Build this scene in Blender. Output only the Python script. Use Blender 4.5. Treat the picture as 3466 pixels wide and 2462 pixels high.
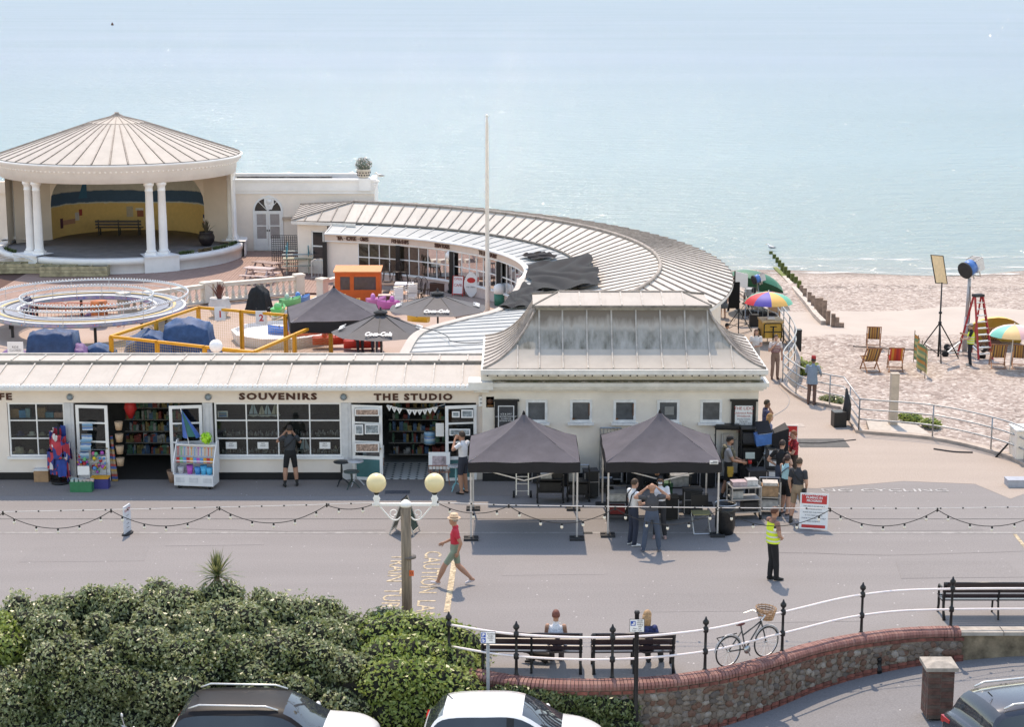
import bpy,bmesh,math,random
import numpy as np
from mathutils import Vector,Matrix
from mathutils.geometry import tessellate_polygon
R=math.radians
rnd=random.Random(7)
SC=bpy.context.scene
COL=SC.collection
for o in list(bpy.data.objects):bpy.data.objects.remove(o)
# camera, sky, sun, exposure
CAMH,PITCH,FOC=14.0,math.atan(832/4000),4000/2286*3466
cam_data=bpy.data.cameras.new('camera');cam=bpy.data.objects.new('camera',cam_data);COL.objects.link(cam)
cam.location=(0,0,CAMH);cam.rotation_euler=(math.pi/2-PITCH,0,0)
cam_data.sensor_width=36;cam_data.lens=4000/2286*36;cam_data.clip_end=20000;cam_data.clip_start=0.5
SC.camera=cam
SUN_DIR=Vector((0.13,-1.2,-2.0)).normalized()
world=bpy.data.worlds.new('World');SC.world=world;world.use_nodes=True
_n=world.node_tree.nodes;_l=world.node_tree.links
_bg=_n['Background'];_sky=_n.new('ShaderNodeTexSky');_sky.sky_type='NISHITA';_sky.sun_disc=False
_sky.sun_elevation=math.asin(-SUN_DIR.z);_sky.sun_rotation=math.atan2(-SUN_DIR.x,-SUN_DIR.y)
_sky.air_density=1.35;_sky.dust_density=0.4;_sky.ozone_density=0.6
_l.new(_sky.outputs[0],_bg.inputs[0]);_bg.inputs[1].default_value=0.15
sun_data=bpy.data.lights.new('sun','SUN');sun=bpy.data.objects.new('sun',sun_data);COL.objects.link(sun)
sun_data.energy=2.0;sun_data.angle=R(0.5);sun_data.color=(1.0,0.93,0.82)
sun.rotation_euler=(-SUN_DIR).to_track_quat('Z','Y').to_euler();sun.location=(0,60,60)
vs=SC.view_settings;vs.view_transform='Standard';vs.look='None';vs.exposure=1.14;vs.gamma=1.0;vs.use_curve_mapping=False
vs.use_white_balance=True;vs.white_balance_temperature=7700;vs.white_balance_tint=14
SC.render.engine='CYCLES';SC.cycles.use_denoising=True;SC.cycles.max_bounces=6;SC.cycles.transparent_max_bounces=8
SC.cycles.caustics_reflective=False;SC.cycles.caustics_refractive=False
# sight lines of the photograph -> places on the ground
def _ray(sx,sy):
 x=(sx-1733)/FOC;y=-(sy-1231)/FOC
 return(x,math.cos(PITCH)+y*math.sin(PITCH),-math.sin(PITCH)+y*math.cos(PITCH))
def g(sx,sy,z=0.0):
 d=_ray(sx,sy);t=(z-CAMH)/d[2];return Vector((d[0]*t,d[1]*t,z))
def q(sx,sy,Y):
 d=_ray(sx,sy);t=Y/d[1];return Vector((d[0]*t,Y,CAMH+d[2]*t))
def beach_z(Y):return-0.3-0.05*max(0.0,Y-62)
def gb(sx,sy,up=0.0):
 z=-0.3
 for i in range(12):p=g(sx,sy,z+up);z=beach_z(p.y)
 return Vector((p.x,p.y,z))
 # materials
_mats={}
def mat(col,rough=0.6,var=0.10,scale=6.0,metal=0.0,bump=0.0,bscale=None,spec=0.4,coat=0.0,emit=0.0,trans=0.0,alpha=1.0,stretch=None):
 key=(tuple(col),rough,var,scale,metal,bump,bscale,spec,coat,emit,trans,alpha,stretch)
 if key in _mats:return _mats[key]
 m=bpy.data.materials.new('surface_%02d'%len(_mats));m.use_nodes=True
 nt=m.node_tree;b=nt.nodes['Principled BSDF']
 b.inputs['Base Color'].default_value=(*col,1);b.inputs['Roughness'].default_value=rough
 b.inputs['Metallic'].default_value=metal;b.inputs['Specular IOR Level'].default_value=spec
 b.inputs['Coat Weight'].default_value=coat;b.inputs['Coat Roughness'].default_value=0.05
 b.inputs['Transmission Weight'].default_value=trans;b.inputs['Alpha'].default_value=alpha
 if emit:b.inputs['Emission Color'].default_value=(*col,1);b.inputs['Emission Strength'].default_value=emit
 if var or bump:
  tc=nt.nodes.new('ShaderNodeTexCoord');src=tc.outputs['Object']
  if stretch:
   mp=nt.nodes.new('ShaderNodeMapping');mp.inputs['Scale'].default_value=stretch
   nt.links.new(src,mp.inputs['Vector']);src=mp.outputs[0]
  nz=nt.nodes.new('ShaderNodeTexNoise');nz.inputs['Scale'].default_value=scale;nz.inputs['Detail'].default_value=5
  nz.inputs['Roughness'].default_value=0.65;nt.links.new(src,nz.inputs['Vector'])
  if var:
   rp=nt.nodes.new('ShaderNodeValToRGB');rp.color_ramp.elements[0].position=0.28;rp.color_ramp.elements[1].position=0.72
   rp.color_ramp.elements[0].color=(*[max(0,c*(1-var*1.6))for c in col],1)
   rp.color_ramp.elements[1].color=(*[min(1,c*(1+var))for c in col],1)
   nt.links.new(nz.outputs[0],rp.inputs[0]);nt.links.new(rp.outputs[0],b.inputs['Base Color'])
  if bump:
   bp=nt.nodes.new('ShaderNodeBump');bp.inputs['Strength'].default_value=bump;bp.inputs['Distance'].default_value=0.02
   if bscale:
    n2=nt.nodes.new('ShaderNodeTexNoise');n2 .inputs['Scale'].default_value=bscale;n2 .inputs['Detail'].default_value=4
    nt.links.new(src,n2 .inputs['Vector']);nt.links.new(n2 .outputs[0],bp.inputs['Height'])
   else:nt.links.new(nz.outputs[0],bp.inputs['Height'])
   nt.links.new(bp.outputs[0],b.inputs['Normal'])
 _mats[key]=m;return m
def hx(s,k=1.0):
 c=[int(s[i:i+2],16)/255 for i in(0,2,4)]
 return tuple(k*(x/12.92 if x<=.04045 else((x+.055)/1.055)**2.4)for x in c)
class W:
 def __init__(s,name):
  s.m=bpy.data.materials.new(name);s.m.use_nodes=True;s.nt=s.m.node_tree;s.b=s.nt.nodes['Principled BSDF']
  s.tc=s.nt.nodes.new('ShaderNodeTexCoord')
 def n(s,t,**kw):
  nd=s.nt.nodes.new('ShaderNode'+t)
  for k,v in kw.items():
   if k.startswith('_'):setattr(nd,k[1:],v)
   else:
    i=nd.inputs[int(k[1:])]if k[0]=='i'and k[1:].isdigit()else nd.inputs[k]
    if hasattr(v,'is_linked')or isinstance(v,bpy.types.NodeSocket):s.nt.links.new(v,i)
    else:i.default_value=v
  return nd.outputs[0]
 def noise(s,scale,detail=4,vec=None,rough=0.6):return s.n('TexNoise',Vector=vec or s.tc.outputs['Object'],Scale=scale,Detail=detail,Roughness=rough)
 def vor(s,scale,vec=None,out=0,feature='F1'):
  nd=s.nt.nodes.new('ShaderNodeTexVoronoi');nd.feature=feature;s.nt.links.new(vec or s.tc.outputs['Object'],nd.inputs['Vector']);nd.inputs['Scale'].default_value=scale
  return nd.outputs[out]
 def ramp(s,fac,*stops):
  nd=s.nt.nodes.new('ShaderNodeValToRGB');e=nd.color_ramp.elements
  while len(e)<len(stops):e.new(0.5)
  for x,(p,c)in zip(e,stops):x.position=p;x.color=(*c,1)if len(c)==3 else c
  s.nt.links.new(fac,nd.inputs[0]);return nd.outputs[0]
 def mix(s,fac,a,b,mode='MIX'):
  nd=s.nt.nodes.new('ShaderNodeMix');nd.data_type='RGBA';nd.blend_type=mode
  for i,v in((0,fac),(6,a),(7,b)):
   if isinstance(v,bpy.types.NodeSocket):s.nt.links.new(v,nd.inputs[i])
   else:nd.inputs[i].default_value=v if i==0 else(*v,1)
  return nd.outputs[2]
 def math(s,op,a,b=0.0):
  return s.n('Math',_operation=op,i0=a,i1=b)
 def map(s,sc=(1,1,1),vec=None):return s.n('Mapping',Vector=vec or s.tc.outputs['Object'],Scale=sc)
 def sep(s,i,vec=None):
  nd=s.nt.nodes.new('ShaderNodeSeparateXYZ');s.nt.links.new(vec or s.tc.outputs['Object'],nd.inputs[0]);return nd.outputs[i]
 def bump(s,h,st=0.3,d=0.02):
  nd=s.nt.nodes.new('ShaderNodeBump');nd.inputs['Strength'].default_value=st;nd.inputs['Distance'].default_value=d
  s.nt.links.new(h,nd.inputs['Height']);s.nt.links.new(nd.outputs[0],s.b.inputs['Normal'])
 def col(s,c):s.nt.links.new(c,s.b.inputs['Base Color'])
 def set(s,**kw):
  for k,v in kw.items():s.b.inputs[k.replace('_',' ')].default_value=v
  return s.m
  # mesh helpers
class MB:
 def __init__(s):s.v=[];s.f=[];s.sm=[];s.mi=[];s.cur=0
 def add(s,vs,fs,smooth=False):
  o=len(s.v);s.v+=[tuple(v)for v in vs]
  for f in fs:s.f.append(tuple(i+o for i in f));s.sm.append(smooth);s.mi.append(s.cur)
  return s
 def box(s,x0,x1,y0,y1,z0,z1):
  return s.add([(x0,y0,z0),(x1,y0,z0),(x1,y1,z0),(x0,y1,z0),(x0,y0,z1),(x1,y0,z1),(x1,y1,z1),(x0,y1,z1)],[(0,3,2,1),(4,5,6,7),(0,1,5,4),(1,2,6,5),(2,3,7,6),(3,0,4,7)])
 def cbox(s,c,sx,sy,sz):return s.box(c[0]-sx/2,c[0]+sx/2,c[1]-sy/2,c[1]+sy/2,c[2]-sz/2,c[2]+sz/2)
 def rbox(s,c,sx,sy,sz,rz=0.0,rx=0.0,ry=0.0):
  m=Matrix.Rotation(rz,3,'Z')@Matrix.Rotation(rx,3,'X')@Matrix.Rotation(ry,3,'Y');c=Vector(c)
  vs=[c+m@Vector((a*sx/2,b*sy/2,d*sz/2))for d in(-1,1)for a,b in((-1,-1),(1,-1),(1,1),(-1,1))]
  return s.add(vs,[(0,3,2,1),(4,5,6,7),(0,1,5,4),(1,2,6,5),(2,3,7,6),(3,0,4,7)])
 def bar(s,p,qq,w,h=None,up=(0,0,1)):
  p=Vector(p);qq=Vector(qq);h=h or w;d=(qq-p)
  if d.length<1e-6:return s
  d.normalize();u=Vector(up)
  if abs(d.dot(u))>0.98:u=Vector((0,1,0))
  sd=d.cross(u).normalized();u=sd.cross(d)
  vs=[e+sd*a*w/2+u*b*h/2 for e in(p,qq)for a,b in((-1,-1),(1,-1),(1,1),(-1,1))]
  return s.add(vs,[(0,3,2,1),(4,5,6,7),(0,1,5,4),(1,2,6,5),(2,3,7,6),(3,0,4,7)])
 def tube(s,pts,r,n=6,closed=False,cap=True):
  pts=[Vector(p)for p in pts];k=len(pts);rr=r if isinstance(r,(list,tuple))else[r]*k
  vs=[];fs=[];pu=None
  for i,p in enumerate(pts):
   a=pts[i-1]if(i>0 or closed)else p;b=pts[(i+1)%k]if(i<k-1 or closed)else p
   d=(b-a).normalized()if(b-a).length>1e-9 else Vector((0,0,1))
   if pu is None:pu=Vector((0,0,1))if abs(d.z)<0.9 else Vector((1,0,0))
   sd=d.cross(pu)
   if sd.length<1e-6:sd=d.cross(Vector((0,1,0.01)))
   sd.normalize();u=sd.cross(d).normalized();pu=u
   for j in range(n):
    t=2*math.pi*j/n;vs.append(p+sd*math.cos(t)*rr[i]+u*math.sin(t)*rr[i])
  for i in range(k if closed else k-1):
   for j in range(n):
    a=i*n+j;b=i*n+(j+1)%n;c=((i+1)%k)*n+(j+1)%n;d2=((i+1)%k)*n+j
    fs.append((a,b,c,d2))
  if cap and not closed:fs+=[tuple(reversed(range(n))),tuple(range((k-1)*n,k*n))]
  return s.add(vs,fs,n>5)
 def lathe(s,prof,c=(0,0,0),n=16,a0=0.0,a1=2*math.pi,smooth=True,sy=1.0):
  full=abs(a1-a0-2*math.pi)<1e-6;k=n if full else n+1;vs=[];fs=[]
  for r,z in prof:
   for j in range(k):
    t=a0+(a1-a0)*j/n;vs.append((c[0]+r*math.cos(t),c[1]+r*math.sin(t)*sy,c[2]+z))
  for i in range(len(prof)-1):
   for j in range(n):
    b=(j+1)%k if full else j+1
    fs.append((i*k+j,i*k+b,(i+1)*k+b,(i+1)*k+j))
  if full and prof[0]!=prof[-1]:
   if 1e-4<prof[0][0]<.6:fs.append(tuple(reversed(range(k))))
   if 1e-4<prof[-1][0]<.6:fs.append(tuple(range((len(prof)-1)*k,len(prof)*k)))
  return s.add(vs,fs,smooth)
 def ball(s,c,r,n=10,sx=1,sy=1,sz=1):
  pr=[(max(1e-5,math.sin(math.pi*i/(n//2+2))),-math.cos(math.pi*i/(n//2+2)))for i in range(n//2+3)]
  k=len(s.v);s.lathe([(r*a,r*b)for a,b in pr],(0,0,0),n)
  s.v[k:]=[(c[0]+x*sx,c[1]+y*sy,c[2]+z*sz)for x,y,z in s.v[k:]]
  return s
 def prism(s,poly,z0,z1):
  n=len(poly);vs=[(p[0],p[1],z0)for p in poly]+[(p[0],p[1],z1)for p in poly]
  ar=sum(poly[i][0]*poly[(i+1)%n][1]-poly[(i+1)%n][0]*poly[i][1]for i in range(n))
  fs=[tuple(reversed(range(n))),tuple(range(n,2*n))]+[(i,(i+1)%n,n+(i+1)%n,n+i)for i in range(n)]
  if ar<0:fs=[tuple(reversed(f))for f in fs]
  return s.add(vs,fs)
 def extr(s,poly,d):
  n=len(poly);d=Vector(d);P=[Vector(p)for p in poly]
  return s.add(P+[p+d for p in P],[tuple(reversed(range(n))),tuple(range(n,2*n))]+[(i,(i+1)%n,n+(i+1)%n,n+i)for i in range(n)])
 def grid(s,rows,smooth=True,flip=False):
  a=len(rows);b=len(rows[0])
  fs=[(i*b+j,i*b+j+1,(i+1)*b+j+1,(i+1)*b+j)for i in range(a-1)for j in range(b-1)]
  if flip:fs=[tuple(reversed(f))for f in fs]
  return s.add([p for r in rows for p in r],fs,smooth)
 def xf(s,M,k=0):s.v[k:]=[tuple(M@Vector(v))for v in s.v[k:]];return s
 def mesh(s,name='mesh',mats=()):
  me=bpy.data.meshes.new(name);me.from_pydata(s.v,[],s.f);me.polygons.foreach_set('use_smooth',s.sm)
  for m in mats:me.materials.append(m)
  if any(s.mi):me.polygons.foreach_set('material_index',s.mi)
  me.update();return me
def link(name,me,m=None,parent=None):
 o=bpy.data.objects.new(name,me);COL.objects.link(o)
 if m is not None and not me.materials:me.materials.append(m)
 if parent is not None:o.parent=parent
 return o
def part(name,mb,m,parent=None):return link(name,mb.mesh(name),m,parent)
def tag(o,label,cat,group=None):
 o['label']=label;o['category']=cat
 if group:o['group']=group
 return o
def thing(name,label,cat,loc=(0,0,0),rz=0.0,group=None,sc=1.0):
 o=bpy.data.objects.new(name,None);o.empty_display_size=0.2;COL.objects.link(o);o.location=loc;o.rotation_euler=(0,0,rz)
 if sc!=1.0:o.scale=(sc,sc,sc)
 return tag(o,label,cat,group)
def struct(name,mb,m):o=part(name,mb,m);o['kind']='structure';return o
KIDS={}
def tree_of(o):
 out={}
 for x in bpy.data.objects:
  if x.parent:out.setdefault(x.parent,[]).append(x)
 return out
def dup(root,loc,rz=0.0,label=None,group=None,sc=None):
 if root not in KIDS:t=tree_of(root);KIDS[root]=[(c,t.get(c,[]))for c in t.get(root,[])]
 r=root.copy();COL.objects.link(r);r.location=loc;r.rotation_euler=(0,0,rz)
 if sc:r.scale=(sc,sc,sc)
 if label:r['label']=label
 if group:r['group']=group
 for c,ks in KIDS[root]:
  d=c.copy();COL.objects.link(d);d.parent=r
  for k in ks:e=k.copy();COL.objects.link(e);e.parent=d
 return r
def inst(name,me,loc,parent,rot=(0,0,0),m=None):
 o=bpy.data.objects.new(name,me);COL.objects.link(o);o.location=loc;o.rotation_euler=rot;o.parent=parent
 if m is not None and not me.materials:me.materials.append(m)
 return o
_txt={}
def text_mesh(s,size,ext=0.004,bold=0.0,shear=0.0,align='CENTER',width=None,space=1.0):
 key=(s,size,ext,bold,shear,align,width,space)
 if key in _txt:return _txt[key]
 cu=bpy.data.curves.new('t','FONT');cu.body=s;cu.size=size;cu.extrude=ext;cu.offset=bold;cu.shear=shear
 cu.align_x=align;cu.align_y='CENTER';cu.resolution_u=2;cu.space_character=space
 ob=bpy.data.objects.new('t',cu);me=bpy.data.meshes.new_from_object(ob)
 bpy.data.objects.remove(ob);bpy.data.curves.remove(cu)
 if width:
  xs=[v.co.x for v in me.vertices];k=width/max(1e-6,max(xs)-min(xs))
  for v in me.vertices:v.co.x*=k
 _txt[key]=me;return me
def text(s,size,loc,m,parent=None,rot=(math.pi/2,0,0),name='lettering',**kw):
 me=text_mesh(s,size,**kw).copy();me.materials.clear();me.materials.append(m)
 o=bpy.data.objects.new(name,me);COL.objects.link(o);o.location=loc;o.rotation_euler=rot
 if parent is not None:o.parent=parent
 return o
def smooth_path(pts,n=8,closed=False):
 P=[Vector(p)for p in pts];k=len(P);out=[]
 for i in range(k if closed else k-1):
  a=P[i-1]if(i>0 or closed)else P[i]*2-P[i+1];b=P[i];c=P[(i+1)%k]
  d=P[(i+2)%k]if(i+2<k or closed)else c*2-b
  for j in range(n):
   t=j/n;out.append(0.5*((2*b)+(c-a)*t+(2*a-5*b+4*c-d)*t*t+(3*b-a-3*c+d)*t**3))
 if not closed:out.append(P[-1])
 return out
def resample(pts,step):
 P=[Vector(p)for p in pts];L=[0.0]
 for a,b in zip(P,P[1:]):L.append(L[-1]+(b-a).length)
 n=max(1,int(round(L[-1]/step)));out=[];k=0
 for i in range(n+1):
  t=L[-1]*i/n
  while k<len(P)-2 and L[k+1]<t:k+=1
  f=(t-L[k])/max(1e-9,L[k+1]-L[k]);out.append(P[k].lerp(P[k+1],f))
 return out
def sweep(path,prof,closed=False):
 P=[Vector(p)for p in path];rows=[];k=len(P)
 for i,p in enumerate(P):
  a=P[i-1]if(i>0 or closed)else p;b=P[(i+1)%k]if(i<k-1 or closed)else p
  d=(b-a);d.z=0;d.normalize();nrm=Vector((d.y,-d.x,0))
  rows.append([p+nrm*x+Vector((0,0,z))for x,z in prof])
 if closed:rows.append(rows[0])
 return rows
 # shared materials
CREAM=mat((0.78,0.70,0.62),0.7,0.05,1.5,bump=0.05,bscale=40)
CREAMP=mat((0.82,0.725,0.65),0.7,0.05,1.2,bump=0.05,bscale=40)
WHITE=mat((0.80,0.79,0.78),0.5,0.05,3)
WHITE_D=mat((0.70,0.68,0.65),0.6,0.12,2.5)
BLACK=mat((0.012,0.012,0.014),0.45,0.1,5)
BLACKM=mat((0.03,0.03,0.033),0.7,0.2,4)
DARKM=mat((0.055,0.055,0.06),0.5,0.2,8,metal=0.3)
STEEL=mat((0.42,0.43,0.44),0.35,0.12,6,metal=0.85)
GALV=mat((0.36,0.37,0.38),0.45,0.2,9,metal=0.6)
ALU=mat((0.62,0.62,0.62),0.35,0.08,9,metal=0.7)
GREYP=mat((0.30,0.31,0.32),0.55,0.1)
TYRE=mat((0.02,0.02,0.021),0.85,0.2,10)
WOODD=mat((0.20,0.13,0.08),0.7,0.3,5,stretch=(8,1,8))
BROWN=mat((0.10,0.045,0.03),0.55,0.15)
RED=mat((0.55,0.03,0.03),0.5,0.1)
YELLOW=mat((0.72,0.33,0.02),0.5,0.12,8)
PAPER=mat((0.78,0.77,0.76),0.6,0.03)
CARD=mat((0.42,0.25,0.14),0.8,0.12)
GLASS_DARK=mat((0.03,0.033,0.036),0.06,0.3,1.2,spec=0.6)
GLASS_GREY=mat((0.10,0.105,0.11),0.25,0.25,3.0,spec=0.5)
def _clear():
 w=W('clear_pane');n=w.nt.nodes;l=w.nt.links
 gl=n.new('ShaderNodeBsdfGlossy');gl.inputs['Roughness'].default_value=0.03;tr=n.new('ShaderNodeBsdfTransparent');tr.inputs[0].default_value=(0.82,0.86,0.85,1)
 fr=n.new('ShaderNodeFresnel');fr.inputs[0].default_value=1.5;mx=n.new('ShaderNodeMixShader')
 l.new(fr.outputs[0],mx.inputs[0]);l.new(tr.outputs[0],mx.inputs[1]);l.new(gl.outputs[0],mx.inputs[2]);l.new(mx.outputs[0],n['Material Output'].inputs[0])
 return w.m
GLASS=_clear()
def asphalt(name,c,patch=0.12,fleck=True):
 w=W(name);big=w.noise(0.22,5);fine=w.noise(28,3);streak=w.noise(0.5,4,w.map((0.15,1.6,1)))
 base=w.ramp(big,(0.3,[x*(1-patch)for x in c]),(0.7,[x*(1+patch)for x in c]))
 base=w.mix(0.5,base,w.ramp(streak,(0.3,[x*0.78 for x in c]),(0.7,[x*1.18 for x in c])))
 base=w.mix(0.45,base,w.ramp(fine,(0.25,[x*0.55 for x in c]),(0.75,[x*1.45 for x in c])))
 if fleck:
  f=w.ramp(w.vor(3.4),(0.0,(1,1,1)),(0.055,(1,1,1)),(0.075,(0,0,0)))
  msk=w.ramp(w.noise(1.3,2),(0.46,(0,0,0)),(0.58,(1,1,1)))
  base=w.mix(w.math('MULTIPLY',f,msk),base,(0.55,0.53,0.52))
 w.col(base);w.bump(fine,0.25,0.01);return w.set(Roughness=0.9,Specular_IOR_Level=0.25)
M_PROM=asphalt('promenade_tarmac',(0.23,0.213,0.209),0.13)
M_DARKT=asphalt('shopfront_tarmac',(0.235,0.205,0.19))
M_ROAD=asphalt('lower_road_tarmac',(0.20,0.195,0.20),0.08)
M_CONC=asphalt('pink_concrete',(0.36,0.30,0.26),0.10,False)
M_COURT=asphalt('courtyard_paving',(0.42,0.32,0.27),0.10,False)
def _shingle():
 w=W('shingle');st=w.map((1,0.8,1));v=w.vor(9,st,1);v2=w.vor(3.2,st,1);big=w.noise(0.10,5);band=w.noise(0.9,5,w.map((0.25,1,1)))
 sx=w.sep(0,v);base=w.ramp(sx,(0.0,(0.10,0.075,0.065)),(0.3,(0.28,0.225,0.20)),(0.7,(0.40,0.345,0.315)),(0.95,(0.66,0.62,0.58)))
 b2=w.ramp(w.sep(1,v2),(0.1,(0.21,0.165,0.145)),(0.85,(0.43,0.37,0.335)))
 c=w.mix(0.45,base,b2);c=w.mix(w.ramp(big,(0.45,(0,0,0)),(0.7,(0.4,0.4,0.4))),c,(0.36,0.305,0.27))
 c=w.mix(0.5,c,w.ramp(band,(0.3,(0.34,0.27,0.24)),(0.7,(0.52,0.45,0.41))),'SOFT_LIGHT')
 wet=w.n('MapRange',Value=w.math('ADD',w.sep(1),w.math('MULTIPLY',w.noise(0.8,4),2.5)),i1=104.6,i2=106.2);c=w.mix(w.math('MULTIPLY',wet,0.55),c,(0.13,0.10,0.085))
 weed=w.math('MULTIPLY',w.ramp(w.math('ABSOLUTE',w.math('SUBTRACT',w.math('ADD',w.sep(1),w.math('MULTIPLY',w.noise(0.5,4),3.0)),98.6)),(0.15,(1,1,1)),(0.5,(0,0,0))),w.ramp(w.noise(4,4),(0.5,(0,0,0)),(0.6,(0.8,0.8,0.8))));c=w.mix(weed,c,(0.07,0.055,0.045))
 w.col(c);d=w.vor(9,st);w.bump(w.math('ADD',d,w.math('MULTIPLY',w.noise(1.2,4),3.0)),0.55,0.05);return w.set(Roughness=0.85)
M_SHINGLE=_shingle()
def _sand():
 w=W('sand');a=w.noise(0.5,6);b=w.noise(6,5);c=w.ramp(a,(0.3,(0.40,0.34,0.30)),(0.7,(0.45,0.385,0.34)))
 sp=w.ramp(w.vor(5),(0.05,(1,1,1)),(0.12,(0,0,0)));mk=w.ramp(w.noise(0.7,3),(0.5,(0,0,0)),(0.62,(0.8,0.8,0.8)))
 w.col(w.mix(w.math('MULTIPLY',sp,mk),c,(0.40,0.28,0.22)));w.bump(b,0.4,0.04);return w.set(Roughness=0.9)
M_SAND=_sand()
def _sea():
 w=W('sea_water');P=w.tc.outputs['Object']
 y=w.sep(1);far=w.n('MapRange',Value=y,i1=104.0,i2=420.0)
 deep=w.noise(0.012,4,w.map((0.35,1,1)))
 c=w.ramp(far,(0.0,(0.28,0.305,0.30)),(0.04,(0.235,0.31,0.325)),(0.25,(0.245,0.338,0.38)),(1.0,(0.248,0.328,0.405)))
 c=w.mix(w.ramp(deep,(0.35,(0,0,0)),(0.75,(0.45,0.45,0.45))),c,(0.195,0.285,0.325))
 w.col(c)
 w1=w.noise(0.55,4,w.map((0.45,1.0,1)));w2=w.noise(2.2,3,w.map((0.5,1.0,1)));w3=w.noise(7.0,2,w.map((0.7,1,1)))
 h=w.math('ADD',w.math('MULTIPLY',w1,1.0),w.math('ADD',w.math('MULTIPLY',w2,0.34),w.math('MULTIPLY',w3,0.10)))
 w.bump(h,1.0,0.55)
 n=w.nt.nodes;l=w.nt.links;df=n.new('ShaderNodeBsdfDiffuse');gl=n.new('ShaderNodeBsdfGlossy');gl.inputs['Roughness'].default_value=0.09;mx=n.new('ShaderNodeMixShader');mx.inputs[0].default_value=0.075
 nrm=w.b.inputs['Normal'].links[0].from_socket;l.new(w.b.inputs['Base Color'].links[0].from_socket,df.inputs[0]);l.new(nrm,df.inputs['Normal']);l.new(nrm,gl.inputs['Normal'])
 l.new(df.outputs[0],mx.inputs[1]);l.new(gl.outputs[0],mx.inputs[2]);l.new(mx.outputs[0],n['Material Output'].inputs[0]);return w.m
M_SEA=_sea()
# ground sheets
SEA_Z=-2.5
b=MB();b.add([(-4000,100,SEA_Z),(4000,100,SEA_Z),(4000,9000,SEA_Z),(-4000,9000,SEA_Z)],[(0,1,2,3)]);struct('sea',b,M_SEA)
def bh(x,y):
 z=beach_z(y)+0.06*math.sin(x*0.35+y*0.2)*min(1,max(0,(y-52)/10))
 z+=0.22*math.exp(-((y-76.5-0.5*math.sin(x*.25))/1.3)**2)+0.16*math.exp(-((y-98+0.3*math.sin(x*.3))/1.6)**2)
 z-=0.12*math.exp(-((y-84)/5.0)**2)
 return z
rows=[[(x,y,bh(x,y))for x in np.arange(6,46.1,0.8)]for y in np.concatenate([np.arange(44,112,0.6)])]
b=MB();b.grid(rows,True);beach=struct('beach',b,M_SHINGLE)
rows=[[(x,y,beach_z(y)-0.02)for x in(-60,6.001)]for y in(98,112)]
b=MB();b.grid(rows);struct('beach_strip',b,M_SHINGLE)
sand_rows=[]
for i in range(41):
 x=9.3+i*0.92;y0=78.6+0.9*math.sin(x*.33)+0.35*math.sin(x*1.3+1)+(0.10*max(0,22-x))-0.12*max(0,x-22);y1=89.0+1.0*math.sin(x*.27+2)+0.5*math.sin(x*.9)-0.16*max(0,24-x)*0
 if x<14.2:y1+=(14.2-x)*1.6;y0-=(14.2-x)*1.0
 sand_rows.append([(x,y0+(y1-y0)*k/8,bh(x,y0+(y1-y0)*k/8)+(0.03 if 0<k<8 else-0.05))for k in range(9)])
b=MB();b.grid(sand_rows,True,flip=True);struct('sand',b,M_SAND)
w=W('foam');a=w.noise(1.1,6,w.map((0.5,1.6,1)));w.set(Roughness=0.7);w.b.inputs['Base Color'].default_value=(0.8,0.8,0.78,1)
w.nt.links.new(w.ramp(a,(0.46,(0,0,0)),(0.66,(0.6,0.6,0.6))),w.b.inputs['Alpha'])
for k,(dy,hw)in enumerate(((0.0,0.55),(2.6,0.35),(6.5,0.4))):
 row=[]
 for i in range(120):
  x=6+i*0.34;y=105.3+dy+0.45*math.sin(x*.4+k)+0.2*math.sin(x*1.3+2*k)
  row.append([(x,y-hw,SEA_Z+0.02+(0.09 if k==0 else 0)),(x,y+hw,SEA_Z+0.015+(0.05 if k==0 else 0))])
 b=MB();b.grid(row,flip=True);o=struct('foam',b,w.m);o['kind']='stuff'
RAIL=[(2628,1098),(2687,1195),(2684,1240),(2652,1285),(2655,1310),(2716,1354),(2790,1374),(2853,1386),(2906,1466)]
RAIL_G=[g(x,y)for x,y in RAIL]
RAIL2=[(2906,1466),(3155,1488),(3353,1532),(3466,1575),(3560,1640)]
RAIL2_G=[g(x,y)for x,y in RAIL2]
edge=[Vector((9.9,97,0))]+smooth_path(RAIL_G[:-1],4)+[RAIL_G[-1]]+smooth_path(RAIL2_G,4)[1:]
WALLTOP_S=[(1560,2262),(1659,2285),(1797,2306),(1954,2312),(2139,2308),(2269,2298),(2400,2279),(2500,2258),(2610,2228),(2726,2192),(2866,2162),(3006,2143),(3123,2134),(3235,2132)]
WALLTOP=[g(x,y)for x,y in WALLTOP_S]
poly=[(-60,WALLTOP[0].y)]+[(p.x,p.y)for p in smooth_path(WALLTOP,4)]+[(60,WALLTOP[-1].y)]
endx=edge[-1]
poly+=[(60,47),(endx.x+6,endx.y-4)]+[(p.x,p.y)for p in reversed(edge)]+[(-60,97)]
def flat_sheet(name,pts):
 P=[Vector(p)for p in pts];T=tessellate_polygon([P]);mm=bpy.data.meshes.new(name);F=[]
 for a,b_,c_ in T:n=(P[b_]-P[a]).cross(P[c_]-P[a]);F.append((a,b_,c_)if n.z>0 else(a,c_,b_))
 mm.from_pydata([tuple(p)for p in P],[],F);mm.update();return mm
o=link('ground',flat_sheet('ground',[(x,y,0)for x,y in poly]),M_PROM);o['kind']='structure'
ap=[g(2470,1640),g(2760,1655),g(3060,1630),g(3300,1640),g(3420,1690)]
poly2=[(p.x,p.y,0.004)for p in ap]+[(p.x-0.02,p.y,0.004)for p in reversed(edge)]+[(6.6,97,0.004),(6.6,50.7,0.004)]
o=link('concrete_pavement',flat_sheet('apron',poly2),M_CONC);o['kind']='structure'
b=MB();b.add([(-45,54.2,0.004),(3,54.2,0.004),(3,97,0.004),(-45,97,0.004)],[(0,1,2,3)]);struct('courtyard_floor',b,M_COURT)
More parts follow.
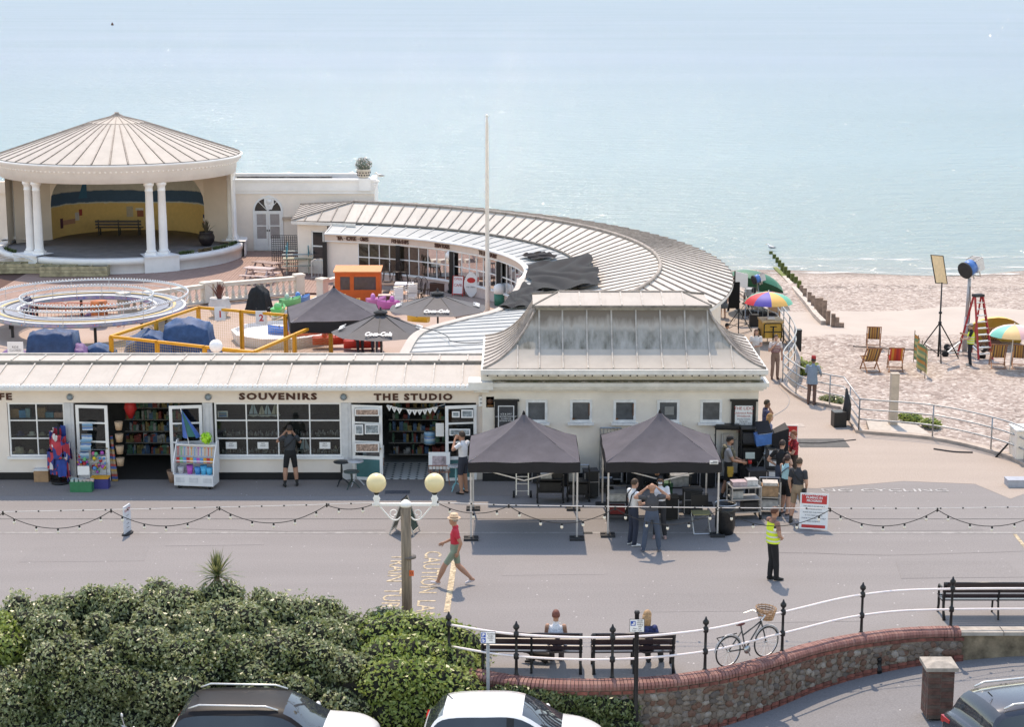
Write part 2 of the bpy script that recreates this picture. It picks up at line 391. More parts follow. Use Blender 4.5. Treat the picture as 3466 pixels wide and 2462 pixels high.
b=MB();b.box(-60,6.4,48.9,50.6,0.001,0.004);struct('shopfront_pavement',b,M_DARKT)
LINE_GREY=mat((0.30,0.285,0.275),0.9,0.25,3)
p0=g(0,1805).y
b=MB();b.add([(-60,p0-.06,.005),(24,p0-.06,.005),(24,p0+.06,.005),(-60,p0+.06,.005)],[(0,1,2,3)]);struct('channel_line',b,LINE_GREY)
p0=g(0,1758).y
b=MB();b.add([(-60,p0-.02,.0055),(24,p0-.02,.0055),(24,p0+.02,.0055),(-60,p0+.02,.0055)],[(0,1,2,3)]);struct('joint_line',b,mat((0.13,0.125,0.125),0.9,0.3,3))
PAINTY=mat((0.50,0.40,0.27),0.85,0.5,9);PAINTW=mat((0.50,0.49,0.48),0.85,0.6,7)
a,c=g(1538,1900),g(1512,2075);b=MB();d=Vector((0.07,0,0));b.add([c-d+Vector((0,0,.006)),c+d+Vector((0,0,.006)),a+d+Vector((0,0,.006)),a-d+Vector((0,0,.006))],[(0,1,2,3)]);struct('road_line',b,PAINTY)
for s,sx,y0,y1 in(('CAUTION  LANE',1456,1868,2120),('TRAIN  TURNING',1334,1880,2160)):
 A,Bm=g(sx,y0),g(sx-18,y1);L=(A-Bm).length
 o=text(s,0.62,((A+Bm)/2+Vector((0,0,0.007))),PAINTY,rot=(0,0,-math.pi/2),name='road_marking_lettering',width=L,ext=0.0);o['kind']='structure'
a,c=g(2782,1662),g(3208,1662)
o=text('NO CYCLING',0.40,(a+c)/2+Vector((0,0,0.009)),PAINTW,rot=(0,0,0),name='road_marking_lettering',width=(c-a).length,ext=0.0);o['kind']='structure'
a,c=g(3435,1810),g(3475,1860);b=MB();b.bar(a+Vector((0,0,.004)),c+Vector((0,0,.004)),0.09,0.006);struct('road_line',b,PAINTY)
a,c=g(2690,1487),g(2850,1516);b=MB();b.box(a.x,c.x+.25,c.y,a.y,0.006,0.012);tag(part('cable_mat',b,mat((0.10,0.098,0.095),0.9,0.2)),'dark rubber mat lying on the pink concrete over the cable','mat')
a=g(1345,1668);b=MB();b.box(a.x-.35,a.x+.35,a.y-.16,a.y+.16,0.004,0.012);tag(part('drain_cover',b,mat((0.09,0.09,0.1),0.6,0.3,20)),'dark iron drain cover set in the tarmac before the studio door','drain cover')
a=g(1990,1806);b=MB();b.box(a.x-.12,a.x+.12,a.y-.07,a.y+.07,0.006,0.012);tag(part('drain_grate',b,BLACK),'small black drain grate in the channel under the first gazebo shadow','drain grate')
a=g(2690,1441);b=MB();b.box(a.x-.35,a.x+.3,a.y-.25,a.y+.25,0.006,0.011);tag(part('manhole_cover',b,mat((0.40,0.34,0.30),0.8,0.2)),'flush pinkish manhole cover in the concrete beside the pavilion','manhole cover')
def low_z(x):return-1.35+0.85*min(1,max(0,(x-1.0)/10.5))**1.1
xs=list(np.arange(-40,40,1.0));b=MB();b.grid([[(x,y,low_z(x))for x in xs]for y in(4,20,28,32,34,36,38.9)],True);struct('road',b,M_ROAD)
for k,(x0,y0,x1,y1,s)in enumerate(((60,1850,520,1905,.97),(1700,1900,2050,1950,1.03),(2150,2010,2560,2075,.97),(2950,1760,3300,1800,.95),(560,1830,900,1850,1.03),(2600,2080,2900,2110,1.03),(3050,1900,3420,1960,.96))):
 a,c=g(x0,y1),g(x1,y0);b=MB();b.prism([(a.x,a.y),(c.x,a.y+.1),(c.x-.1,c.y),(a.x+.15,c.y-.05)],.001,.003+.0004*k);struct('tarmac_patch',b,asphalt('tarmac_repair_%d'%k,(0.23*s,0.213*s,0.209*s),0.15))
CRK=mat((0.10,0.09,0.09),.95,.3)
for pts in([(620,1790),(980,1800),(1300,1795)],[(2600,1870),(3000,1880),(3466,1868)]):
 P=smooth_path([g(*s)for s in pts],5);P=[p+Vector((rnd.uniform(-.04,.04),rnd.uniform(-.04,.04),.005))for p in P];b=MB()
 b.grid([[p+Vector((-.008,-.006,0)),p+Vector((.008,.006,0))]for p in P],False);struct('crack_line',b,CRK)
 # roof materials
def _roofm(name,c,stain=0.17,streak=(3,.5,.5),dark=(0.30,0.27,0.24)):
 w=W(name);a=w.noise(1.3,6);s2=w.noise(2.2,5,w.map(streak));f=w.noise(30,3)
 k=w.ramp(a,(0.3,[x*.90 for x in c]),(0.7,[min(1,x*1.06)for x in c]))
 k=w.mix(w.ramp(s2,(0.55,(0,0,0)),(0.85,(stain*3,)*3)),k,dark);k=w.mix(0.12,k,w.ramp(f,(0.3,(0.2,0.2,0.2)),(0.7,(1,1,1))),'MULTIPLY')
 w.col(k);w.bump(a,0.15,0.02);return w.set(Roughness=0.7)
M_ROOF=_roofm('cream_roof_sheet',(0.445,0.405,0.37))
M_ROOF3=_roofm('cream_ring_roof_sheet',(0.60,0.555,0.505),0.16)
M_ROOF2=_roofm('cream_roof_sheet_worn',(0.45,0.40,0.355),0.12)
M_RIB=mat((0.33,0.285,0.255),0.7,0.3,5);M_RIBL=mat((0.44,0.41,0.38),0.7,0.2,5)
M_RIBD=mat((0.20,0.18,0.16),0.8,0.3,5)
M_POLY=mat((0.40,0.415,0.415),0.6,0.10,1.5,spec=0.25)
M_BATTEN=mat((0.48,0.48,0.48),0.5,0.08,4)
def zf(sy,Y=50.6):return q(1733,sy,Y).z
def xf(sx,sy=1470,Y=50.6):return q(sx,sy,Y).x
# shop row
YF=50.6
shop=thing('shop_building','long low cream shop row with brown lettering and a ribbed roof','building',(-8,YF,0))
def wmat(o):
 M=Matrix.LocRotScale(o.location,o.rotation_euler,o.scale)
 return wmat(o.parent)@o.matrix_parent_inverse@M if o.parent else M
def TP(thing_,o):
 o.parent=thing_;o.matrix_parent_inverse=wmat(thing_).inverted();return o
def SP(name,mb,m,parent=None):return TP(parent or shop,part(name,mb,m))
ZT,ZB,ZP=zf(1364),zf(1546),zf(1600)
XL,XR=-18.0,-0.86
b=MB();b.box(XL,XR,YF,YF+.25,ZT,2.74);SP('fascia',b,CREAMP)
b=MB();b.box(XL,XR,YF-.14,YF,2.70,2.78);b.box(XL,XR,YF-.22,YF,2.78,2.83);SP('soffit_board',b,WHITE_D)
b=MB();b.box(XL,XR,YF+3.3,YF+3.5,0,3.0);SP('rear_wall',b,CREAM)
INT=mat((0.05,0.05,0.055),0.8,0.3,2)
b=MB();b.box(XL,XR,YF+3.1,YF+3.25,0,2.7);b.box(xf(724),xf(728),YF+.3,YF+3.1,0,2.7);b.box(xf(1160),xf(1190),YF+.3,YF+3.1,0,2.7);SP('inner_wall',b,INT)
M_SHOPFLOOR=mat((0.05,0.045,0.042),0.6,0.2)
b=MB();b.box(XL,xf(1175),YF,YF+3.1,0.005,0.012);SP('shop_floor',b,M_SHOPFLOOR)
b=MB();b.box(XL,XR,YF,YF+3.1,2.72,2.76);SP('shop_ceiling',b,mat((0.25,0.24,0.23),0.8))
TILE=mat((0.72,0.72,0.70),0.35,0.04);x0,x1=xf(1240),xf(1600)
troot=MB();troot.box(x0,x1,YF,YF+3.1,0.004,0.010);tf=SP('studio_floor',troot,mat((0.3,0.3,0.3),0.6))
tb=MB();tb.box(0.004,0.236,0.004,0.236,0,0.008);tme=tb.mesh('tile');tme.materials.append(TILE)
db=MB();db.rbox((0,0,0.009),0.07,0.07,0.004,math.pi/4);dme=db.mesh('tile_dot');dme.materials.append(BLACK)
for i in range(int((x1-x0)/.24)):
 for j in range(8):
  o=inst('tile',tme,(x0+i*.24,YF+.02+j*.24,0.010),None);TP(tf,o)
  o=inst('tile_dot',dme,(x0+i*.24,YF+.02+j*.24,0.0105),None);TP(tf,o)
for a,c in((-18,xf(252)),(xf(690),xf(1192))):
 b=MB();b.box(a,c,YF,YF+.2,ZP,ZB);SP('stall_riser',b,CREAMP)
 b=MB();b.box(a,c,YF-.02,YF+.2,0,ZP);SP('plinth',b,BLACK)
b=MB();b.box(-18,xf(28),YF,YF+.2,ZB,ZT);SP('wall_pier',b,CREAMP)
b=MB();b.box(xf(1612),XR,YF,YF+.2,0,ZT);SP('wall_pier',b,CREAMP)
for sx0,sx1 in((222,254),(689,722),(1157,1190)):
 b=MB();b.box(xf(sx0),xf(sx1),YF-.05,YF+.12,0.02,ZT);k=(xf(sx0)+xf(sx1))/2;b.box(k-.05,k+.05,YF-.07,YF-.05,0.02,ZT);SP('pilaster',b,mat((0.60,0.60,0.61),0.55,0.08))
def window(x0,x1,z0,z1,cols,rows,y,parent,frame=0.05,bar=0.035,m=WHITE,glass=GLASS,sill=True,depth=.07):
 b=MB();f=frame
 b.box(x0,x0+f,y,y+depth,z0,z1);b.box(x1-f,x1,y,y+depth,z0,z1);b.box(x0+f,x1-f,y,y+depth,z1-f,z1);b.box(x0+f,x1-f,y,y+depth,z0,z0+f)
 for i in range(1,cols):
  x=x0+(x1-x0)*i/cols;b.box(x-bar/2,x+bar/2,y+.005,y+depth-.01,z0+f,z1-f)
 for j in range(1,rows):
  z=z0+(z1-z0)*j/rows;b.box(x0+f,x1-f,y+.009,y+depth-.014,z-bar/2,z+bar/2)
 fr=SP('window',b,m,parent)
 if sill:b=MB();b.box(x0-.06,x1+.06,y-.10,y+.05,z0-.07,z0-.002);TP(fr,part('sill',b,m))
 for i in range(cols):
  for j in range(rows):
   xa,xb=x0+(x1-x0)*i/cols+bar/2,x0+(x1-x0)*(i+1)/cols-bar/2
   za,zb=z0+(z1-z0)*j/rows+bar/2,z0+(z1-z0)*(j+1)/rows-bar/2
   b=MB();b.box(xa,xb,y+depth*.5,y+depth*.5+.006,za,zb);TP(fr,part('pane',b,glass))
 return fr
window(xf(30),xf(222),ZB,ZT,2,3,YF+.02,shop)
window(xf(728),xf(1156),ZB,ZT,4,3,YF+.02,shop)
SHELF=mat((0.16,0.15,0.14),0.7,0.1)
for a,c in((30,222),(728,1156)):
 for j in range(3):
  z=ZB+.03+(ZT-ZB)*j/3;b=MB();b.box(xf(a)+.05,xf(c)-.05,YF+.12,YF+.62,z-.02,z);SP('shelf',b,SHELF)
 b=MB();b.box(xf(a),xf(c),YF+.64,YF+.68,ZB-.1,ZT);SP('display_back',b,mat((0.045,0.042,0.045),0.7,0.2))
def door_leaf(x0,x1,y0,y1,parent,low=None,z1=None,name='door_leaf'):
 z1=z1 or ZT-.04;A,B=Vector((x0,y0,0)),Vector((x1,y1,0));d=(B-A);L=d.length;d.normalize();nrm=Vector((d.y,-d.x,0))
 def pl(u0,u1,w0,w1,t=0.04,off=0.0):
  P=[A+d*u+nrm*off+Vector((0,0,w))for u,w in((u0,w0),(u1,w0),(u1,w1),(u0,w1))];b=MB();b.extr(P,-nrm*t);return b
 b=MB()
 for r in((0,.09,.03,z1),(L-.09,L,.03,z1),(.09,L-.09,z1-.09,z1),(.09,L-.09,.03,.12),(.09,L-.09,.66,.76),(.09,L-.09,1.16,1.21),(.09,L-.09,1.72,1.77)):
  k=pl(*r);b.add(k.v,k.f)
 lf=SP(name,b,WHITE,parent)
 k=pl(.09,L-.09,.12,.66,.02,-.01);TP(lf,part('lower_panel',k,low or WHITE))
 for w0,w1 in((.76,1.16),(1.21,1.72),(1.77,z1-.09)):
  k=pl(.09,L-.09,w0,w1,.008,-.016);TP(lf,part('pane',k,GLASS))
 k=MB();k.ball(A+d*(L-.05)+nrm*.04+Vector((0,0,1.0)),.025,6);TP(lf,part('handle',k,mat((0.45,0.3,0.1),0.3,metal=.9)))
 return lf
TEAL=mat((0.05,0.16,0.17),0.5,0.1)
door_leaf(xf(262),xf(372),YF-.10,YF-.20,shop);door_leaf(xf(688),xf(580),YF-.08,YF-.22,shop)
door_leaf(xf(1192),xf(1296),YF-.08,YF-.24,shop,TEAL);door_leaf(xf(1613),xf(1508),YF-.08,YF-.22,shop,TEAL)
LET=mat((0.07,0.022,0.014),0.55,0.15,9)
def serif_text(s,cx,z,y,w,h,parent,name='lettering'):
 o=text(s,h*1.42,(cx,y,z),LET,name=name,width=w,bold=0.012,ext=0.012,space=1.25);TP(parent,o)
 return o
serif_text('SOUVENIRS',(xf(809,1345)+xf(1073,1345))/2,zf(1344)+.005,YF-.012,xf(1073,1345)-xf(809,1345),.185,shop)
serif_text('THE STUDIO',(xf(1266,1346)+xf(1532,1346))/2,zf(1346)+.005,YF-.012,xf(1532,1346)-xf(1266,1346),.185,shop)
serif_text('CAFE',xf(34,1345)-.42,zf(1344),YF-.012,.95,.185,shop)
for sx in(236,704,1163):
 o=MB();p=q(sx,1345,YF-.04);o.ball((p.x,p.y,p.z),.085,10,sy=.7);lampo=SP('wall_lamp',o,mat((0.25,0.31,0.36),0.3,0.1))
 o=MB();o.lathe([(.10,0),(.10,.03),(.06,.03)],n=12);o.xf(Matrix.Translation((p.x,YF-.005,p.z))@Matrix.Rotation(math.pi/2,4,'X'));TP(lampo,part('rim',o,STEEL))
EY,EZ,RY,RZ=50.22,2.885,52.0,3.17
b=MB();b.add([(XL,EY+.02,EZ-.05),(XR,EY+.02,EZ-.05),(XR,RY,RZ-.05),(XL,RY,RZ-.05),(XL,54.1,2.95),(XR,54.1,2.95)],[(0,1,2,3),(3,2,5,4)]);roof=SP('roof',b,M_ROOF2)
sp=0.845;nroof=21;xs0=xf(93,1300,51)-0.845*4
def slope_strip(xa,xb,ya,za,yb,zb,t=.03):
 m=MB();m.add([(xa,ya,za),(xb,ya,za),(xb,yb,zb),(xa,yb,zb),(xa,ya,za+t),(xb,ya,za+t),(xb,yb,zb+t),(xa,yb,zb+t)],[(0,3,2,1),(4,5,6,7),(0,1,5,4),(1,2,6,5),(2,3,7,6),(3,0,4,7)]);return m
for i in range(nroof):
 xa=max(XL,xs0+i*sp);xb=min(XR,xa+sp)
 if xb-xa<.05:continue
 TP(roof,part('roof_sheet',slope_strip(xa+.02,xb-.02,EY,EZ-.03,RY,RZ-.03),M_ROOF))
 TP(roof,part('batten',slope_strip(xa-.022,xa+.022,EY+.12,EZ-.005,RY,RZ-.005,.05),M_RIBL))
 TP(roof,part('cap_batten',slope_strip(xa+.10,xa+.145,RY+.01,RZ+.10,RY+.82,RZ+.10,.03),M_RIBL))
b=MB();b.box(XL,XR,RY-.03,RY,RZ-.01,RZ+.07);SP('ridge_upstand',b,M_RIBD)
b=MB();b.box(XL,XR,RY,RY+.85,RZ-.05,RZ+.10);SP('ridge_cap',b,M_ROOF)
b=MB();b.box(XL,XR,RY+.83,RY+.93,RZ+.10,RZ+.15);SP('ridge_trim',b,M_RIBL)
b=MB();b.box(XL,XR,EY-.10,EY+.06,EZ-.11,EZ-.035);SP('gutter',b,WHITE_D)
tb=MB();tb.lathe([(.062,-.05),(.066,.10)],n=8);tb.xf(Matrix.Rotation(math.pi/2,4,'X'));tme=tb.mesh('eave_tile_end');tme.materials.append(WHITE)
for i in range(int((XR-XL-.1)/.142)):
 o=inst('eave_tile_end',tme,(XL+.12+i*.142,EY+.02,EZ-.01),None);TP(roof,o)
p=q(1630,1358,YF-.06);b=MB();b.cbox((p.x,p.y,p.z),.17,.10,.30);al=tag(part('alarm_panel',b,PAPER),'slim white alarm panel on the pier beside the studio','alarm box')
b=MB();b.cbox((p.x,p.y-.053,p.z+.06),.10,.006,.03);b.cbox((p.x,p.y-.053,p.z-.05),.10,.006,.04);part('screen',b,GREYP,al)
p=q(1659,1360,YF-.08);b=MB();b.cbox((p.x,p.y,p.z),.23,.14,.32);al=tag(part('bell_box',b,mat((0.55,0.24,0.03),0.5,0.2)),'orange-yellow alarm bell box next to the slim white panel','alarm box')
b=MB();b.lathe([(.085,0),(.075,.012)],n=12);b.lathe([(.055,.012),(.04,.02)],n=10);b.xf(Matrix.Translation((p.x,p.y-.071,p.z+.02))@Matrix.Rotation(math.pi/2,4,'X'));part('bell',b,mat((0.10,0.04,0.02),0.5),al)
b=MB();b.cbox((p.x,p.y-.073,p.z-.11),.17,.006,.05);part('name_plate',b,mat((0.2,0.08,0.02),0.6),al)
# corner pavilion with the flared roof
pav=thing('corner_pavilion','cream pavilion with a flared bell-shaped roof and five small windows','building',(3.2,52.4,0))
PX0,PX1,PY0,PY1=-0.86,7.12,50.45,54.6
wins=[(1779,1853),(1929,2004),(2076,2153),(2224,2300),(2370,2444)];wz0,wz1=zf(1430,PY0),zf(1354,PY0)
b=MB();b.box(PX0,PX1,PY0,PY0+.25,0.25,wz0);b.box(PX0,PX1,PY0,PY0+.25,wz1,3.35)
xs=[PX0]+[x for a,c in wins for x in(xf(a,1390,PY0),xf(c,1390,PY0))]+[PX1]
for i in range(0,len(xs),2):b.box(xs[i],xs[i+1],PY0,PY0+.25,wz0,wz1)
SP('front_wall',b,mat((0.76,0.69,0.61),0.75,0.09,1.0,bump=.08,bscale=25),pav)
b=MB();b.box(PX0,PX1,PY0-.03,PY0+.2,0,.25);SP('plinth',b,BLACK,pav)
b=MB();b.box(PX1-.25,PX1,PY0+.25,PY1,0,3.35);b.box(PX0,PX0+.25,PY0+.25,PY1,0,3.35);b.box(PX0+.25,PX1-.25,PY1-.25,PY1,0,3.35);SP('side_wall',b,CREAM,pav)
for k,(a,c)in enumerate(wins):
 x0,x1=xf(a,1390,PY0),xf(c,1390,PY0);fr=window(x0,x1,wz0,wz1,1,1,PY0-.03,pav,frame=.075,glass=GLASS_GREY,depth=.10,m=mat((0.74,0.73,0.72),.55,.12,6))
 if k in(1,2):
  b=MB();b.box(x0+.07,x0+.14,PY0-.036,PY0-.03,wz0+.08,wz0+.13);b.box(x1-.10,x1-.07,PY0-.036,PY0-.03,wz0+.2,wz1-.1);TP(fr,part('rust_patch',b,mat((0.20,0.08,0.03),.9,.5,20)))
 if k==3:b=MB();b.box(x0+.22,x1-.16,PY0-.005,PY0,wz0+.22,wz1-.2);TP(fr,part('extractor_plate',b,mat((0.25,0.25,0.24),.5)))
b=MB();b.box(PX0-.02,PX1+.25,PY0-.32,PY0,2.88,3.00);b.box(PX0-.02,PX1+.19,PY0-.24,PY0,2.80,2.88);b.box(PX0-.02,PX1+.12,PY0-.12,PY0,2.72,2.80);b.box(PX1,PX1+.25,PY0,PY1+.2,2.88,3.0);SP('cornice',b,WHITE_D,pav)
w=W('moss_ledge');w.col(w.ramp(w.noise(7,6),(0.35,(0.40,0.36,0.31)),(0.5,(0.20,0.18,0.13)),(0.65,(0.10,0.10,0.06))));w.set(Roughness=.95);w.bump(w.noise(20),.8,.03)
b=MB();b.box(PX0+.3,PX1+.1,PY0-.26,PY0,3.003,3.035);SP('moss',b,w.m,pav)
b=MB();b.box(-1.25,PX0+.32,PY0-.34,PY0+.4,2.80,3.02);b.box(-1.1,PX0+.2,PY0-.22,PY0+.4,2.70,2.80);SP('corbel',b,WHITE_D,pav)
CX,CY=3.2,52.35;HX,HY=4.02,2.47;EZ2=3.47;TX,TY,TZ=2.52,0.97,4.90
prof=[]
for i in range(13):
 t=i/12;prof.append((t+0.0,EZ2+(TZ-EZ2)*(0.30*t+0.70*t**2.6)))
def rp(side,a,t):
 ins,z=prof[t];hx_,hy_=HX-(HX-TX)*ins,HY-(HY-TY)*ins
 return{'f':(CX+a*hx_,CY-hy_,z),'b':(CX+a*hx_,CY+hy_,z),'l':(CX-hx_,CY+a*hy_,z),'r':(CX+hx_,CY+a*hy_,z)}[side]
def _stained():
 w=W('weathered_pavilion_sheet');z=w.sep(2);a=w.noise(1.6,6);v=w.noise(2.0,5,w.map((2.2,1,0.22)))
 cream=w.ramp(a,(0.3,(0.40,0.365,0.33)),(0.7,(0.47,0.43,0.39)))
 hgt=w.math('ADD',z,w.math('MULTIPLY',w.math('SUBTRACT',v,0.5),0.55))
 grey=w.ramp(v,(0.3,(0.40,0.385,0.365)),(0.5,(0.29,0.28,0.26)),(0.7,(0.13,0.125,0.105)))
 lo=w.ramp(w.n('MapRange',Value=z,i1=3.86,i2=3.90),(0,(0,0,0)),(1,(1,1,1)))
 hi=w.ramp(w.n('MapRange',Value=hgt,i1=4.34,i2=4.46),(0,(1,1,1)),(1,(0,0,0)))
 c=w.mix(w.math('MULTIPLY',lo,hi),cream,grey)
 br=w.ramp(w.n('MapRange',Value=hgt,i1=4.42,i2=4.70),(0,(0,0,0)),(1,(0.9,0.9,0.9)))
 c=w.mix(br,c,(0.17,0.14,0.115));w.col(c);return w.set(Roughness=.9,Specular_IOR_Level=.04)
M_STAIN=_stained()
b=MB();b.grid([[(x,y,z-.03)for x,y,z in[rp('f',a,t)for a in(-1,0,1)]]for t in range(13)]);b.grid([[(x,y,z-.03)for x,y,z in[rp('r',a,t)for a in(-1,1)]]for t in range(13)]);b.grid([[(x,y,z-.03)for x,y,z in[rp('b',-a,t)for a in(-1,1)]]for t in range(13)]);b.grid([[(x,y,z-.03)for x,y,z in[rp('l',-a,t)for a in(-1,1)]]for t in range(13)])
pr=SP('flared_roof',b,M_RIBD,pav)
fr_x=[(348,1,0.30),(517,1,1),(699,1,1),(890,1,1),(1083,1,1),(1275,1,1),(1466,1,1),(1658,1,1),(1838,1,1),(2010,1,.30)]
fx=[-HX]+[xf(1600+x/2.286,1240,50.3)-CX for x,_,_ in fr_x]+[HX]
for i in range(len(fx)-1):
 rows=[]
 for t in range(13):
  hx_=HX-(HX-TX)*prof[t][0];xa,xb=max(-hx_,min(hx_,fx[i]+.012)),max(-hx_,min(hx_,fx[i+1]-.012))
  rows.append([(CX+xa,CY-(HY-(HY-TY)*prof[t][0]),prof[t][1]),(CX+xb,CY-(HY-(HY-TY)*prof[t][0]),prof[t][1])])
 m=MB();m.grid(rows);TP(pr,part('front_sheet',m,M_STAIN))
 if i:
  pts=[(CX+fx[i],CY-(HY-(HY-TY)*prof[t][0])-.0,prof[t][1]+.015)for t in range(13)if abs(fx[i])<=HX-(HX-TX)*prof[t][0]+.01]
  m=MB();m.tube(pts,.028,5);TP(pr,part('front_batten',m,M_RIBL))
for side in 'lrb':
 n=9 if side!='b'else 10
 for i in range(n):
  a0,a1=-1+2*i/n,-1+2*(i+1)/n;rows=[[rp(side,a0+.01,t),rp(side,a1-.01,t)]for t in range(13)]
  m=MB();m.grid(rows,flip=side in 'lb');TP(pr,part('side_sheet',m,M_ROOF))
  m=MB();m.tube([Vector(rp(side,a0,t))+Vector((0,0,.015))for t in range(13)],.026,4);TP(pr,part('side_batten',m,M_RIB))
for sx,sy in((-1,-1),(1,-1),(1,1),(-1,1)):
 m=MB();m.tube([(CX+sx*(HX-(HX-TX)*prof[t][0]),CY+sy*(HY-(HY-TY)*prof[t][0]),prof[t][1]+.02)for t in range(13)],.035,6);TP(pr,part('hip_roll',m,M_RIB))
b=MB();b.box(CX-HX-.06,CX+HX+.06,CY-HY-.12,CY-HY+.04,EZ2-.15,EZ2-.01);b.box(CX-HX-.06,CX-HX+.05,CY-HY,CY+HY,EZ2-.15,EZ2-.01);b.box(CX+HX-.05,CX+HX+.06,CY-HY,CY+HY,EZ2-.15,EZ2-.01);SP('gutter',b,WHITE_D,pav)
b=MB();b.box(CX-HX,CX+HX,CY-HY-.02,CY-HY+.1,EZ2-.22,EZ2-.15);b.box(PX0-.04,PX1+.04,PY0-.06,PY0,3.0,EZ2-.15);SP('frieze',b,WHITE_D,pav)
b=MB();b.box(CX-HX,CX+HX,CY-HY-.016,CY-HY+.06,EZ2-.01,EZ2+.008);TP(pr,part('eave_strip',b,M_RIBD))
b=MB();b.box(CX-TX+.02,CX+TX-.02,CY-TY+.02,CY+TY-.02,TZ-.1,TZ+.13);SP('lantern_band',b,mat((0.36,0.35,0.33),.6,.2),pav)
KX,KY,KZ,KR,RX=TX+.07,TY+.07,TZ+.13,5.27,1.82
b=MB();c4=[(CX-KX,CY-KY,KZ),(CX+KX,CY-KY,KZ),(CX+KX,CY+KY,KZ),(CX-KX,CY+KY,KZ)];rg=[(CX-RX,CY,KR-.02),(CX+RX,CY,KR-.02)]
b.add(c4+rg,[(0,1,5,4),(1,2,5),(2,3,4,5),(3,0,4),(3,2,1,0)]);cap=SP('cap_roof',b,M_ROOF2,pav)
def cpt(a,t):x=a*KX;xr=max(-RX,min(RX,x));return Vector((CX+x+(xr-x)*t if abs(x)>RX else CX+x,CY-KY+KY*t,KZ+(KR-KZ)*t))
for i in range(7):
 x=-RX+2*RX*i/6
 if 0<=i<6:
  xa,xb=x+.02,x+2*RX/6-.02
  m=MB();m.extr([(CX+xa,CY-KY,KZ+.01),(CX+xb,CY-KY,KZ+.01),(CX+xb,CY,KR),(CX+xa,CY,KR)],(0,0,.015));TP(cap,part('cap_sheet',m,M_ROOF))
 m=MB();m.bar((CX+x,CY-KY,KZ+.02),(CX+x,CY,KR+.015),.05,.04);TP(cap,part('cap_batten',m,M_RIBL))
for sx in(-1,1):
 m=MB();m.extr([(CX+sx*(RX+.02),CY-KY,KZ+.01),(CX+sx*KX,CY-KY,KZ+.01),(CX+sx*(RX+.01),CY-.01,KR)],(0,0,.015));TP(cap,part('cap_sheet',m,M_ROOF))
 for sy in(-1,1):m=MB();m.bar((CX+sx*KX,CY+sy*KY,KZ+.02),(CX+sx*RX,CY,KR+.02),.05,.05);TP(cap,part('hip_roll',m,M_RIBD))
m=MB();m.bar((CX-RX,CY,KR+.02),(CX+RX,CY,KR+.02),.08,.05);TP(cap,part('ridge_roll',m,M_RIB))
m=MB();m.box(CX-KX-.03,CX+KX+.03,CY-KY-.04,CY-KY+.01,KZ-.05,KZ+.012);TP(cap,part('eave_strip',m,M_RIBD))
for i in range(32):
 m=MB();x=CX-HX+.15+i*.25+rnd.uniform(-.05,.05);m.ball((x,CY-HY-.05,EZ2-.19),.022,6);SP('bulb_socket',m,BLACK,pav)
def board(name,label,sx0,sx1,sy0,sy1,lines,face,ink,head=None):
 x0,x1,z1,z0=xf(sx0,1400,PY0),xf(sx1,1400,PY0),zf(sy0,PY0),zf(sy1,PY0)
 t=thing(name,label,'notice board',((x0+x1)/2,PY0-.08,z0));w_,h_=x1-x0,z1-z0
 m=MB();m.box(-w_/2,w_/2,0,.08,0,h_);m.box(-w_/2-.05,w_/2+.05,-.05,.08,h_,h_+.05);part('case',m,BLACK,t)
 m=MB();m.box(-w_/2+.10,w_/2-.10,-.008,-.001,.08,h_-.13);part('poster',m,PAPER,t)
 m=MB();m.box(-w_/2+.125,w_/2-.125,-.014,-.009,.105,h_-.155);part('poster_sheet',m,face,t)
 z=h_-.21
 for s,sz,c in lines:
  text(s,sz,(0,-.018,z),c or ink,t,name='lettering',ext=.001);z-=sz*1.05
 return t
REDT=mat((0.45,0.06,0.05),.6);INK=mat((0.06,0.06,0.08),.6)
board('notice_board','black cased white notice headed THE LIDO beside the pavilion corner',2475,2557,1357,1455,[('THE LIDO',.13,REDT),('Unlimited Rides',.085,REDT),('Wristbands',.085,REDT),('Disney Fantasia',.06,None),('Flying Jets',.06,None),('Giant Dragon Slide',.06,None),('Teacups',.06,None),('Trampolines',.06,None),('£7 for up to 2 hrs',.06,REDT),('£9.50 for all day',.06,REDT)],PAPER,INK)
board('notice_board','black cased chalkboard notice near the orange bell box',1674,1752,1357,1470,[('',.16,None),('ICE & DRY',.07,PAPER),('LIVE ENTERTAINMENT',.06,PAPER),('SCHEDULE',.06,PAPER),('COMING SOON',.06,PAPER)],mat((0.06,0.06,0.065),.6,.3,4),INK)
# curved restaurant wing
ring=thing('restaurant_wing','curved restaurant wing with a ribbed cream roof and glazed verandah','building',(2,80,0))
PC=Vector((-11.8,74.0))
def polar(c,r,th):
 d=Vector((math.cos(th),math.sin(th)));o=PC-Vector(c);bb=o.dot(d);return-bb+math.sqrt(max(0,bb*bb-(o.dot(o)-r*r)))
CIRC={'ridge':((-15.1,70.17),20.9,3.6),'outer':((-17.2,73.69),26.09,2.7),'inner':((-11.9,74.03),14.75,2.80),'gl':((-11.44,75.13),12.05,2.36)}
def rg_(kind,th,dz=0.0,dr=0.0):
 c,r,z=CIRC[kind];k=polar(c,r,th)
 if kind=='inner'and th<0:k=max(k,14.45/math.cos(th))
 k+=dr;return Vector((PC.x+k*math.cos(th),PC.y+k*math.sin(th),z+dz))
def ang(p):return math.atan2(p.y-PC.y,p.x-PC.x)
TH0=ang(g(1195,686,3.6));TH1=R(-43)
TG0=ang(g(1100,793,2.36))
def sheet4(a,b_,c,d,t=.02):m=MB();m.extr([a,b_,c,d],(0,0,t));return m
b=MB();ths=[TH0+(TH1-TH0)*i/120 for i in range(121)]
b.grid([[rg_('inner',t,-.05),rg_('ridge',t,-.05),rg_('outer',t,-.05)]for t in ths]);rr=SP('roof',b,M_RIBD,ring)
N=47
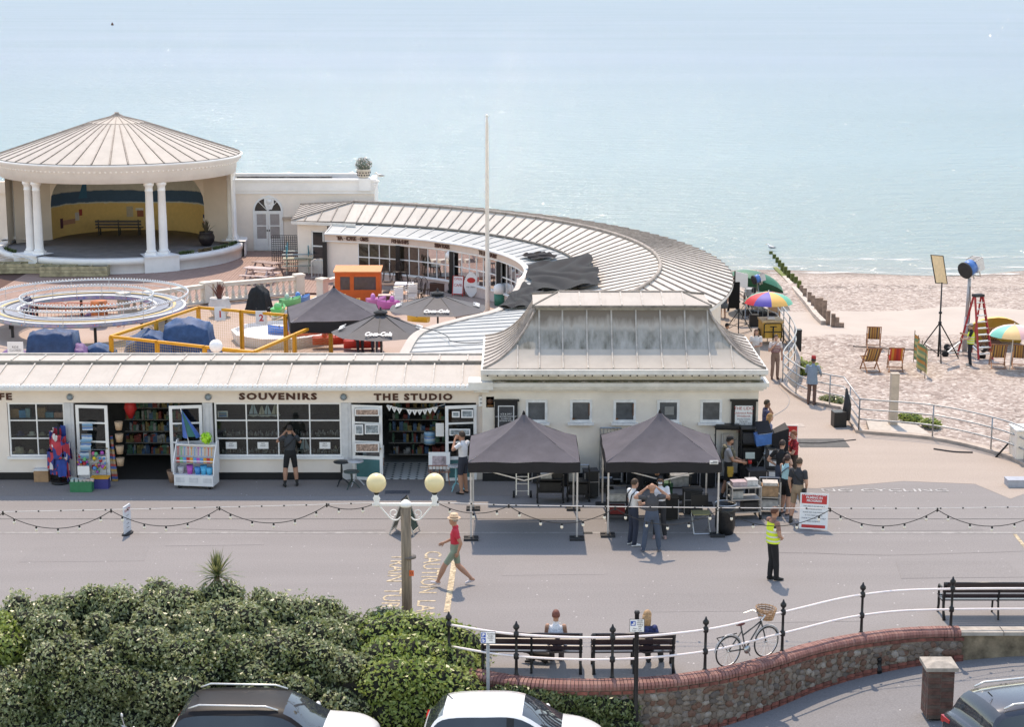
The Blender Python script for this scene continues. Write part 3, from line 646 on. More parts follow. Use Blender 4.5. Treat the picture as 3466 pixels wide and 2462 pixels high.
for i in range(N):
 t0,t1=TH0+(TH1-TH0)*i/N,TH0+(TH1-TH0)*(i+1)/N;e=(t1-t0)*.03
 TP(rr,part('inner_sheet',sheet4(rg_('inner',t0+e,-.02,-.05),rg_('inner',t1-e,-.02,-.05),rg_('ridge',t1-e,-.02),rg_('ridge',t0+e,-.02)),M_ROOF3))
 TP(rr,part('outer_sheet',sheet4(rg_('ridge',t0+e,-.02),rg_('ridge',t1-e,-.02),rg_('outer',t1-e,-.02,.1),rg_('outer',t0+e,-.02,.1)),M_ROOF3))
 m=MB();m.bar(rg_('inner',t0,.02,-.06),rg_('ridge',t0,.02),.05,.045);TP(rr,part('inner_batten',m,M_RIB))
 m=MB();m.bar(rg_('ridge',t0,.02),rg_('outer',t0,.02,.15),.055,.05);TP(rr,part('outer_batten',m,M_RIB))
m=MB();m.tube([rg_('ridge',t,.05)for t in ths],.07,6);TP(rr,part('ridge_roll',m,M_RIB))
m=MB();m.tube([rg_('inner',t,-.03,-.08)for t in ths],.05,5);TP(rr,part('eave_roll',m,M_RIBD))
m=MB();m.grid([[rg_('outer',t,-.14,.12),rg_('outer',t,-.01,.12)]for t in ths],flip=True);TP(rr,part('outer_fascia',m,WHITE_D))
hc,hb,he=g(986,748,2.76),g(1018,694,2.76),rg_('ridge',TH0);hi=rg_('inner',TH0);ho=rg_('outer',TH0)
for A,B_ in((hc,hi),(hb,hc)):
 n=5 if A is hb else 4
 for k in range(n):
  p0,p1=A.lerp(B_,k/n),A.lerp(B_,(k+.96)/n)
  if A is hc:q0,q1=hc.lerp(he,k/n),hc.lerp(he,(k+.96)/n)
  else:q0,q1=hb.lerp(he,k/n),hb.lerp(he,(k+.96)/n);q0,q1=q0 .lerp(hc.lerp(he,(n-k)/n*0+k/n),0),q1
  if A is hc:TP(rr,part('hip_sheet',sheet4(p0,p1,q1,q0),M_ROOF))
  if A is hc:m=MB();m.bar(p0+Vector((0,0,.03)),q0+Vector((0,0,.03)),.06,.06);TP(rr,part('hip_batten',m,M_RIB))
m=MB();m.extr([hb,hc,he],(0,0,.02));TP(rr,part('hip_sheet',m,M_ROOF))
for k in range(1,7):
 p0=hc.lerp(hb,k/7);s0=1-k/7
 m=MB();m.bar(p0+Vector((0,0,.04)),hb.lerp(he,1-k/7)+Vector((0,0,.04)),.06,.06);TP(rr,part('hip_batten',m,M_RIB))
for A,B_ in((hc,he),(hb,he)):m=MB();m.bar(A+Vector((0,0,.05)),B_+Vector((0,0,.05)),.08,.07);TP(rr,part('hip_roll',m,M_RIB))
m=MB();m.extr([hb,he,ho],(0,0,.02));TP(rr,part('hip_sheet',m,M_ROOF2))
wa,wb=g(1012,775,2.66),rg_('inner',TG0+.03,-.14,.35);wa=Vector((hc.x+.25,hc.y+.35,0));wb.z=0
m=MB();m.bar(hc+Vector((0,0,-.09)),hi+Vector((.6,-.6,-.09)),.05,.14);SP('eaves_board',m,WHITE_D,ring)
d=(wb-wa);Lw=d.length;d.normalize();up=Vector((0,0,1));nr=Vector((d.y,-d.x,0))
def wq(u0,u1,z0,z1,t=.12,off=0.0):m=MB();m.extr([wa+d*u0+nr*off+up*z0,wa+d*u1+nr*off+up*z0,wa+d*u1+nr*off+up*z1,wa+d*u0+nr*off+up*z1],-nr*t);return m
for r in((0,.75,0,2.7),(.75,Lw,2.25,2.7),(.75,Lw,0,.75),(Lw-.1,Lw,.75,2.25)):SP('end_wall',wq(*r),CREAMP,ring)
wn=SP('end_window',wq(.75,Lw-.1,1.45,1.52,.06,-.02),WHITE,ring)
for r in((.75,.82,.75,2.25),(1.35,1.41,.75,2.25),(Lw-.17,Lw-.1,.75,2.25),(.75,Lw-.1,2.19,2.25),(.75,Lw-.1,.75,.82)):TP(wn,part('frame_bar',wq(*r,.06,-.015),WHITE))
for r in((.82,1.35,.82,1.45),(.82,1.35,1.52,2.19),(1.41,Lw-.17,.82,1.45),(1.41,Lw-.17,1.52,2.19)):TP(wn,part('pane',wq(*r,.01,-.04),GLASS_DARK))
m=MB();sidew=[wa+d*0,Vector((hb.x+.3,hb.y-.2,0)),Vector((hb.x+.3,hb.y-.2,2.7)),wa+up*2.7];m.extr(sidew,(.12,0,0));SP('end_wall',m,CREAM,ring)
nth=60;E1=[rg_('gl',TG0+(R(-6)-TG0)*i/nth)for i in range(nth+1)];I1=[rg_('inner',TG0+(R(-6)-TG0)*i/nth,-.10)for i in range(nth+1)]
E2=smooth_path([E1[-1],Vector((0.25,70.2,2.36)),g(1698,1050,2.36),g(1560,1088,2.36),g(1425,1130,2.36),g(1372,1198,2.36),Vector((-3.62,53.6,2.36))],8)
I2=smooth_path([I1[-1],Vector((2.75,70.2,2.7)),Vector((2.6,66,2.7)),Vector((2.5,62.5,2.7)),Vector((2.4,59.8,2.7)),Vector((2.3,57.4,2.7)),Vector((2.2,53.6,2.7))],8)
Es,Is=E1+E2[1:],I1+I2[1:]
b=MB();b.grid([[a-up*.03,c-up*.03]for a,c in zip(Es,Is)]);vroof=SP('verandah_roof',b,M_BATTEN,ring)
Er,Ir=resample(E1,.52),None;Ir=[I1[0].lerp(I1[-1],0)]*0
def along(P,n):return resample(P,sum((b_-a).length for a,b_ in zip(P,P[1:]))/n)
for P1,P2,n in((E1,I1,27),(E2,I2,25)):
 A,B_=along(P1,n),along(P2,n)
 for i in range(n):
  TP(vroof,part('verandah_sheet',sheet4(A[i].lerp(A[i+1],.05),A[i].lerp(A[i+1],.95),B_[i].lerp(B_[i+1],.95),B_[i].lerp(B_[i+1],.05),.012),M_POLY))
  m=MB();m.bar(A[i]+up*.025,B_[i]+up*.025,.05,.045);TP(vroof,part('verandah_batten',m,M_BATTEN))
m=MB();m.grid([[p+up*.03,p-up*.04]for p in E1]);m2=sweep(E1,[(-.06,-.36),(-.06,.03),(.06,.03),(.06,-.02),(.0,-.02),(.0,-.36)]);b=MB();b.grid(m2,False);SP('fascia_board',b,mat((0.62,0.50,0.43),.6,.06),ring)
b=MB();b.grid(sweep(E1,[(-.12,.03),(-.12,.07),(.1,.07),(.1,.0)]),True);SP('eave_trim',b,WHITE,ring)
b=MB();b.grid(sweep(E1,[(.0,-.36),(.02,-.36),(.02,-.32),(.0,-.32)]),True);SP('lower_trim',b,WHITE,ring)
b=MB();b.grid(sweep(E2,[(-.16,.03),(-.16,.09),(.16,.09),(.16,-.12),(.12,-.12)]),False);SP('edge_flashing',b,M_ROOF,ring)
b=MB();b.grid(sweep(E2,[(.0,-2.36),(.0,-.05)]),False);SP('court_wall',b,CREAM,ring)
Ecum=[0.0]
for a,c in zip(E1,E1[1:]):Ecum.append(Ecum[-1]+(c-a).length)
def epos(s):
 k=max(0,min(len(E1)-2,next((i for i in range(len(Ecum)-1)if Ecum[i+1]>=s),len(E1)-2)));f=(s-Ecum[k])/max(1e-6,Ecum[k+1]-Ecum[k])
 return E1[k].lerp(E1[k+1],f),(E1[k+1]-E1[k]).normalized()
def s_at(sx):return min(((abs((p.x*FOC/(p.y*math.cos(PITCH)-(p.z-CAMH)*math.sin(PITCH))+1733)-sx),s)for p,s in zip(E1,Ecum)))[1]
for s,sx0,sx1 in(('TEA · COFFEE · CAKES',1140,1246),('FISH & CHIPS',1328,1387),('SUNDAY ROASTS',1466,1528),('THE LIDO RESTAURANT',1618,1686)):
 s0,s1=s_at(sx0),s_at(sx1);n=len(s)
 for k,ch in enumerate(s):
  if ch==' ':continue
  p,dd=epos(s0+(s1-s0)*(k+.5)/n);nn=Vector((dd.y,-dd.x,0))
  o=text(ch,.26,p+nn*.03+up*-.17,LET,rot=(math.pi/2,0,math.atan2(dd.y,dd.x)),bold=.008,ext=.004);TP(ring,o)
WT=[epos(Ecum[-1]*i/34)for i in range(35)]
inw=lambda p,dd,k=.12:p-Vector((dd.y,-dd.x,0))*k
base=[inw(p,dd)for p,dd in WT]
def zq(p,z):return Vector((p.x,p.y,z))
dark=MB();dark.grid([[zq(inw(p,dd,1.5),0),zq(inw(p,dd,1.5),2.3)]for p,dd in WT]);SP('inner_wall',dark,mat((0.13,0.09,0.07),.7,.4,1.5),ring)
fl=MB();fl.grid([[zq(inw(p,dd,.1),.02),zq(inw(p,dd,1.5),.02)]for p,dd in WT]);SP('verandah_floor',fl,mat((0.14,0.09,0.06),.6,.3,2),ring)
DOORK=(22,23,24)
for i in range(34):
 a,c=base[i],base[i+1]
 if i<3 or i in DOORK:
  if i<3:m=MB();m.extr([zq(a,0),zq(c,0),zq(c,2.02),zq(a,2.02)],(0,.08,0));SP('wall_panel',m,CREAMP,ring)
 else:
  m=MB();m.extr([zq(a,0),zq(c,0),zq(c,.52),zq(a,.52)],(0,.1,0));SP('low_wall',m,mat((0.60,0.49,0.45),.7,.06),ring)
 if i>=3:
  lo=.58 if i not in DOORK else.05
  wnd=MB();wnd.bar(zq(a,lo),zq(a,2.0),.045,.06);fr=SP('window',wnd,WHITE,ring)
  zm=1.30
  for zz_ in(lo,1.98,zm):m=MB();m.bar(zq(a,zz_),zq(c,zz_),.05,.05);TP(fr,part('glazing_bar',m,WHITE))
  if i not in DOORK:
   m=MB();m.bar(zq(a,.54),zq(c,.54),.16,.06);TP(fr,part('sill',m,WHITE))
  else:m=MB();m.extr([zq(a.lerp(c,.06),.08),zq(a.lerp(c,.94),.08),zq(a.lerp(c,.94),.62),zq(a.lerp(c,.06),.62)],(0,.03,0));TP(fr,part('door_panel',m,WHITE))
  for z0,z1 in((max(lo,.62),zm-.02),(zm+.02,1.96)):
   m=MB();m.extr([zq(a.lerp(c,.06),z0),zq(a.lerp(c,.94),z0),zq(a.lerp(c,.94),z1),zq(a.lerp(c,.06),z1)],(0,.01,0));TP(fr,part('pane',m,GLASS))
for i in(0,7,13,20,27):
 p,dd=WT[i];o_=p+Vector((dd.y,-dd.x,0))*.03;m=MB();m.box(o_.x-.10,o_.x+.10,o_.y-.10,o_.y+.10,0,2.0);SP('post',m,BLACK,ring)
b=MB();b.grid([[zq(rg_('outer',t,0,-.35),-1.2),zq(rg_('outer',t,0,-.35),2.65)]for t in ths],flip=True);SP('outer_wall',b,CREAM,ring)
b=MB();b.box(6.72,6.9,58.6,61.5,0,2.6);SP('corner_post_wall',b,WHITE_D,ring)
# bandstand
BX,BY=-20.84,95.2;FL=0.75
bs=thing('bandstand','round open-fronted bandstand with white columns and a conical ribbed roof','bandstand',(BX,BY,0))
WHITE_B=mat((0.84,0.82,0.81),.55,.05,1.5)
def fa(deg):return R(-90+deg)
b=MB();b.lathe([(6.42,0),(6.42,.55),(6.5,.56),(6.5,.84),(6.42,.86),(6.0,.86),(6.0,.70)],n=72);part('base_wall',b,WHITE_B,bs)
b=MB();b.lathe([(0.001,FL-.04),(6.02,FL-.04),(6.02,FL),(0.001,FL)],n=64);part('stage_floor',b,mat((0.17,0.158,0.16),.7,.15,2),bs)
PAIRS=(-36.0,29.4,94.8,-101.4)
for c in PAIRS:
 b=MB();w0=fa(c-8);w1=fa(c+8);b.lathe([(6.56,0.02),(6.56,.93)],n=4,a0=w0,a1=w1,smooth=False);b.lathe([(5.3,.93),(6.62,.93),(6.62,.86),(6.5,.86)][::-1],n=4,a0=w0,a1=w1,smooth=False);part('pedestal',b,WHITE_B,bs)
 for s in(-3.2,3.2):
  a=fa(c+s);x,y=5.85*math.cos(a),5.85*math.sin(a)
  b=MB();b.cbox((x,y,.99),.56,.56,.12);b.lathe([(.27,1.05),(.27,1.13),(.23,1.16),(.225,1.2),(.215,2.6),(.19,4.12),(.21,4.14),(.21,4.20),(.19,4.22),(.20,4.38),(.27,4.46),(.27,4.6)],(x,y,0),14);part('column',b,WHITE_B,bs)
ent=MB();ent.lathe([(5.6,4.58),(6.12,4.58),(6.12,4.78),(6.16,4.79),(6.16,5.06),(6.2,5.08),(6.2,5.16),(6.42,5.30),(6.46,5.42),(6.5,5.46),(6.5,5.53),(6.2,5.55)],n=80);e=part('entablature',ent,WHITE_B,bs)
tb=MB();tb.cbox((6.24,0,5.19),.10,.09,.09);tme=tb.mesh('dentil');tme.materials.append(WHITE_B)
for i in range(150):
 o=inst('dentil',tme,(0,0,0),e,(0,0,2*math.pi*i/150))
b=MB();b.lathe([(5.7,4.6),(5.7,5.4)],n=64);b.lathe([(0.01,5.4),(5.7,5.4)],n=64);part('ceiling',b,mat((0.65,0.60,0.54),.8),bs)
APEX=7.56
b=MB();b.lathe([(6.34,5.54),(1.45,7.18),(1.4,7.17),(.3,7.5),(.001,APEX)],n=72);cr=part('roof',b,M_RIBD,bs)
NB=44
for i in range(NB):
 a0,a1=2*math.pi*i/NB,2*math.pi*(i+1)/NB;e0=.035
 def cp(r,a,z):return(r*math.cos(a),r*math.sin(a),z)
 if i%2==0 or True:
  m=MB();m.extr([cp(6.36,a0+.008,5.555),cp(6.36,a1-.008,5.555),cp(1.5,a1-.02,7.19),cp(1.5,a0+.02,7.19)],(0,0,.02));part('roof_sheet',m,M_ROOF,cr)
 m=MB();m.bar(cp(6.38,a0,5.58),cp(1.46,a0,7.225),.05,.06);part('roof_batten',m,M_RIB,cr)
 if i%2==0:
  a2=a0+2*math.pi*2/NB;m=MB();m.extr([cp(1.47,a0+.02,7.215),cp(1.47,a2-.02,7.215),cp(.25,a2-.05,7.53),cp(.25,a0+.05,7.53)],(0,0,.02));part('upper_roof_sheet',m,M_ROOF2,cr)
  m=MB();m.bar(cp(1.47,a0,7.24),cp(.25,a0,7.56),.04,.04);part('roof_batten',m,M_RIB,cr)
b=MB();b.lathe([(.30,7.5),(.30,7.6),(.12,7.68),(.14,7.74),(.001,7.76)],n=14);part('finial',b,M_RIB,bs)
b=MB();b.lathe([(6.36,5.525),(6.40,5.525),(6.40,5.57),(6.36,5.57)],n=80);part('eave_strip',b,M_RIBD,bs)
NY,NR=1.6,4.15
M_BSW=mat((0.68,0.58,0.50),.75,.05,.8)
for s in(-1,1):
 b=MB();P0=Vector((s*5.75,.2,0));P1=Vector((s*NR,NY,0));b.extr([P0+Vector((0,0,FL)),P1+Vector((0,0,FL)),P1+Vector((0,0,5.35)),P0+Vector((0,0,5.35))],(s*.02,.2,0));part('wing_wall',b,M_BSW,bs)
pts=[(-NR,NY,5.38)]+[(-NR*math.cos(math.pi*k/20),NY,2.7+2.6*math.sin(math.pi*k/20))for k in range(21)]+[(NR,NY,5.38)]
b=MB()
for k in range(len(pts)-1):
 p0,p1=pts[k],pts[k+1];b.add([(p0[0],NY,p0[2]),(p1[0],NY,p1[2]),(p1[0],NY,5.4),(p0[0],NY,5.4)],[(0,1,2,3)])
part('niche_arch',b,M_BSW,bs)
def _mural():
 w=W('beach_mural');z=w.sep(2);x=w.sep(0);n1=w.noise(1.6,5,w.map((1,1,2)));n2=w.noise(5,4)
 zz=w.math('ADD',z,w.math('MULTIPLY',w.math('SUBTRACT',n1,0.5),0.16));zz=w.math('ADD',zz,w.math('MULTIPLY',w.math('ABSOLUTE',x),-0.045))
 c=w.ramp(w.n('MapRange',Value=zz,i1=0.7,i2=5.0),(0.0,(0.64,0.43,0.17)),(0.34,(0.72,0.49,0.19)),(0.362,(0.72,0.52,0.24)),(0.37,(0.6,0.66,0.7)),(0.385,(0.06,0.12,0.22)),(0.52,(0.065,0.13,0.23)),(0.535,(0.64,0.63,0.61)),(1.0,(0.68,0.66,0.64)))
 w.col(w.mix(0.25,c,w.ramp(n2,(0.3,(0.5,0.5,0.5)),(0.7,(1,1,1))),'MULTIPLY'));return w.set(Roughness=.85)
b=MB();b.lathe([(NR,FL),(NR,5.4)],(0,NY,0),n=48,a0=0,a1=math.pi);mw=part('mural_wall',b,_mural(),bs)
def mural_patch(d0,d1,z0,z1,m,top=None):
 b=MB();rr_=NR-.015;n=5;rows=[]
 for k in range(n+1):
  a=fa(180-(d0+(d1-d0)*k/n));zt=z1 if top is None else z0+(z1-z0)*top(k/n);rows.append([(rr_*math.cos(a),NY+rr_*math.sin(a),z0),(rr_*math.cos(a),NY+rr_*math.sin(a),zt)])
 b.grid(rows);part('painted_figure',b,m,mw)
mural_patch(-52,-44,2.7,4.2,mat((0.05,0.16,0.30),.8),lambda t:t)
mural_patch(-70,-56,1.35,1.62,mat((0.42,0.22,0.15),.8));mural_patch(-56,-52,1.5,1.95,mat((0.55,0.5,0.48),.8));mural_patch(-52,-49,1.75,2.1,mat((0.35,0.06,0.05),.8));mural_patch(-74,-70,1.2,1.75,mat((0.10,0.03,0.05),.8))
mural_patch(66,84,1.75,1.95,mat((0.02,0.03,0.12),.8));mural_patch(66,84,1.58,1.75,mat((0.6,0.6,0.62),.8));mural_patch(68,86,1.42,1.58,mat((0.25,0.03,0.03),.8))
mural_patch(-13,-8,1.5,2.1,mat((0.45,0.38,0.30),.8));mural_patch(-5,0,1.5,1.9,mat((0.30,0.10,0.06),.8));mural_patch(-6,0,1.85,2.0,mat((0.65,0.62,0.58),.8))
b=MB();b.lathe([(6.0,0),(6.0,5.4)],n=40,a0=R(-5),a1=R(185));part('rear_wall',b,CREAM,bs)
def tuft(mb,c,h,r,n,w=.03,droop=.3):
 for i in range(n):
  a=rnd.uniform(0,6.283);l=h*rnd.uniform(.6,1.15);d=Vector((math.cos(a),math.sin(a),0));s=Vector((-d.y,d.x,0))*w;k=rnd.uniform(.15,1)*r
  p=[Vector(c)+d*(k*t**1.3)+Vector((0,0,l*(t-droop*t*t)))for t in(0,.55,1)]
  mb.add([p[0]-s,p[0]+s,p[1]+s*.8,p[1]-s*.8,p[2]],[(0,1,2,3),(3,2,4)])
def leafball(mb,c,rx,ry,rz,n,s=.06,fill=.55):
 for i in range(n):
  v=Vector((rnd.gauss(0,1),rnd.gauss(0,1),rnd.gauss(0,1))).normalized();k=rnd.uniform(fill,1.05)
  p=Vector(c)+Vector((v.x*rx*k,v.y*ry*k,v.z*rz*k));nrm=(v+Vector((rnd.uniform(-.8,.8),rnd.uniform(-.8,.8),rnd.uniform(-.3,.9)))).normalized()
  t=nrm.orthogonal().normalized();t.rotate(Matrix.Rotation(rnd.uniform(0,6.28),3,nrm));u=nrm.cross(t);ss=s*rnd.uniform(.6,1.3)
  mb.add([p-t*ss,p+u*ss*.5,p+t*ss,p-u*ss*.5],[(0,1,2,3)])
GREEN1=mat((0.07,0.11,0.035),.6,.4,3);GREEN2=mat((0.10,0.15,0.05),.6,.4,3);DRYG=mat((0.20,0.15,0.08),.8,.4,3)
for k,(d0,d1,m)in enumerate(((-62,-47,GREEN1),(39,47,GREEN2),(50,58,DRYG),(60,72,GREEN2),(74,84,GREEN1))):
 b=MB()
 for i in range(26):
  a=fa(rnd.uniform(d0,d1));tuft(b,(6.22*math.cos(a),6.22*math.sin(a),.85),.28,.2,7,.025)
 part('rim_planting',b,m,bs)['kind']='stuff'
 # bench and pots on the stage
def bench_simple(name,label,loc,rz,L=2.1,wood=WOODD):
 t=thing(name,label,'bench',loc,rz)
 for k in range(3):b=MB();b.box(-L/2,L/2,-.05+k*.14,.07+k*.14,.42,.46);part('seat_slat',b,wood,t)
 for k in range(2):b=MB();b.box(-L/2+.03,L/2-.03,.40+k*.03,.43+k*.03,.58+k*.17,.70+k*.17);part('back_slat',b,wood,t)
 for x in(-L/2+.2,0,L/2-.2):b=MB();b.bar((x,.42,.9),(x,.36,0),.06,.06);b.bar((x,-.02,.42),(x,-.06,0),.06,.06);b.bar((x,-.05,.40),(x,.38,.40),.06,.04);part('leg',b,BLACK,t)
 return t
p=g(405,797,FL);bench_simple('stage_bench','dark slatted bench standing on the bandstand stage',(p.x,p.y+.2,FL),math.pi,2.6,mat((0.06,0.045,0.04),.6,.2))
POT=mat((0.025,0.018,0.02),.4,.2)
def pot_plant(name,label,loc,s=1.0,plant=GREEN1,pot=POT,h=.8,n=26):
 t=thing(name,label,'potted plant',loc,0,None,s);b=MB();b.lathe([(.17,0),(.30,.18),(.33,.36),(.26,.52),(.29,.56),(.25,.56),(.22,.48)],n=14);part('pot',b,pot,t)
 b=MB();tuft(b,(0,0,.45),h,.42,n,.035,.25);part('leaves',b,plant,t);return t
p=g(700,832,FL);pot_plant('urn_planter','dark urn with a spiky plant at the right of the stage',(p.x,p.y,FL),1.35,mat((0.10,0.08,0.05),.7,.3),POT,.75)
p=g(118,832,FL);pot_plant('urn_planter','dark urn half hidden behind the first column pair on the stage',(p.x,p.y,FL),1.35,mat((0.09,0.06,0.08),.7,.3),POT,.6)
# rear range behind the bandstand
YB=97.3
rb=thing('rear_building','flat-roofed cream rear range with parapet and an arched double door','building',(-11,YB,0))
x1=q(1268,700,YB).x
zt,zc=q(1000,610,YB).z,q(1000,645,YB).z
b=MB();b.box(BX+5.2,x1,YB,YB+.3,0,zc);SP('front_wall',b,mat((0.88,0.77,0.68),.75,.05,1.2),rb)
b=MB();b.box(BX+5.2,x1+.05,YB-.10,YB+.3,zc,zt-.04);b.box(BX+5.2,x1+.12,YB-.18,YB+.35,zt-.04,zt+.06);b.box(BX+5.2,x1+.02,YB-.06,YB,zc-.18,zc);SP('parapet',b,WHITE_B,rb)
b=MB();b.box(BX+5.2,x1-.8,YB+2.4,YB+2.7,zc-.4,zt+.12);b.box(x1-.3,x1,YB+.3,YB+2.7,0,zt+.02);SP('rear_parapet',b,WHITE_B,rb)
b=MB();b.box(BX+5.2,x1-.3,YB+.3,YB+2.4,zt-.35,zt-.3);SP('flat_roof',b,mat((0.12,0.09,0.08),.8,.4,2),rb)
b=MB();b.box(BX+5.6,x1-2.5,YB+1.9,YB+2.2,zt-.3,zt+.02);SP('roof_duct',b,mat((0.2,0.2,0.2),.6,.4,4),rb)
b=MB();c=q(1235,610,YB);b.box(c.x-.32,c.x+.32,YB-.2,YB+.45,zc,zt+.12);SP('corner_pedestal',b,WHITE_B,rb)
b=MB();b.box(-40,BX-5.2,YB-1.2,YB-.9,0,zc);b.box(-40,BX-5.2,YB-1.35,YB-.8,zc,zt+.05);SP('far_wall',b,CREAMP,rb)
for i in range(4):b=MB();b.box(x1-.02,x1+.25-.06*i,YB-.2,YB+.2,zt-.1-.14*i,zt-.14*i);SP('corner_cornice',b,WHITE_B,rb)
dc=q(911,860,YB);dx=.72
b=MB();b.box(dc.x-dx-.10,dc.x-dx,YB-.08,YB,.1,2.25);b.box(dc.x+dx,dc.x+dx+.10,YB-.08,YB,.1,2.25)
n=14
for i in range(n):
 a0,a1=math.pi*i/n,math.pi*(i+1)/n;b.extr([(dc.x+dx*math.cos(a0),YB-.08,2.25+dx*math.sin(a0)),(dc.x+(dx+.1)*math.cos(a0),YB-.08,2.25+(dx+.1)*math.sin(a0)),(dc.x+(dx+.1)*math.cos(a1),YB-.08,2.25+(dx+.1)*math.sin(a1)),(dc.x+dx*math.cos(a1),YB-.08,2.25+dx*math.sin(a1))],(0,.08,0))
b.box(dc.x-dx,dc.x+dx,YB-.06,YB,2.2,2.27);df=SP('door_surround',b,WHITE,rb)
b=MB();b.extr([(dc.x+dx*math.cos(math.pi*i/n),YB-.02,2.27+dx*math.sin(math.pi*i/n))for i in range(n+1)],(0,.015,0));TP(df,part('fanlight_pane',b,GLASS_DARK))
for k in(1,2,3):b=MB();a=math.pi*k/4;b.bar((dc.x,YB-.03,2.27),(dc.x+dx*math.cos(a),YB-.03,2.27+dx*math.sin(a)),.04,.03);TP(df,part('fanlight_bar',b,WHITE))
for s in(-1,1):
 xa,xb=sorted((dc.x+s*.01,dc.x+s*dx));b=MB()
 for r in((xa,xa+.1,.1,2.2),(xb-.1,xb,.1,2.2),(xa+.1,xb-.1,2.1,2.2),(xa+.1,xb-.1,.1,.75),(xa+.1,xb-.1,1.42,1.48)):b.box(r[0],r[1],YB-.05,YB-.01,r[2],r[3])
 dl=SP('door_leaf',b,WHITE,rb)
 for z0,z1 in((.75,1.42),(1.48,2.1)):b=MB();b.box(xa+.1,xb-.1,YB-.03,YB-.02,z0,z1);TP(dl,part('pane',b,mat((0.34,0.31,0.31),.3,.1)))
 b=MB();b.cbox((dc.x+s*.06,YB-.07,1.2),.05,.05,.1);TP(dl,part('handle',b,BLACK))
p=q(911,685,YB);b=MB();b.extr([(p.x-.26,YB-.06,p.z+.3),(p.x-.26,YB-.06,p.z-.1),(p.x-.14,YB-.06,p.z-.38),(p.x+.14,YB-.06,p.z-.38),(p.x+.26,YB-.06,p.z-.1),(p.x+.26,YB-.06,p.z+.3),(p.x,YB-.06,p.z+.42)][::-1],(0,.06,0));b.ball((p.x,YB-.06,p.z+.05),.15,8,sy=.5);b.ball((p.x,YB-.06,p.z-.18),.08,8,sy=.5);SP('plaster_crest',b,WHITE_B,rb)
p=q(972,738,YB);b=MB();b.cbox((p.x,YB-.08,p.z),.5,.14,.13);SP('bulkhead_light',b,mat((0.5,0.4,0.33),.5),rb)
c=q(1230,600,YB);t=thing('flower_basket','latticed white basket of pale flowers on the parapet corner','planter',(c.x,YB+.12,zt+.12))
b=MB();b.lathe([(.24,0),(.30,.06),(.38,.42),(.42,.46),(.38,.48),(.3,.44)],n=16);part('basket',b,mat((0.62,0.57,0.50),.7,.1),t)
for k in range(14):
 for j in range(2):a=2*math.pi*(k+.5*j)/14;r_=.335+.05*j;b=MB();b.rbox((r_*math.cos(a),r_*math.sin(a),.16+.14*j),.02,.07,.07,a,R(45));part('lattice_hole',b,mat((0.06,0.05,0.05),.9),t)
b=MB();leafball(b,(0,0,.72),.44,.44,.36,420,.07,.6);part('foliage',b,mat((0.16,0.19,0.14),.7,.4,4),t)
b=MB();leafball(b,(0,0,.76),.46,.46,.36,200,.05,.9);part('blossom',b,mat((0.62,0.54,0.50),.7,.3,6),t)
def gull(loc,rz,label,sc=1.0):
 t=thing('gull',label,'bird',loc,rz,None,sc);b=MB();b.tube([(0,-.24,.16),(0,-.12,.19),(0,0,.21),(0,.1,.24),(0,.15,.32),(0,.19,.35),(0,.22,.35)],[.015,.05,.085,.08,.045,.045,.02],8);b.tube([(-.03,0,.14),(-.03,0,0)],.008,4);b.tube([(.03,0,.14),(.03,0,0)],.008,4);part('body',b,mat((0.75,0.75,0.75),.6,.05),t)
 for s in(-1,1):b=MB();b.tube([(s*.06,.08,.23),(s*.09,-.05,.22),(s*.05,-.26,.2)],[.02,.05,.01],6);part('wing',b,mat((0.25,0.26,0.28),.6,.1),t)
 b=MB();b.tube([(0,.21,.35),(0,.28,.335)],[.014,.004],5);part('beak',b,YELLOW,t)
gull((q(1283,600,YB).x,YB+.5,zt+.0),R(100),'gull perched at the end of the rear parapet')
# court floor zones, deck, balustrade
DECK=mat((0.33,0.215,0.18),.75,.25,3,stretch=(1,6,1))
pA,pB=g(1013,995,.1),g(504,1045,.1)
dk=thing('timber_deck','reddish boarded deck before the bandstand','deck',(-15,84,0));dk['kind']='structure'
b=MB();b.prism([(-32,79.2),(-16.4,79.2),(-10,83.2),(-6.6,83.2),(-6.6,97.2),(-32,97.2)],.02,.07);SP('deck_frame',b,mat((0.10,0.05,0.04),.9),dk)
bw=.145
for i in range(120):
 x=-24.4+i*bw;b=MB();y0=79.2+max(0,(x+16.4)*.66)if x<-10 else 83.2
 b.box(x+.006,x+bw-.006,y0,97.0,.07,.10+rnd.uniform(-.003,.003));SP('deck_board',b,DECK,dk)
BAL=mat((0.68,0.62,0.54),.7,.08,2)
tb=MB();tb.cbox((0,0,.05),.17,.17,.1);tb.lathe([(.05,.1),(.075,.13),(.085,.22),(.05,.34),(.035,.42),(.05,.47),(.055,.5),(.04,.54)],n=10);tb.cbox((0,0,.56),.14,.14,.05);bal_me=tb.mesh('baluster');bal_me.materials.append(BAL)
def balustrade(name,label,P0,P1,z,n,piers=(True,True)):
 t=thing(name,label,'balustrade',((P0+P1)/2).to_tuple());d=P1-P0;L=d.length;a=math.atan2(d.y,d.x);t.rotation_euler=(0,0,a);t.location.z=z
 b=MB();b.box(-L/2,L/2,-.13,.13,0,.1);part('base_course',b,BAL,t)
 b=MB();b.box(-L/2,L/2,-.14,.14,.68,.8);b.box(-L/2,L/2,-.17,.17,.8,.85);part('handrail',b,BAL,t)
 for i in range(n):inst('baluster',bal_me,(-L/2+L*(i+.5)/n,0,.10),t)
 for s,f in zip((-1,1),piers):
  if f:b=MB();b.box(s*L/2-.2,s*L/2+.2,-.2,.2,0,.86);b.box(s*L/2-.24,s*L/2+.24,-.24,.24,.86,.95);part('pier',b,BAL,t)
balustrade('stone_balustrade','cream stone balustrade beside the picnic tables',g(735,1020,.1),pA,.1,13)
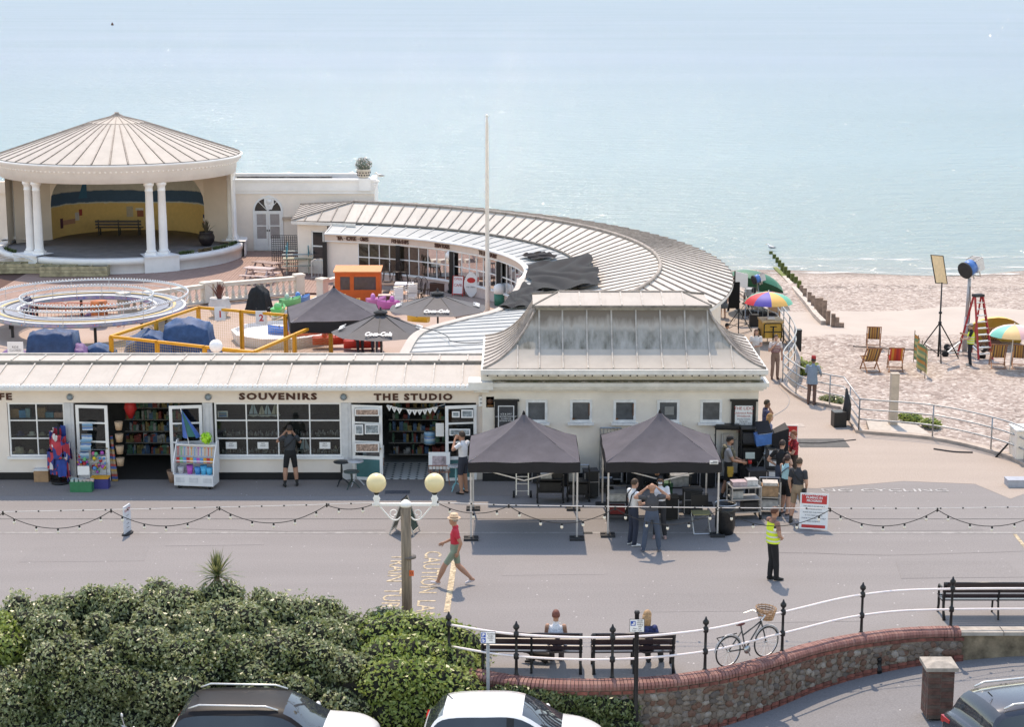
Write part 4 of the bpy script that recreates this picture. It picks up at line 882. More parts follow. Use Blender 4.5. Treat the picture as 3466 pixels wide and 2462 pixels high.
balustrade('stone_balustrade','cream balustrade passing behind the light-studded ride track',g(420,1062,.1),g(700,1024,.1),.1,12)
balustrade('stone_balustrade','short cream balustrade with a square pier beside the orange booth',g(1092,1010,.05),g(1200,985,.05),.05,4,(True,False))
tp=[g(800,1090,.06),g(1010,1010,.06),g(1085,1000,.06),g(1085,1012,.06),g(905,1075,.06)]
A,B_,C_,D_=g(905,1060,.05),g(1030,1003,.05),g(1092,1003,.05),g(925,1078,.05)
rt=thing('tiled_ramp','sloping orange tiled ramp below the balustrade','ramp',tuple((A+C_)/2));TI=mat((0.62,0.36,0.20),.7,.15,4)
b=MB();b.extr([A,D_,C_,B_][::1],(0,0,-.05));SP('bed',b,mat((0.30,0.2,0.14),.9),rt)
for i in range(9):
 for j in range(3):
  f=lambda u,v:A.lerp(B_,u).lerp(D_.lerp(C_,u),v);u0,u1,v0,v1=(i+.05)/9,(i+.95)/9,(j+.06)/3,(j+.94)/3
  b=MB();b.extr([f(u0,v0),f(u0,v1),f(u1,v1),f(u1,v0)],(0,0,.012));SP('tile',b,TI,rt)
b=MB();b.bar(D_+Vector((0,-.08,.04)),C_+Vector((0,-.08,.04)),.16,.12);SP('edging',b,WHITE_B,rt)
# globe lamps and flagpole in the court
GLOBE_W=mat((0.82,0.81,0.80),.35,.02)
def globe_lamp(label,loc,h,r=.2):
 t=thing('globe_lamp',label,'lamp post',loc);b=MB();b.lathe([(.13,0),(.13,.1),(.08,.16),(.10,.4),(.05,.5),(.045,h-.25),(.07,h-.2),(.07,h-.12)],n=10);part('post',b,BLACK,t)
 b=MB();b.ball((0,0,h),r,12);part('globe',b,GLOBE_W,t);return t
p=g(1524,992);zt_=q(1526,865,p.y).z;globe_lamp('black lamp post with a white globe before the verandah windows',(p.x,p.y,0),zt_,.22)
p=g(1701,1030);zt_=q(1701,911,p.y).z;globe_lamp('black lamp post with a white globe beside the black roof cloth',(p.x,p.y,0),zt_,.21)
p=Vector((q(731,1172,57).x,57,0));globe_lamp('white lamp globe just rising above the shop ridge',(p.x,p.y,0),q(731,1172,57).z,.22)
p=g(1650,1075);b=MB();zt_=q(1648,395,p.y).z;t=thing('flagpole','tall bare white flagpole rising from the courtyard','flagpole',(p.x,p.y,0));b.lathe([(.11,0),(.10,.8),(.065,zt_-.3),(.04,zt_)],n=12);part('pole',b,mat((0.72,0.66,0.60),.5,.05),t)
b=MB();b.ball((0,0,zt_+.04),.07,8);part('cap',b,WHITE,t);b=MB();b.cbox((.12,0,1.3),.05,.05,.22);part('cleat',b,STEEL,t)
# retaining wall
BRICK=mat((0.25,0.085,0.065),.75,.25,6,bump=.2,bscale=30);BRICK2=mat((0.18,0.065,0.052),.8,.3,6)
WP=smooth_path(WALLTOP,8);WP=[Vector((p.x,p.y,0))for p in WP if p.x>-2.2]
rw=thing('retaining_wall','curved rubble-stone retaining wall with rounded red brick coping','wall',(4,35.5,0))
WPr=resample(WP,.2)
b=MB();b.grid(sweep(WPr,[(-.02,-.3),(-.02,.0),(.30,.0),(.30,-1.6)]),False);SP('core',b,mat((0.22,0.18,0.15),.9,.35,4,bump=.4,bscale=18),rw)
pr_=[(.0,.0),(.0,.085),(.08,.105),(.2,.10),(.29,.07),(.335,.015),(.335,-.05),(.30,-.07)]
tb=MB();tb.grid([[(x-.034,-a,z)for a,z in pr_]for x in(0,.068)],False);tb.add([(-.034,-a,z)for a,z in pr_]+[(.034,-a,z)for a,z in pr_],[tuple(range(8)),tuple(range(15,7,-1))])
cb_me=[tb.mesh('coping_brick')for _ in range(3)]
for m_,c in zip(cb_me,((0.26,0.115,0.097),(0.225,0.10,0.085),(0.285,0.14,0.118))):m_.materials.append(mat(c,.7,.25,8))
cop=SP('coping',MB().add([(0,0,-.2),(.01,0,-.2),(0,.01,-.2)],[(0,1,2)]),BRICK,rw);cop.hide_render=False
bpy.data.objects.remove(cop)
BR=resample(WP,.076)
def frame_at(P,i):a,c=P[max(0,i-1)],P[min(len(P)-1,i+1)];d=(c-a).normalized();return math.atan2(d.y,d.x)
for i,p in enumerate(BR[:300]):
 TP(rw,inst('coping_brick',cb_me[rnd.randrange(3)],(p.x,p.y,rnd.uniform(-.002,.003)),None,(0,0,frame_at(BR,i))))
tb=MB();tb.box(-.105,.105,-.325,-.25,-.035,.035);sb_me=[tb.mesh('string_brick')for _ in range(2)];sb_me[0].materials.append(BRICK);sb_me[1].materials.append(BRICK2)
SB=resample(WP,.225)
for i,p in enumerate(SB):TP(rw,inst('string_brick',sb_me[rnd.randrange(2)],(p.x,p.y,-.115),None,(0,0,frame_at(SB,i))))
for i,p in enumerate(SB):
 if p.x<1.6:continue
 for k in range(2):TP(rw,inst('base_brick',sb_me[(i+k)%2],(p.x,p.y-.01,low_z(p.x)+.03+k*.08),None,(0,0,frame_at(SB,i))))
st_me=[]
for k in range(10):
 bm=bmesh.new();bmesh.ops.create_icosphere(bm,subdivisions=1,radius=1)
 for v in bm.verts:v.co=Vector((v.co.x*rnd.uniform(.75,1.1),v.co.y*.45,v.co.z*rnd.uniform(.7,1.1)))
 m_=bpy.data.meshes.new('stone');bm.to_mesh(m_);bm.free();c=rnd.choice(((0.24,0.20,0.17),(0.18,0.14,0.115),(0.33,0.29,0.26),(0.17,0.095,0.07),(0.21,0.175,0.155),(0.12,0.10,0.09)));m_.materials.append(mat(c,.8,.35,10,bump=.3));st_me.append(m_)
SS=resample(WP,.16)
for i,p in enumerate(SS):
 if p.x<1.7 or p.x>10.5:continue
 a=frame_at(SS,i);nrm=Vector((math.sin(a),-math.cos(a),0));z=-.17;lo=low_z(p.x)+.18
 while z>lo+.04:
  h=rnd.uniform(.055,.10);z-=h;o=inst('stone',rnd.choice(st_me),tuple(p+nrm*rnd.uniform(.30,.32)+Vector((math.cos(a),math.sin(a),0))*rnd.uniform(-.05,.05)+Vector((0,0,z))),None,(rnd.uniform(-.2,.2),rnd.uniform(-.5,.5),a));s_=rnd.uniform(.055,.13);o.scale=(s_*rnd.uniform(.9,1.4),s_*.8,h*1.1);TP(rw,o);z-=h*.75
pe=WP[-1]
ew=thing('rendered_wall','mossy rendered low wall with concrete coping under the far bench','wall',(12.5,pe.y,0))
b=MB();b.box(pe.x+.02,24,pe.y-.28,pe.y+.02,-1.5,-.03);SP('wall_body',b,mat((0.24,0.19,0.13),.9,.5,2.2,bump=.2,bscale=12),ew)
for k in range(13):b=MB();x=pe.x+.05+k*.95;b.box(x,x+.93,pe.y-.33,pe.y+.05,-.03,.05);SP('coping_slab',b,mat((0.42,0.38,0.34),.85,.2,3),ew)
b=MB();b.box(-60,-2.1,WALLTOP[0].y-.25,WALLTOP[0].y,-1.6,.0);struct('terrace_edge',b,mat((0.2,0.17,0.15),.9,.3))
# railing on the wall
POSTS=[(1520,2262),(1747.6,2297),(2072,2308),(2386,2280),(2647,2217),(2915,2154),(3218,2133)]
PG=[g(x,y)for x,y in POSTS]+[Vector((14.8,g(3218,2133).y,0)),Vector((19,g(3218,2133).y,0))]
rl=thing('promenade_railing','white twin-rail railing on black finialed posts along the brick coping','railing',tuple(PG[3]))
RAILW=mat((0.80,0.72,0.72),.4,.05)
tb=MB();tb.lathe([(.055,0),(.055,.05),(.035,.08),(.03,.38),(.055,.40),(.06,.45),(.055,.50),(.03,.52),(.028,.86),(.055,.88),(.06,.93),(.055,.98),(.03,1.0),(.03,1.03),(.065,1.07),(.065,1.12),(.03,1.16),(.012,1.22)],n=10);pme=tb.mesh('post');pme.materials.append(BLACK)
for p in PG:TP(rl,inst('post',pme,(p.x,p.y+.02,.02),None))
sm=smooth_path(PG,8)
for h in(.45,.93):b=MB();b.tube([p+Vector((0,.02,h+.02))for p in sm],.026,6);SP('rail',b,RAILW,rl)
# benches
BENCHM=mat((0.022,0.014,0.018),.30,.15,5,spec=.6)
def park_bench(label,loc,rz,L):
 t=thing('park_bench',label,'bench',loc,rz,'slatted benches along the railing')
 for k,(y,z)in enumerate(((.10,.44),(.22,.43),(.34,.43),(.46,.44))):b=MB();b.rbox((0,y,z),L,.10,.03,0,-.03);part('seat_slat',b,BENCHM,t)
 for k,(y,z)in enumerate(((.04,.55),(.0,.70),(-.05,.83))):b=MB();b.rbox((0,y,z),L,.03,(.10,.13,.09)[k],0,R(14));part('back_slat',b,BENCHM,t)
 b=MB();b.tube([(-L/2,-.06,.885),(L/2,-.06,.885)],.025,6);part('top_rail',b,BENCHM,t)
 for x in(-L/2+.04,L/2-.04):
  b=MB();b.tube([(x,-.09,.90),(x,-.10,.86),(x,-.03,.70),(x,.05,.45),(x,.03,.2),(x,-.08,0)],[.035,.04,.03,.035,.03,.04],6);b.tube([(x,.05,.42),(x,.3,.40),(x,.5,.40),(x,.48,.2),(x,.54,0)],.03,6);b.tube([(x,.0,.66),(x,.25,.68),(x,.5,.66),(x,.54,.58),(x,.5,.42)],[.02,.028,.03,.03,.025],6);part('cast_end',b,BLACK,t)
 b=MB();b.tube([(0,-.05,.8),(0,.04,.45),(0,-.05,0)],.025,5);b.tube([(0,.05,.41),(0,.48,.41),(0,.5,0)],.025,5);part('middle_support',b,BLACK,t)
 return t
a,c=g(1635,2268),g(1963,2280);park_bench('slatted black bench nearest the hedge with the white-topped woman seated',((a.x+c.x)/2,c.y+.02,0),R(-2),c.x-a.x+.1)
a,c=g(2003,2284),g(2285,2282);park_bench('slatted black bench with the floral-shirted woman seated',((a.x+c.x)/2,c.y+.03,0),R(1),c.x-a.x)
a,c=g(3208,2098),g(3500,2098);park_bench('empty slatted black bench at the end of the brick coping',((a.x+c.x)/2+.15,c.y,0),0,2.55)
# lamp post with twin globes and the festoon
LY=38.6
def lq(sx,sy):return q(sx,sy,LY)
lp=lq(1373,1700);t=thing('twin_globe_lamp','weathered timber lamp post carrying two cream globes on scrolled arms','lamp post',(lp.x,LY,0));H_=lp.z
POSTW=mat((0.24,0.19,0.145),.8,.3,4,bump=.4,stretch=(5,5,.4))
b=MB();b.lathe([(.115,0),(.115,H_-.1)],n=10);part('post',b,POSTW,t);b=MB();b.lathe([(.13,H_-.1),(.14,H_-.04),(.10,H_),(.05,H_+.04),(.001,H_+.06)],n=12);part('post_cap',b,WHITE,t)
b=MB();b.bar((-.75,0,H_-.06),(.75,0,H_-.06),.05,.06);part('crossarm',b,WHITE,t)
for s in(-1,1):
 gx=s*.648;b=MB();b.lathe([(.05,H_-.1),(.09,H_-.06),(.05,H_),(.085,H_+.08),(.05,H_+.14),(.055,H_+.17)],(gx,0,0),12);part('gallery',b,WHITE,t)
 b=MB();b.lathe([(.05,H_+.16),(.06,H_+.22),(.045,H_+.24)],(gx,0,0),10);part('lamp_holder',b,BLACK,t)
 b=MB();b.ball((gx,0,H_+.44),.222,20);part('globe',b,mat((0.74,0.62,0.36),.3,.03),t)
 b=MB();pts=[(s*.12,0,H_-.36),(s*.2,0,H_-.42),(s*.32,0,H_-.40),(s*.45,0,H_-.26),(s*.58,0,H_-.10)];b.tube(smooth_path(pts,5),.018,6);sp_=[(s*(.26+.09*math.cos(a)*(1-a/9)),0,H_-.26+.09*math.sin(a)*(1-a/9))for a in np.linspace(-1.5,5,16)];b.tube(sp_,.014,5);part('scroll_bracket',b,WHITE,t)
b=MB();b.lathe([(.16,0),(.16,.05)],n=14);b.xf(Matrix.Translation((.06,.02,lq(1373,1890).z)));part('band',b,mat((0.14,0.12,0.11),.6),t)
b=MB();b.cbox((.12,-.10,lq(1373,1937).z),.1,.012,.13);part('orange_tag',b,mat((0.75,0.13,0.03),.5),t);text('D',.09,(.12,-.108,lq(1373,1937).z),INK,t,name='tag_letter',ext=.001)
CABLE=mat((0.02,0.02,0.02),.7,0);BULB=mat((0.78,0.72,0.62),.15,.05,spec=.6);BULBL=mat((0.80,0.60,0.35),.2,.05)
def festoon(label,peaks,wire,last=None):
 P=[lq(x,y)for x,y in peaks];t=thing('festoon_lights',label,'string lights',tuple(P[0]));Wr=[lq(x,y)for x,y in wire]
 b=MB();b.tube(Wr,.011,4);SP('support_wire',b,mat((0.62,0.58,0.56),.5,.1),t)
 n=0
 for A,B_ in zip(P,P[1:]):
  L=(B_-A).length;sag=.38*(L/2.4)**1.5;f=lambda u:A.lerp(B_,u)-Vector((0,0,4*sag*u*(1-u)))
  b=MB();b.tube([f(k/14)for k in range(15)],.009,4);SP('cable',b,CABLE,t)
  b=MB();b.cbox(tuple(A),.035,.03,.09);SP('clip',b,BLACK,t)
  k=max(1,round(L/.48))
  for j in range(k):
   c=f((j+.5)/k);b=MB();b.lathe([(.02,0),(.024,-.05)],tuple(c),6);so=SP('bulb_holder',b,BLACK,t)
   b=MB();b.ball(tuple(c-Vector((0,0,.085))),.034,8,sz=1.2);TP(so,part('bulb',b,BULB))
 for k in range(int((Wr[-1]-Wr[0]).length/.5)):
  c=Wr[0].lerp(Wr[-1],(k+.5)*.5/(Wr[-1]-Wr[0]).length)
  j=max(0,min(len(Wr)-2,sum(1 for x in Wr[1:-1]if x.x<c.x)));u=(c.x-Wr[j].x)/(Wr[j+1].x-Wr[j].x);c=Wr[j].lerp(Wr[j+1],u)
  b=MB();b.cbox(tuple(c),.035,.03,.03);SP('wire_clip',b,BLACK,t)
festoon('looped festoon of clear bulbs left of the twin globe lamp',[(-360,1744),(10,1738),(376,1730),(743,1722),(1106,1711),(1268,1706)],[(-360,1739),(10,1734),(500,1724),(1000,1712),(1268,1703)])
festoon('looped festoon of clear bulbs right of the twin globe lamp',[(1482,1704),(1722,1714),(2082,1722),(2440,1724),(2810,1727),(3173,1727),(3550,1722)],[(1482,1702),(1722,1711),(2082,1716),(2440,1720),(2810,1722),(3173,1722),(3550,1716)])
# hedge and bushes
def leaf_cloud(pts,nrm,size,asp=.5,jit=.95):
 n=len(pts);r=np.random.default_rng(int(abs(pts[:,0].sum()*100))%99999);N_=nrm+r.normal(0,jit,(n,3));N_[:,2]+=.35;N_/=np.linalg.norm(N_,axis=1)[:,None]
 T=np.cross(N_,r.normal(0,1,(n,3)));T/=np.linalg.norm(T,axis=1)[:,None]+1e-9;U=np.cross(N_,T);s=(size*r.uniform(.6,1.35,n))[:,None]
 V=np.stack([pts-T*s,pts+U*s*asp-N_*s*.15,pts+T*s,pts-U*s*asp-N_*s*.15],1).reshape(-1,3)
 me=bpy.data.meshes.new('leaves');me.vertices.add(len(V));me.vertices.foreach_set('co',V.ravel().astype(np.float32));me.loops.add(4*n);me.loops.foreach_set('vertex_index',np.arange(4*n,dtype=np.int32));me.polygons.add(n);me.polygons.foreach_set('loop_start',np.arange(0,4*n,4,dtype=np.int32));me.update(calc_edges=True);return me
def _leafm(name,dark,mid,light,lightamt=.5):
 w=W(name);a=w.noise(14,2);c=w.ramp(a,(0.30,dark),(0.46,mid),(0.55,mid),(0.64,light));big=w.noise(.9,4);c=w.mix(w.ramp(big,(0.4,(0,0,0)),(0.7,(lightamt,)*3)),c,light)
 w.col(c);w.set(Roughness=.36,Specular_IOR_Level=.6);w.b.inputs['Subsurface Weight'].default_value=0
 n=w.nt.nodes;tr=n.new('ShaderNodeBsdfTranslucent');w.nt.links.new(c,tr.inputs[0]);mx=n.new('ShaderNodeMixShader');mx.inputs[0].default_value=.4
 w.nt.links.new(w.b.outputs[0],mx.inputs[1]);w.nt.links.new(tr.outputs[0],mx.inputs[2]);w.nt.links.new(mx.outputs[0],n['Material Output'].inputs[0]);return w.m
L_SILVER=_leafm('silvery_green_leaf',(0.05,0.068,0.02),(0.20,0.245,0.09),(0.64,0.64,0.43),.28)
L_BRIGHT=_leafm('bright_green_leaf',(0.09,0.14,0.02),(0.25,0.33,0.07),(0.44,0.48,0.17),.4)
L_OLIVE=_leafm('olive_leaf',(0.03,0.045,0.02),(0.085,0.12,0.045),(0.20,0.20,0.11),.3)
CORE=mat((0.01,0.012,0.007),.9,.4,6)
def bush(name,label,lumps,n,size,m,cat='hedge',asp=.5,loc=None):
 r=np.random.default_rng(len(lumps)*7+n);L=np.array(lumps)
 t=thing(name,label,cat,tuple(loc or(float(L[:,0].mean()),float(L[:,1].mean()),float((L[:,2]-L[:,5]).min()))))
 b=MB()
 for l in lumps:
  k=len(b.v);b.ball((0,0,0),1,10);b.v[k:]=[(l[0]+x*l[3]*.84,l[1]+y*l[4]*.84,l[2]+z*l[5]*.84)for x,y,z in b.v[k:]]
 o=SP('shade_core',b,CORE,t);o['kind']='stuff'  # near-black lumps: shade between leaves put into the colour, no branches modelled
 area=L[:,3]*L[:,5]+L[:,3]*L[:,4];idx=r.choice(len(L),n,p=area/area.sum());v=r.normal(0,1,(n,3));v/=np.linalg.norm(v,axis=1)[:,None]
 v[:,1]=np.where((v[:,1]>.55)&(r.uniform(0,1,n)<.6),-v[:,1],v[:,1])
 P=L[idx,:3]+v*L[idx,3:]*np.where(r.uniform(0,1,n)<.05,r.uniform(1.05,1.3,n),r.uniform(.78,1.08,n))[:,None]
 keep=np.ones(n,bool)
 for l in L:keep&=(((P-l[:3])/(l[3:]*.82))**2).sum(1)>1
 P=P[keep];o=link('foliage',leaf_cloud(P,v[keep],size,asp),m);TP(t,o);o['kind']='stuff';return t
def top_z(sx,sy,Y):return q(sx,sy,Y).z
lm=[]
prof_h=[(-200,2110),(-60,2085),(20,2050),(60,2010),(200,1990),(340,1988),(480,1985),(600,1968),(680,1965),(800,1978),(900,1998),(1000,2015),(1100,2032),(1200,2045),(1290,2055)]
for sx in range(-180,1300,52):
 sy=np.interp(sx,[a for a,_ in prof_h],[c for _,c in prof_h])
 for Y in(37.3,36.3,35.4,34.75):
  zt_=top_z(sx,sy,37.3)-(37.3-Y)*(.16 if Y>35 else.34)+rnd.uniform(-.22,.12);rr=rnd.uniform(.34,.68);x=q(sx+rnd.uniform(-25,25),sy,Y).x
  z=zt_-rr*.9
  while z>-1.3:lm.append((x+rnd.uniform(-.3,.3),Y+rnd.uniform(-.32,.3)+(.1 if Y<34.8 else 0),z,rr*rnd.uniform(.7,1.15),rr*.8,rr*rnd.uniform(.6,1.0)));z-=rr*1.15
lm=[l for l in lm if l[1]<35.1 or l[2]>.1]
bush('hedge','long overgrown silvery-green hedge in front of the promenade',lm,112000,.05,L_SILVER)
lm=[]
for sx in range(1295,1640,44):
 for Y in(36.6,35.7,34.9):
  sy=np.interp(sx,[1290,1340,1420,1500,1560,1600,1640],[2068,2055,2060,2075,2105,2140,2200]);z=top_z(sx,sy,36.9)-.5-(36.6-Y)*.22;x=q(sx,sy,Y).x
  lm.append((x,Y,z,.55,.5,.48));lm.append((x+.1,Y-.1,z-.6,.5,.5,.5))
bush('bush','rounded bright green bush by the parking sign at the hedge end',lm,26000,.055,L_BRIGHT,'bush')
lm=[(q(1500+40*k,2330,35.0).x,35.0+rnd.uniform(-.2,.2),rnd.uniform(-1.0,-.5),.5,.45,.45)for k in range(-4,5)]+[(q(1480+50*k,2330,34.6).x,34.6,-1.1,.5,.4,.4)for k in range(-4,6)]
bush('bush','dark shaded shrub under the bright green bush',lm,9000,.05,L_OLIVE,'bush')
lm=[(q(-40+30*k,2090,36).x,36+rnd.uniform(-.4,.4),top_z(0,2085,36)-.45-.1*k,.5,.5,.42)for k in range(3)]
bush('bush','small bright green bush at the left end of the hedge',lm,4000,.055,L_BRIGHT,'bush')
lm=[]
for sx in range(1690,2125,26):
 x=g(sx,2350,-.5).x;hh=np.interp(sx,[1690,1760,1900,2000,2125],[-.08,.02,-.08,-.16,-.25]);y0=34.72+rnd.uniform(-.05,.1)
 for z in(hh-.22,hh-.6,hh-1.0):lm.append((x+rnd.uniform(-.05,.05),y0-.12*(z<-.4)-.15*(z<-.8),z,.28,.26,.26))
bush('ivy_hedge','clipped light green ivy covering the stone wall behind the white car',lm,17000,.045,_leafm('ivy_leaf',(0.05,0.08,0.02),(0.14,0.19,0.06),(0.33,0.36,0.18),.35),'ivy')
cp_=q(735,1952,37.6);t=thing('cordyline_palm','spiky cordyline palm rising out of the hedge','palm',(cp_.x,37.6,-.2));hz=cp_.z+.2
b=MB();b.tube([(-.05,0,0),(-.02,0,hz*.5),(0,0,hz)],[.09,.07,.06],7);b.tube([(-.02,0,hz*.55),(.16,.05,hz*.8),(.2,.05,hz*.95)],[.05,.045,.04],6);part('trunk',b,mat((0.28,0.21,0.16),.85,.3,8),t)
b=MB()
for i in range(110):
 a=rnd.uniform(0,6.283);el=rnd.uniform(-.35,1.45);l=rnd.uniform(.45,.72);d=Vector((math.cos(a)*math.cos(el),math.sin(a)*math.cos(el),math.sin(el)));s=Vector((-d.y,d.x,0)).normalized()*.022;c=Vector((0,0,hz));p1,p2=c+d*l*.55,c+d*l-Vector((0,0,.10*math.cos(el)))
 b.add([c-s*.6,c+s*.6,p1+s,p1-s,p2],[(0,1,2,3),(3,2,4)])
part('leaves',b,_leafm('cordyline_leaf',(0.08,0.10,0.04),(0.17,0.20,0.08),(0.30,0.24,0.13),.3),t)
# road signs
BLUE=mat((0.02,0.09,0.40),.5);SIGNW=mat((0.78,0.78,0.79),.4,.03)
def sign_plate(t,w_,h_,z,lines,ink=INK,sym=None):
 b=MB();b.box(-w_/2,w_/2,-.045,-.035,z-h_/2,z+h_/2);part('plate_edge',b,BLACK,t);b=MB();b.box(-w_/2+.008,w_/2-.008,-.05,-.0455,z-h_/2+.008,z+h_/2-.008);part('plate',b,SIGNW,t)
 for s,sz,x,zz in lines:text(s,sz,(x,-.053,z+zz),ink,t,ext=.001)
p=Vector((q(1652,2300,34.6).x,34.6,0));zs=q(1648,2157,34.6).z;t=thing('parking_sign','grey post parking sign for disabled badge holders beside the bush','sign',(p.x,34.6,-1.35))
b=MB();b.lathe([(.035,0),(.035,zs+1.35+.05)],n=8);part('post',b,GREYP,t);hz=zs+1.35
sign_plate(t,.31,.26,hz,[('Disabled',.045,.06,.08),('badge',.045,.06,.035),('holders',.045,.06,-.01),('only',.045,.06,-.055)])
for k,ch in((.055,'P'),(-.06,'d')):b=MB();b.box(-.135,-.045,-.054,-.0505,hz+k-.05,hz+k+.05);part('blue_panel',b,BLUE,t);text('P'if ch=='P'else 'b',.09,(-.09,-.057,hz+k),SIGNW,t,ext=.001,bold=.004)
p=Vector((q(2151,2425,34.45).x,34.45,0));zs=q(2151,2117,34.45).z;lo=low_z(p.x);t=thing('loading_sign','black post loading sign standing against the stone wall','sign',(p.x,34.45,lo));hz=zs-lo
b=MB();b.lathe([(.06,0),(.06,.9),(.045,.95),(.045,hz+.24),(.06,hz+.25),(.05,hz+.3)],n=10);part('post',b,BLACK,t)
sign_plate(t,.30,.28,hz,[('Goods',.042,.06,.105),('vehicles',.042,.06,.065),('loading',.042,.06,.025),('only',.042,.06,-.015),('Mon - Sat',.042,0,-.06),('7 am - 7 pm',.042,0,-.105)]);b=MB();b.box(-.13,-.03,-.054,-.0505,hz+.0,hz+.1);part('blue_panel',b,BLUE,t)
b=MB();b.cbox((-.08,-.056,hz+.03),.06,.003,.025);b.cbox((-.06,-.056,hz+.06),.03,.003,.05);part('loading_symbol',b,SIGNW,t)
p=g(2330,2440,low_z(4.8));t=thing('hydrant_marker','small concrete post with a white hydrant plate at the wall foot','marker post',(p.x,p.y,low_z(p.x)))
b=MB();b.box(-.085,.085,-.06,.06,0,.22);b.box(-.105,.105,-.07,.07,.2,.45);b.box(-.08,.08,-.05,.05,.45,.49);part('post',b,mat((0.22,0.20,0.17),.9,.3,8),t);b=MB();b.box(-.08,.08,-.078,-.071,.24,.42);part('plate',b,SIGNW,t);text('W',.05,(0,-.081,.39),INK,t,ext=.001);text('S   V',.05,(0,-.081,.335),INK,t,ext=.001);text('40',.05,(0,-.081,.28),INK,t,ext=.001)
p=g(2975,2275,low_z(8.5));b=MB();b.lathe([(.07,0),(.07,.12),(.05,.13),(.05,.3),(.065,.32),(.03,.36)],n=10);t=thing('drain_pipe_stub','short black pipe stub at the foot of the stone wall','pipe',(p.x,p.y,low_z(p.x)));part('pipe',b,BLACK,t)
gp=g(3165,2430,low_z(9.0));t=thing('brick_pier','square brick gate pier with a stone cap beside the dark car','pier',(gp.x+.05,gp.y+.1,low_z(9.6)-.02))
for k in range(14):
 for s in range(2):
  for side in range(2):
   b=MB();off=(k%2)*.0
   if side==0:b.box(-.27+s*.27+.005,s*.27-.005,-.27,-.14,k*.075+.005,k*.075+.07);b2=None
   else:b.box(-.27 if s else.14,-.14 if s else.27,-.135,.27,k*.075+.005,k*.075+.07)
   part('brick',b,mat((0.15,0.08,0.065),.85,.35,6)if(k+s)%3 else mat((0.13,0.095,0.08),.85,.3),t)
b=MB();b.box(-.262,.262,-.262,.262,0,1.05);part('mortar_core',b,mat((0.20,0.17,0.15),.9),t)
b=MB();b.box(-.33,.33,-.33,.33,1.05,1.13);b.add([(-.33,-.33,1.13),(.33,-.33,1.13),(.33,.33,1.13),(-.33,.33,1.13),(-.12,-.12,1.2),(.12,-.12,1.2),(.12,.12,1.2),(-.12,.12,1.2)],[(0,1,5,4),(1,2,6,5),(2,3,7,6),(3,0,4,7),(4,5,6,7)]);part('cap_stone',b,mat((0.36,0.32,0.28),.9,.25,5,bump=.3),t)
# gazebos
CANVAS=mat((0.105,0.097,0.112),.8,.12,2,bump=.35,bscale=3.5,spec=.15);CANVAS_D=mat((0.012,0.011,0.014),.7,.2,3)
def gazebo(name,label,c,half,zE,zA,val=.27,rz=0.0,legs=True,m=CANVAS,group=None,sag=.16):
 t=thing(name,label,'gazebo',c,rz,group);hx_,hy_=half;n=12
 def pt(u,v):
  k=max(abs(u),abs(v));hip=1-abs(abs(u)-abs(v))/max(k,1e-6);zz=zA+(zE-zA)*(k**.72);zz-=sag*(1-hip)*math.sin(math.pi*k)*.35
  return(u*hx_,v*hy_,zz)
 for s in range(4):
  rows=[]
  for i in range(n+1):
   k=i/n;rows.append([])
   for j in range(n+1):
    w_=-1+2*j/n;u,v=((w_*k,-k),(k,w_*k),(-w_*k,k),(-k,-w_*k))[s];p=pt(u,v);rows[-1].append((p[0]+.006*math.sin(9*u+5*v),p[1],p[2]+.012*math.sin(7*w_+6*k)*k))
  b=MB();b.grid(rows,True,flip=True);part('canopy_panel',b,m,t)
  rows=[]
  for z in(0,-val):
   rows.append([])
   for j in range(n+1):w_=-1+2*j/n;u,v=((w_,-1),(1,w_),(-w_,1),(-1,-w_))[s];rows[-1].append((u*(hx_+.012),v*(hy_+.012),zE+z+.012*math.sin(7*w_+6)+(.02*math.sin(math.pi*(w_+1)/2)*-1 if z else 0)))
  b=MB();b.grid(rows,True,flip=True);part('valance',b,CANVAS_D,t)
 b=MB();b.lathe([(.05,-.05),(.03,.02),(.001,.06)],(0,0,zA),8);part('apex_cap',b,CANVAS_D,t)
 if legs:
  for sx in(-1,1):
   for sy in(-1,1):
    x,y=sx*(hx_-.06),sy*(hy_-.06);b=MB();b.bar((x,y,0),(x,y,zE-.05),.045,.045,(1,0,0));b.bar((x,y,1.0),(x,y,1.06),.06,.06,(1,0,0));lg=part('leg',b,ALU,t)
    b=MB();b.box(x-.19,x+.19,y-.16,y-.05,.0,.06);b.box(x-.19,x+.19,y+.05,y+.16,.0,.06);b.box(x-.07,x+.07,y-.05,y+.05,.0,.07);part('foot_weight',b,BLACKM,lg)
  b=MB()
  for sx in(-1,1):
   b.bar((sx*(hx_-.06),-hy_+.06,zE-.12),(sx*(hx_-.06),0,zE-.5),.03);b.bar((sx*(hx_-.06),hy_-.06,zE-.12),(sx*(hx_-.06),0,zE-.5),.03);b.bar((-hx_+.06,sx*(hy_-.06),zE-.12),(0,sx*(hy_-.06),zE-.5),.03);b.bar((hx_-.06,sx*(hy_-.06),zE-.12),(0,sx*(hy_-.06),zE-.5),.03)
  part('scissor_frame',b,ALU,t)
 return t
def gz_at(fl,fr,apex,eave_sy,label,**kw):
 A,B_=g(*fl),g(*fr);hx_=(B_.x-A.x)/2+.06;Yf=(A.y+B_.y)/2-.06;c=((A.x+B_.x)/2,Yf+hx_,0);zE=q(apex[0],eave_sy,Yf).z;zA=q(apex[0],apex[1],Yf+hx_).z
 return gazebo('gazebo',label,c,(hx_,hx_),zE,zA,group='black pop-up gazebos before the pavilion',**kw)
GZ1=gz_at((1594,1832),(1952,1822),(1761,1397),1566,'black pop-up gazebo over hand trucks in front of the chalkboard notice')
GZ2=gz_at((2057,1815),(2428,1816),(2231,1392),1566,'black pop-up gazebo sheltering the crew and wheeled cases')
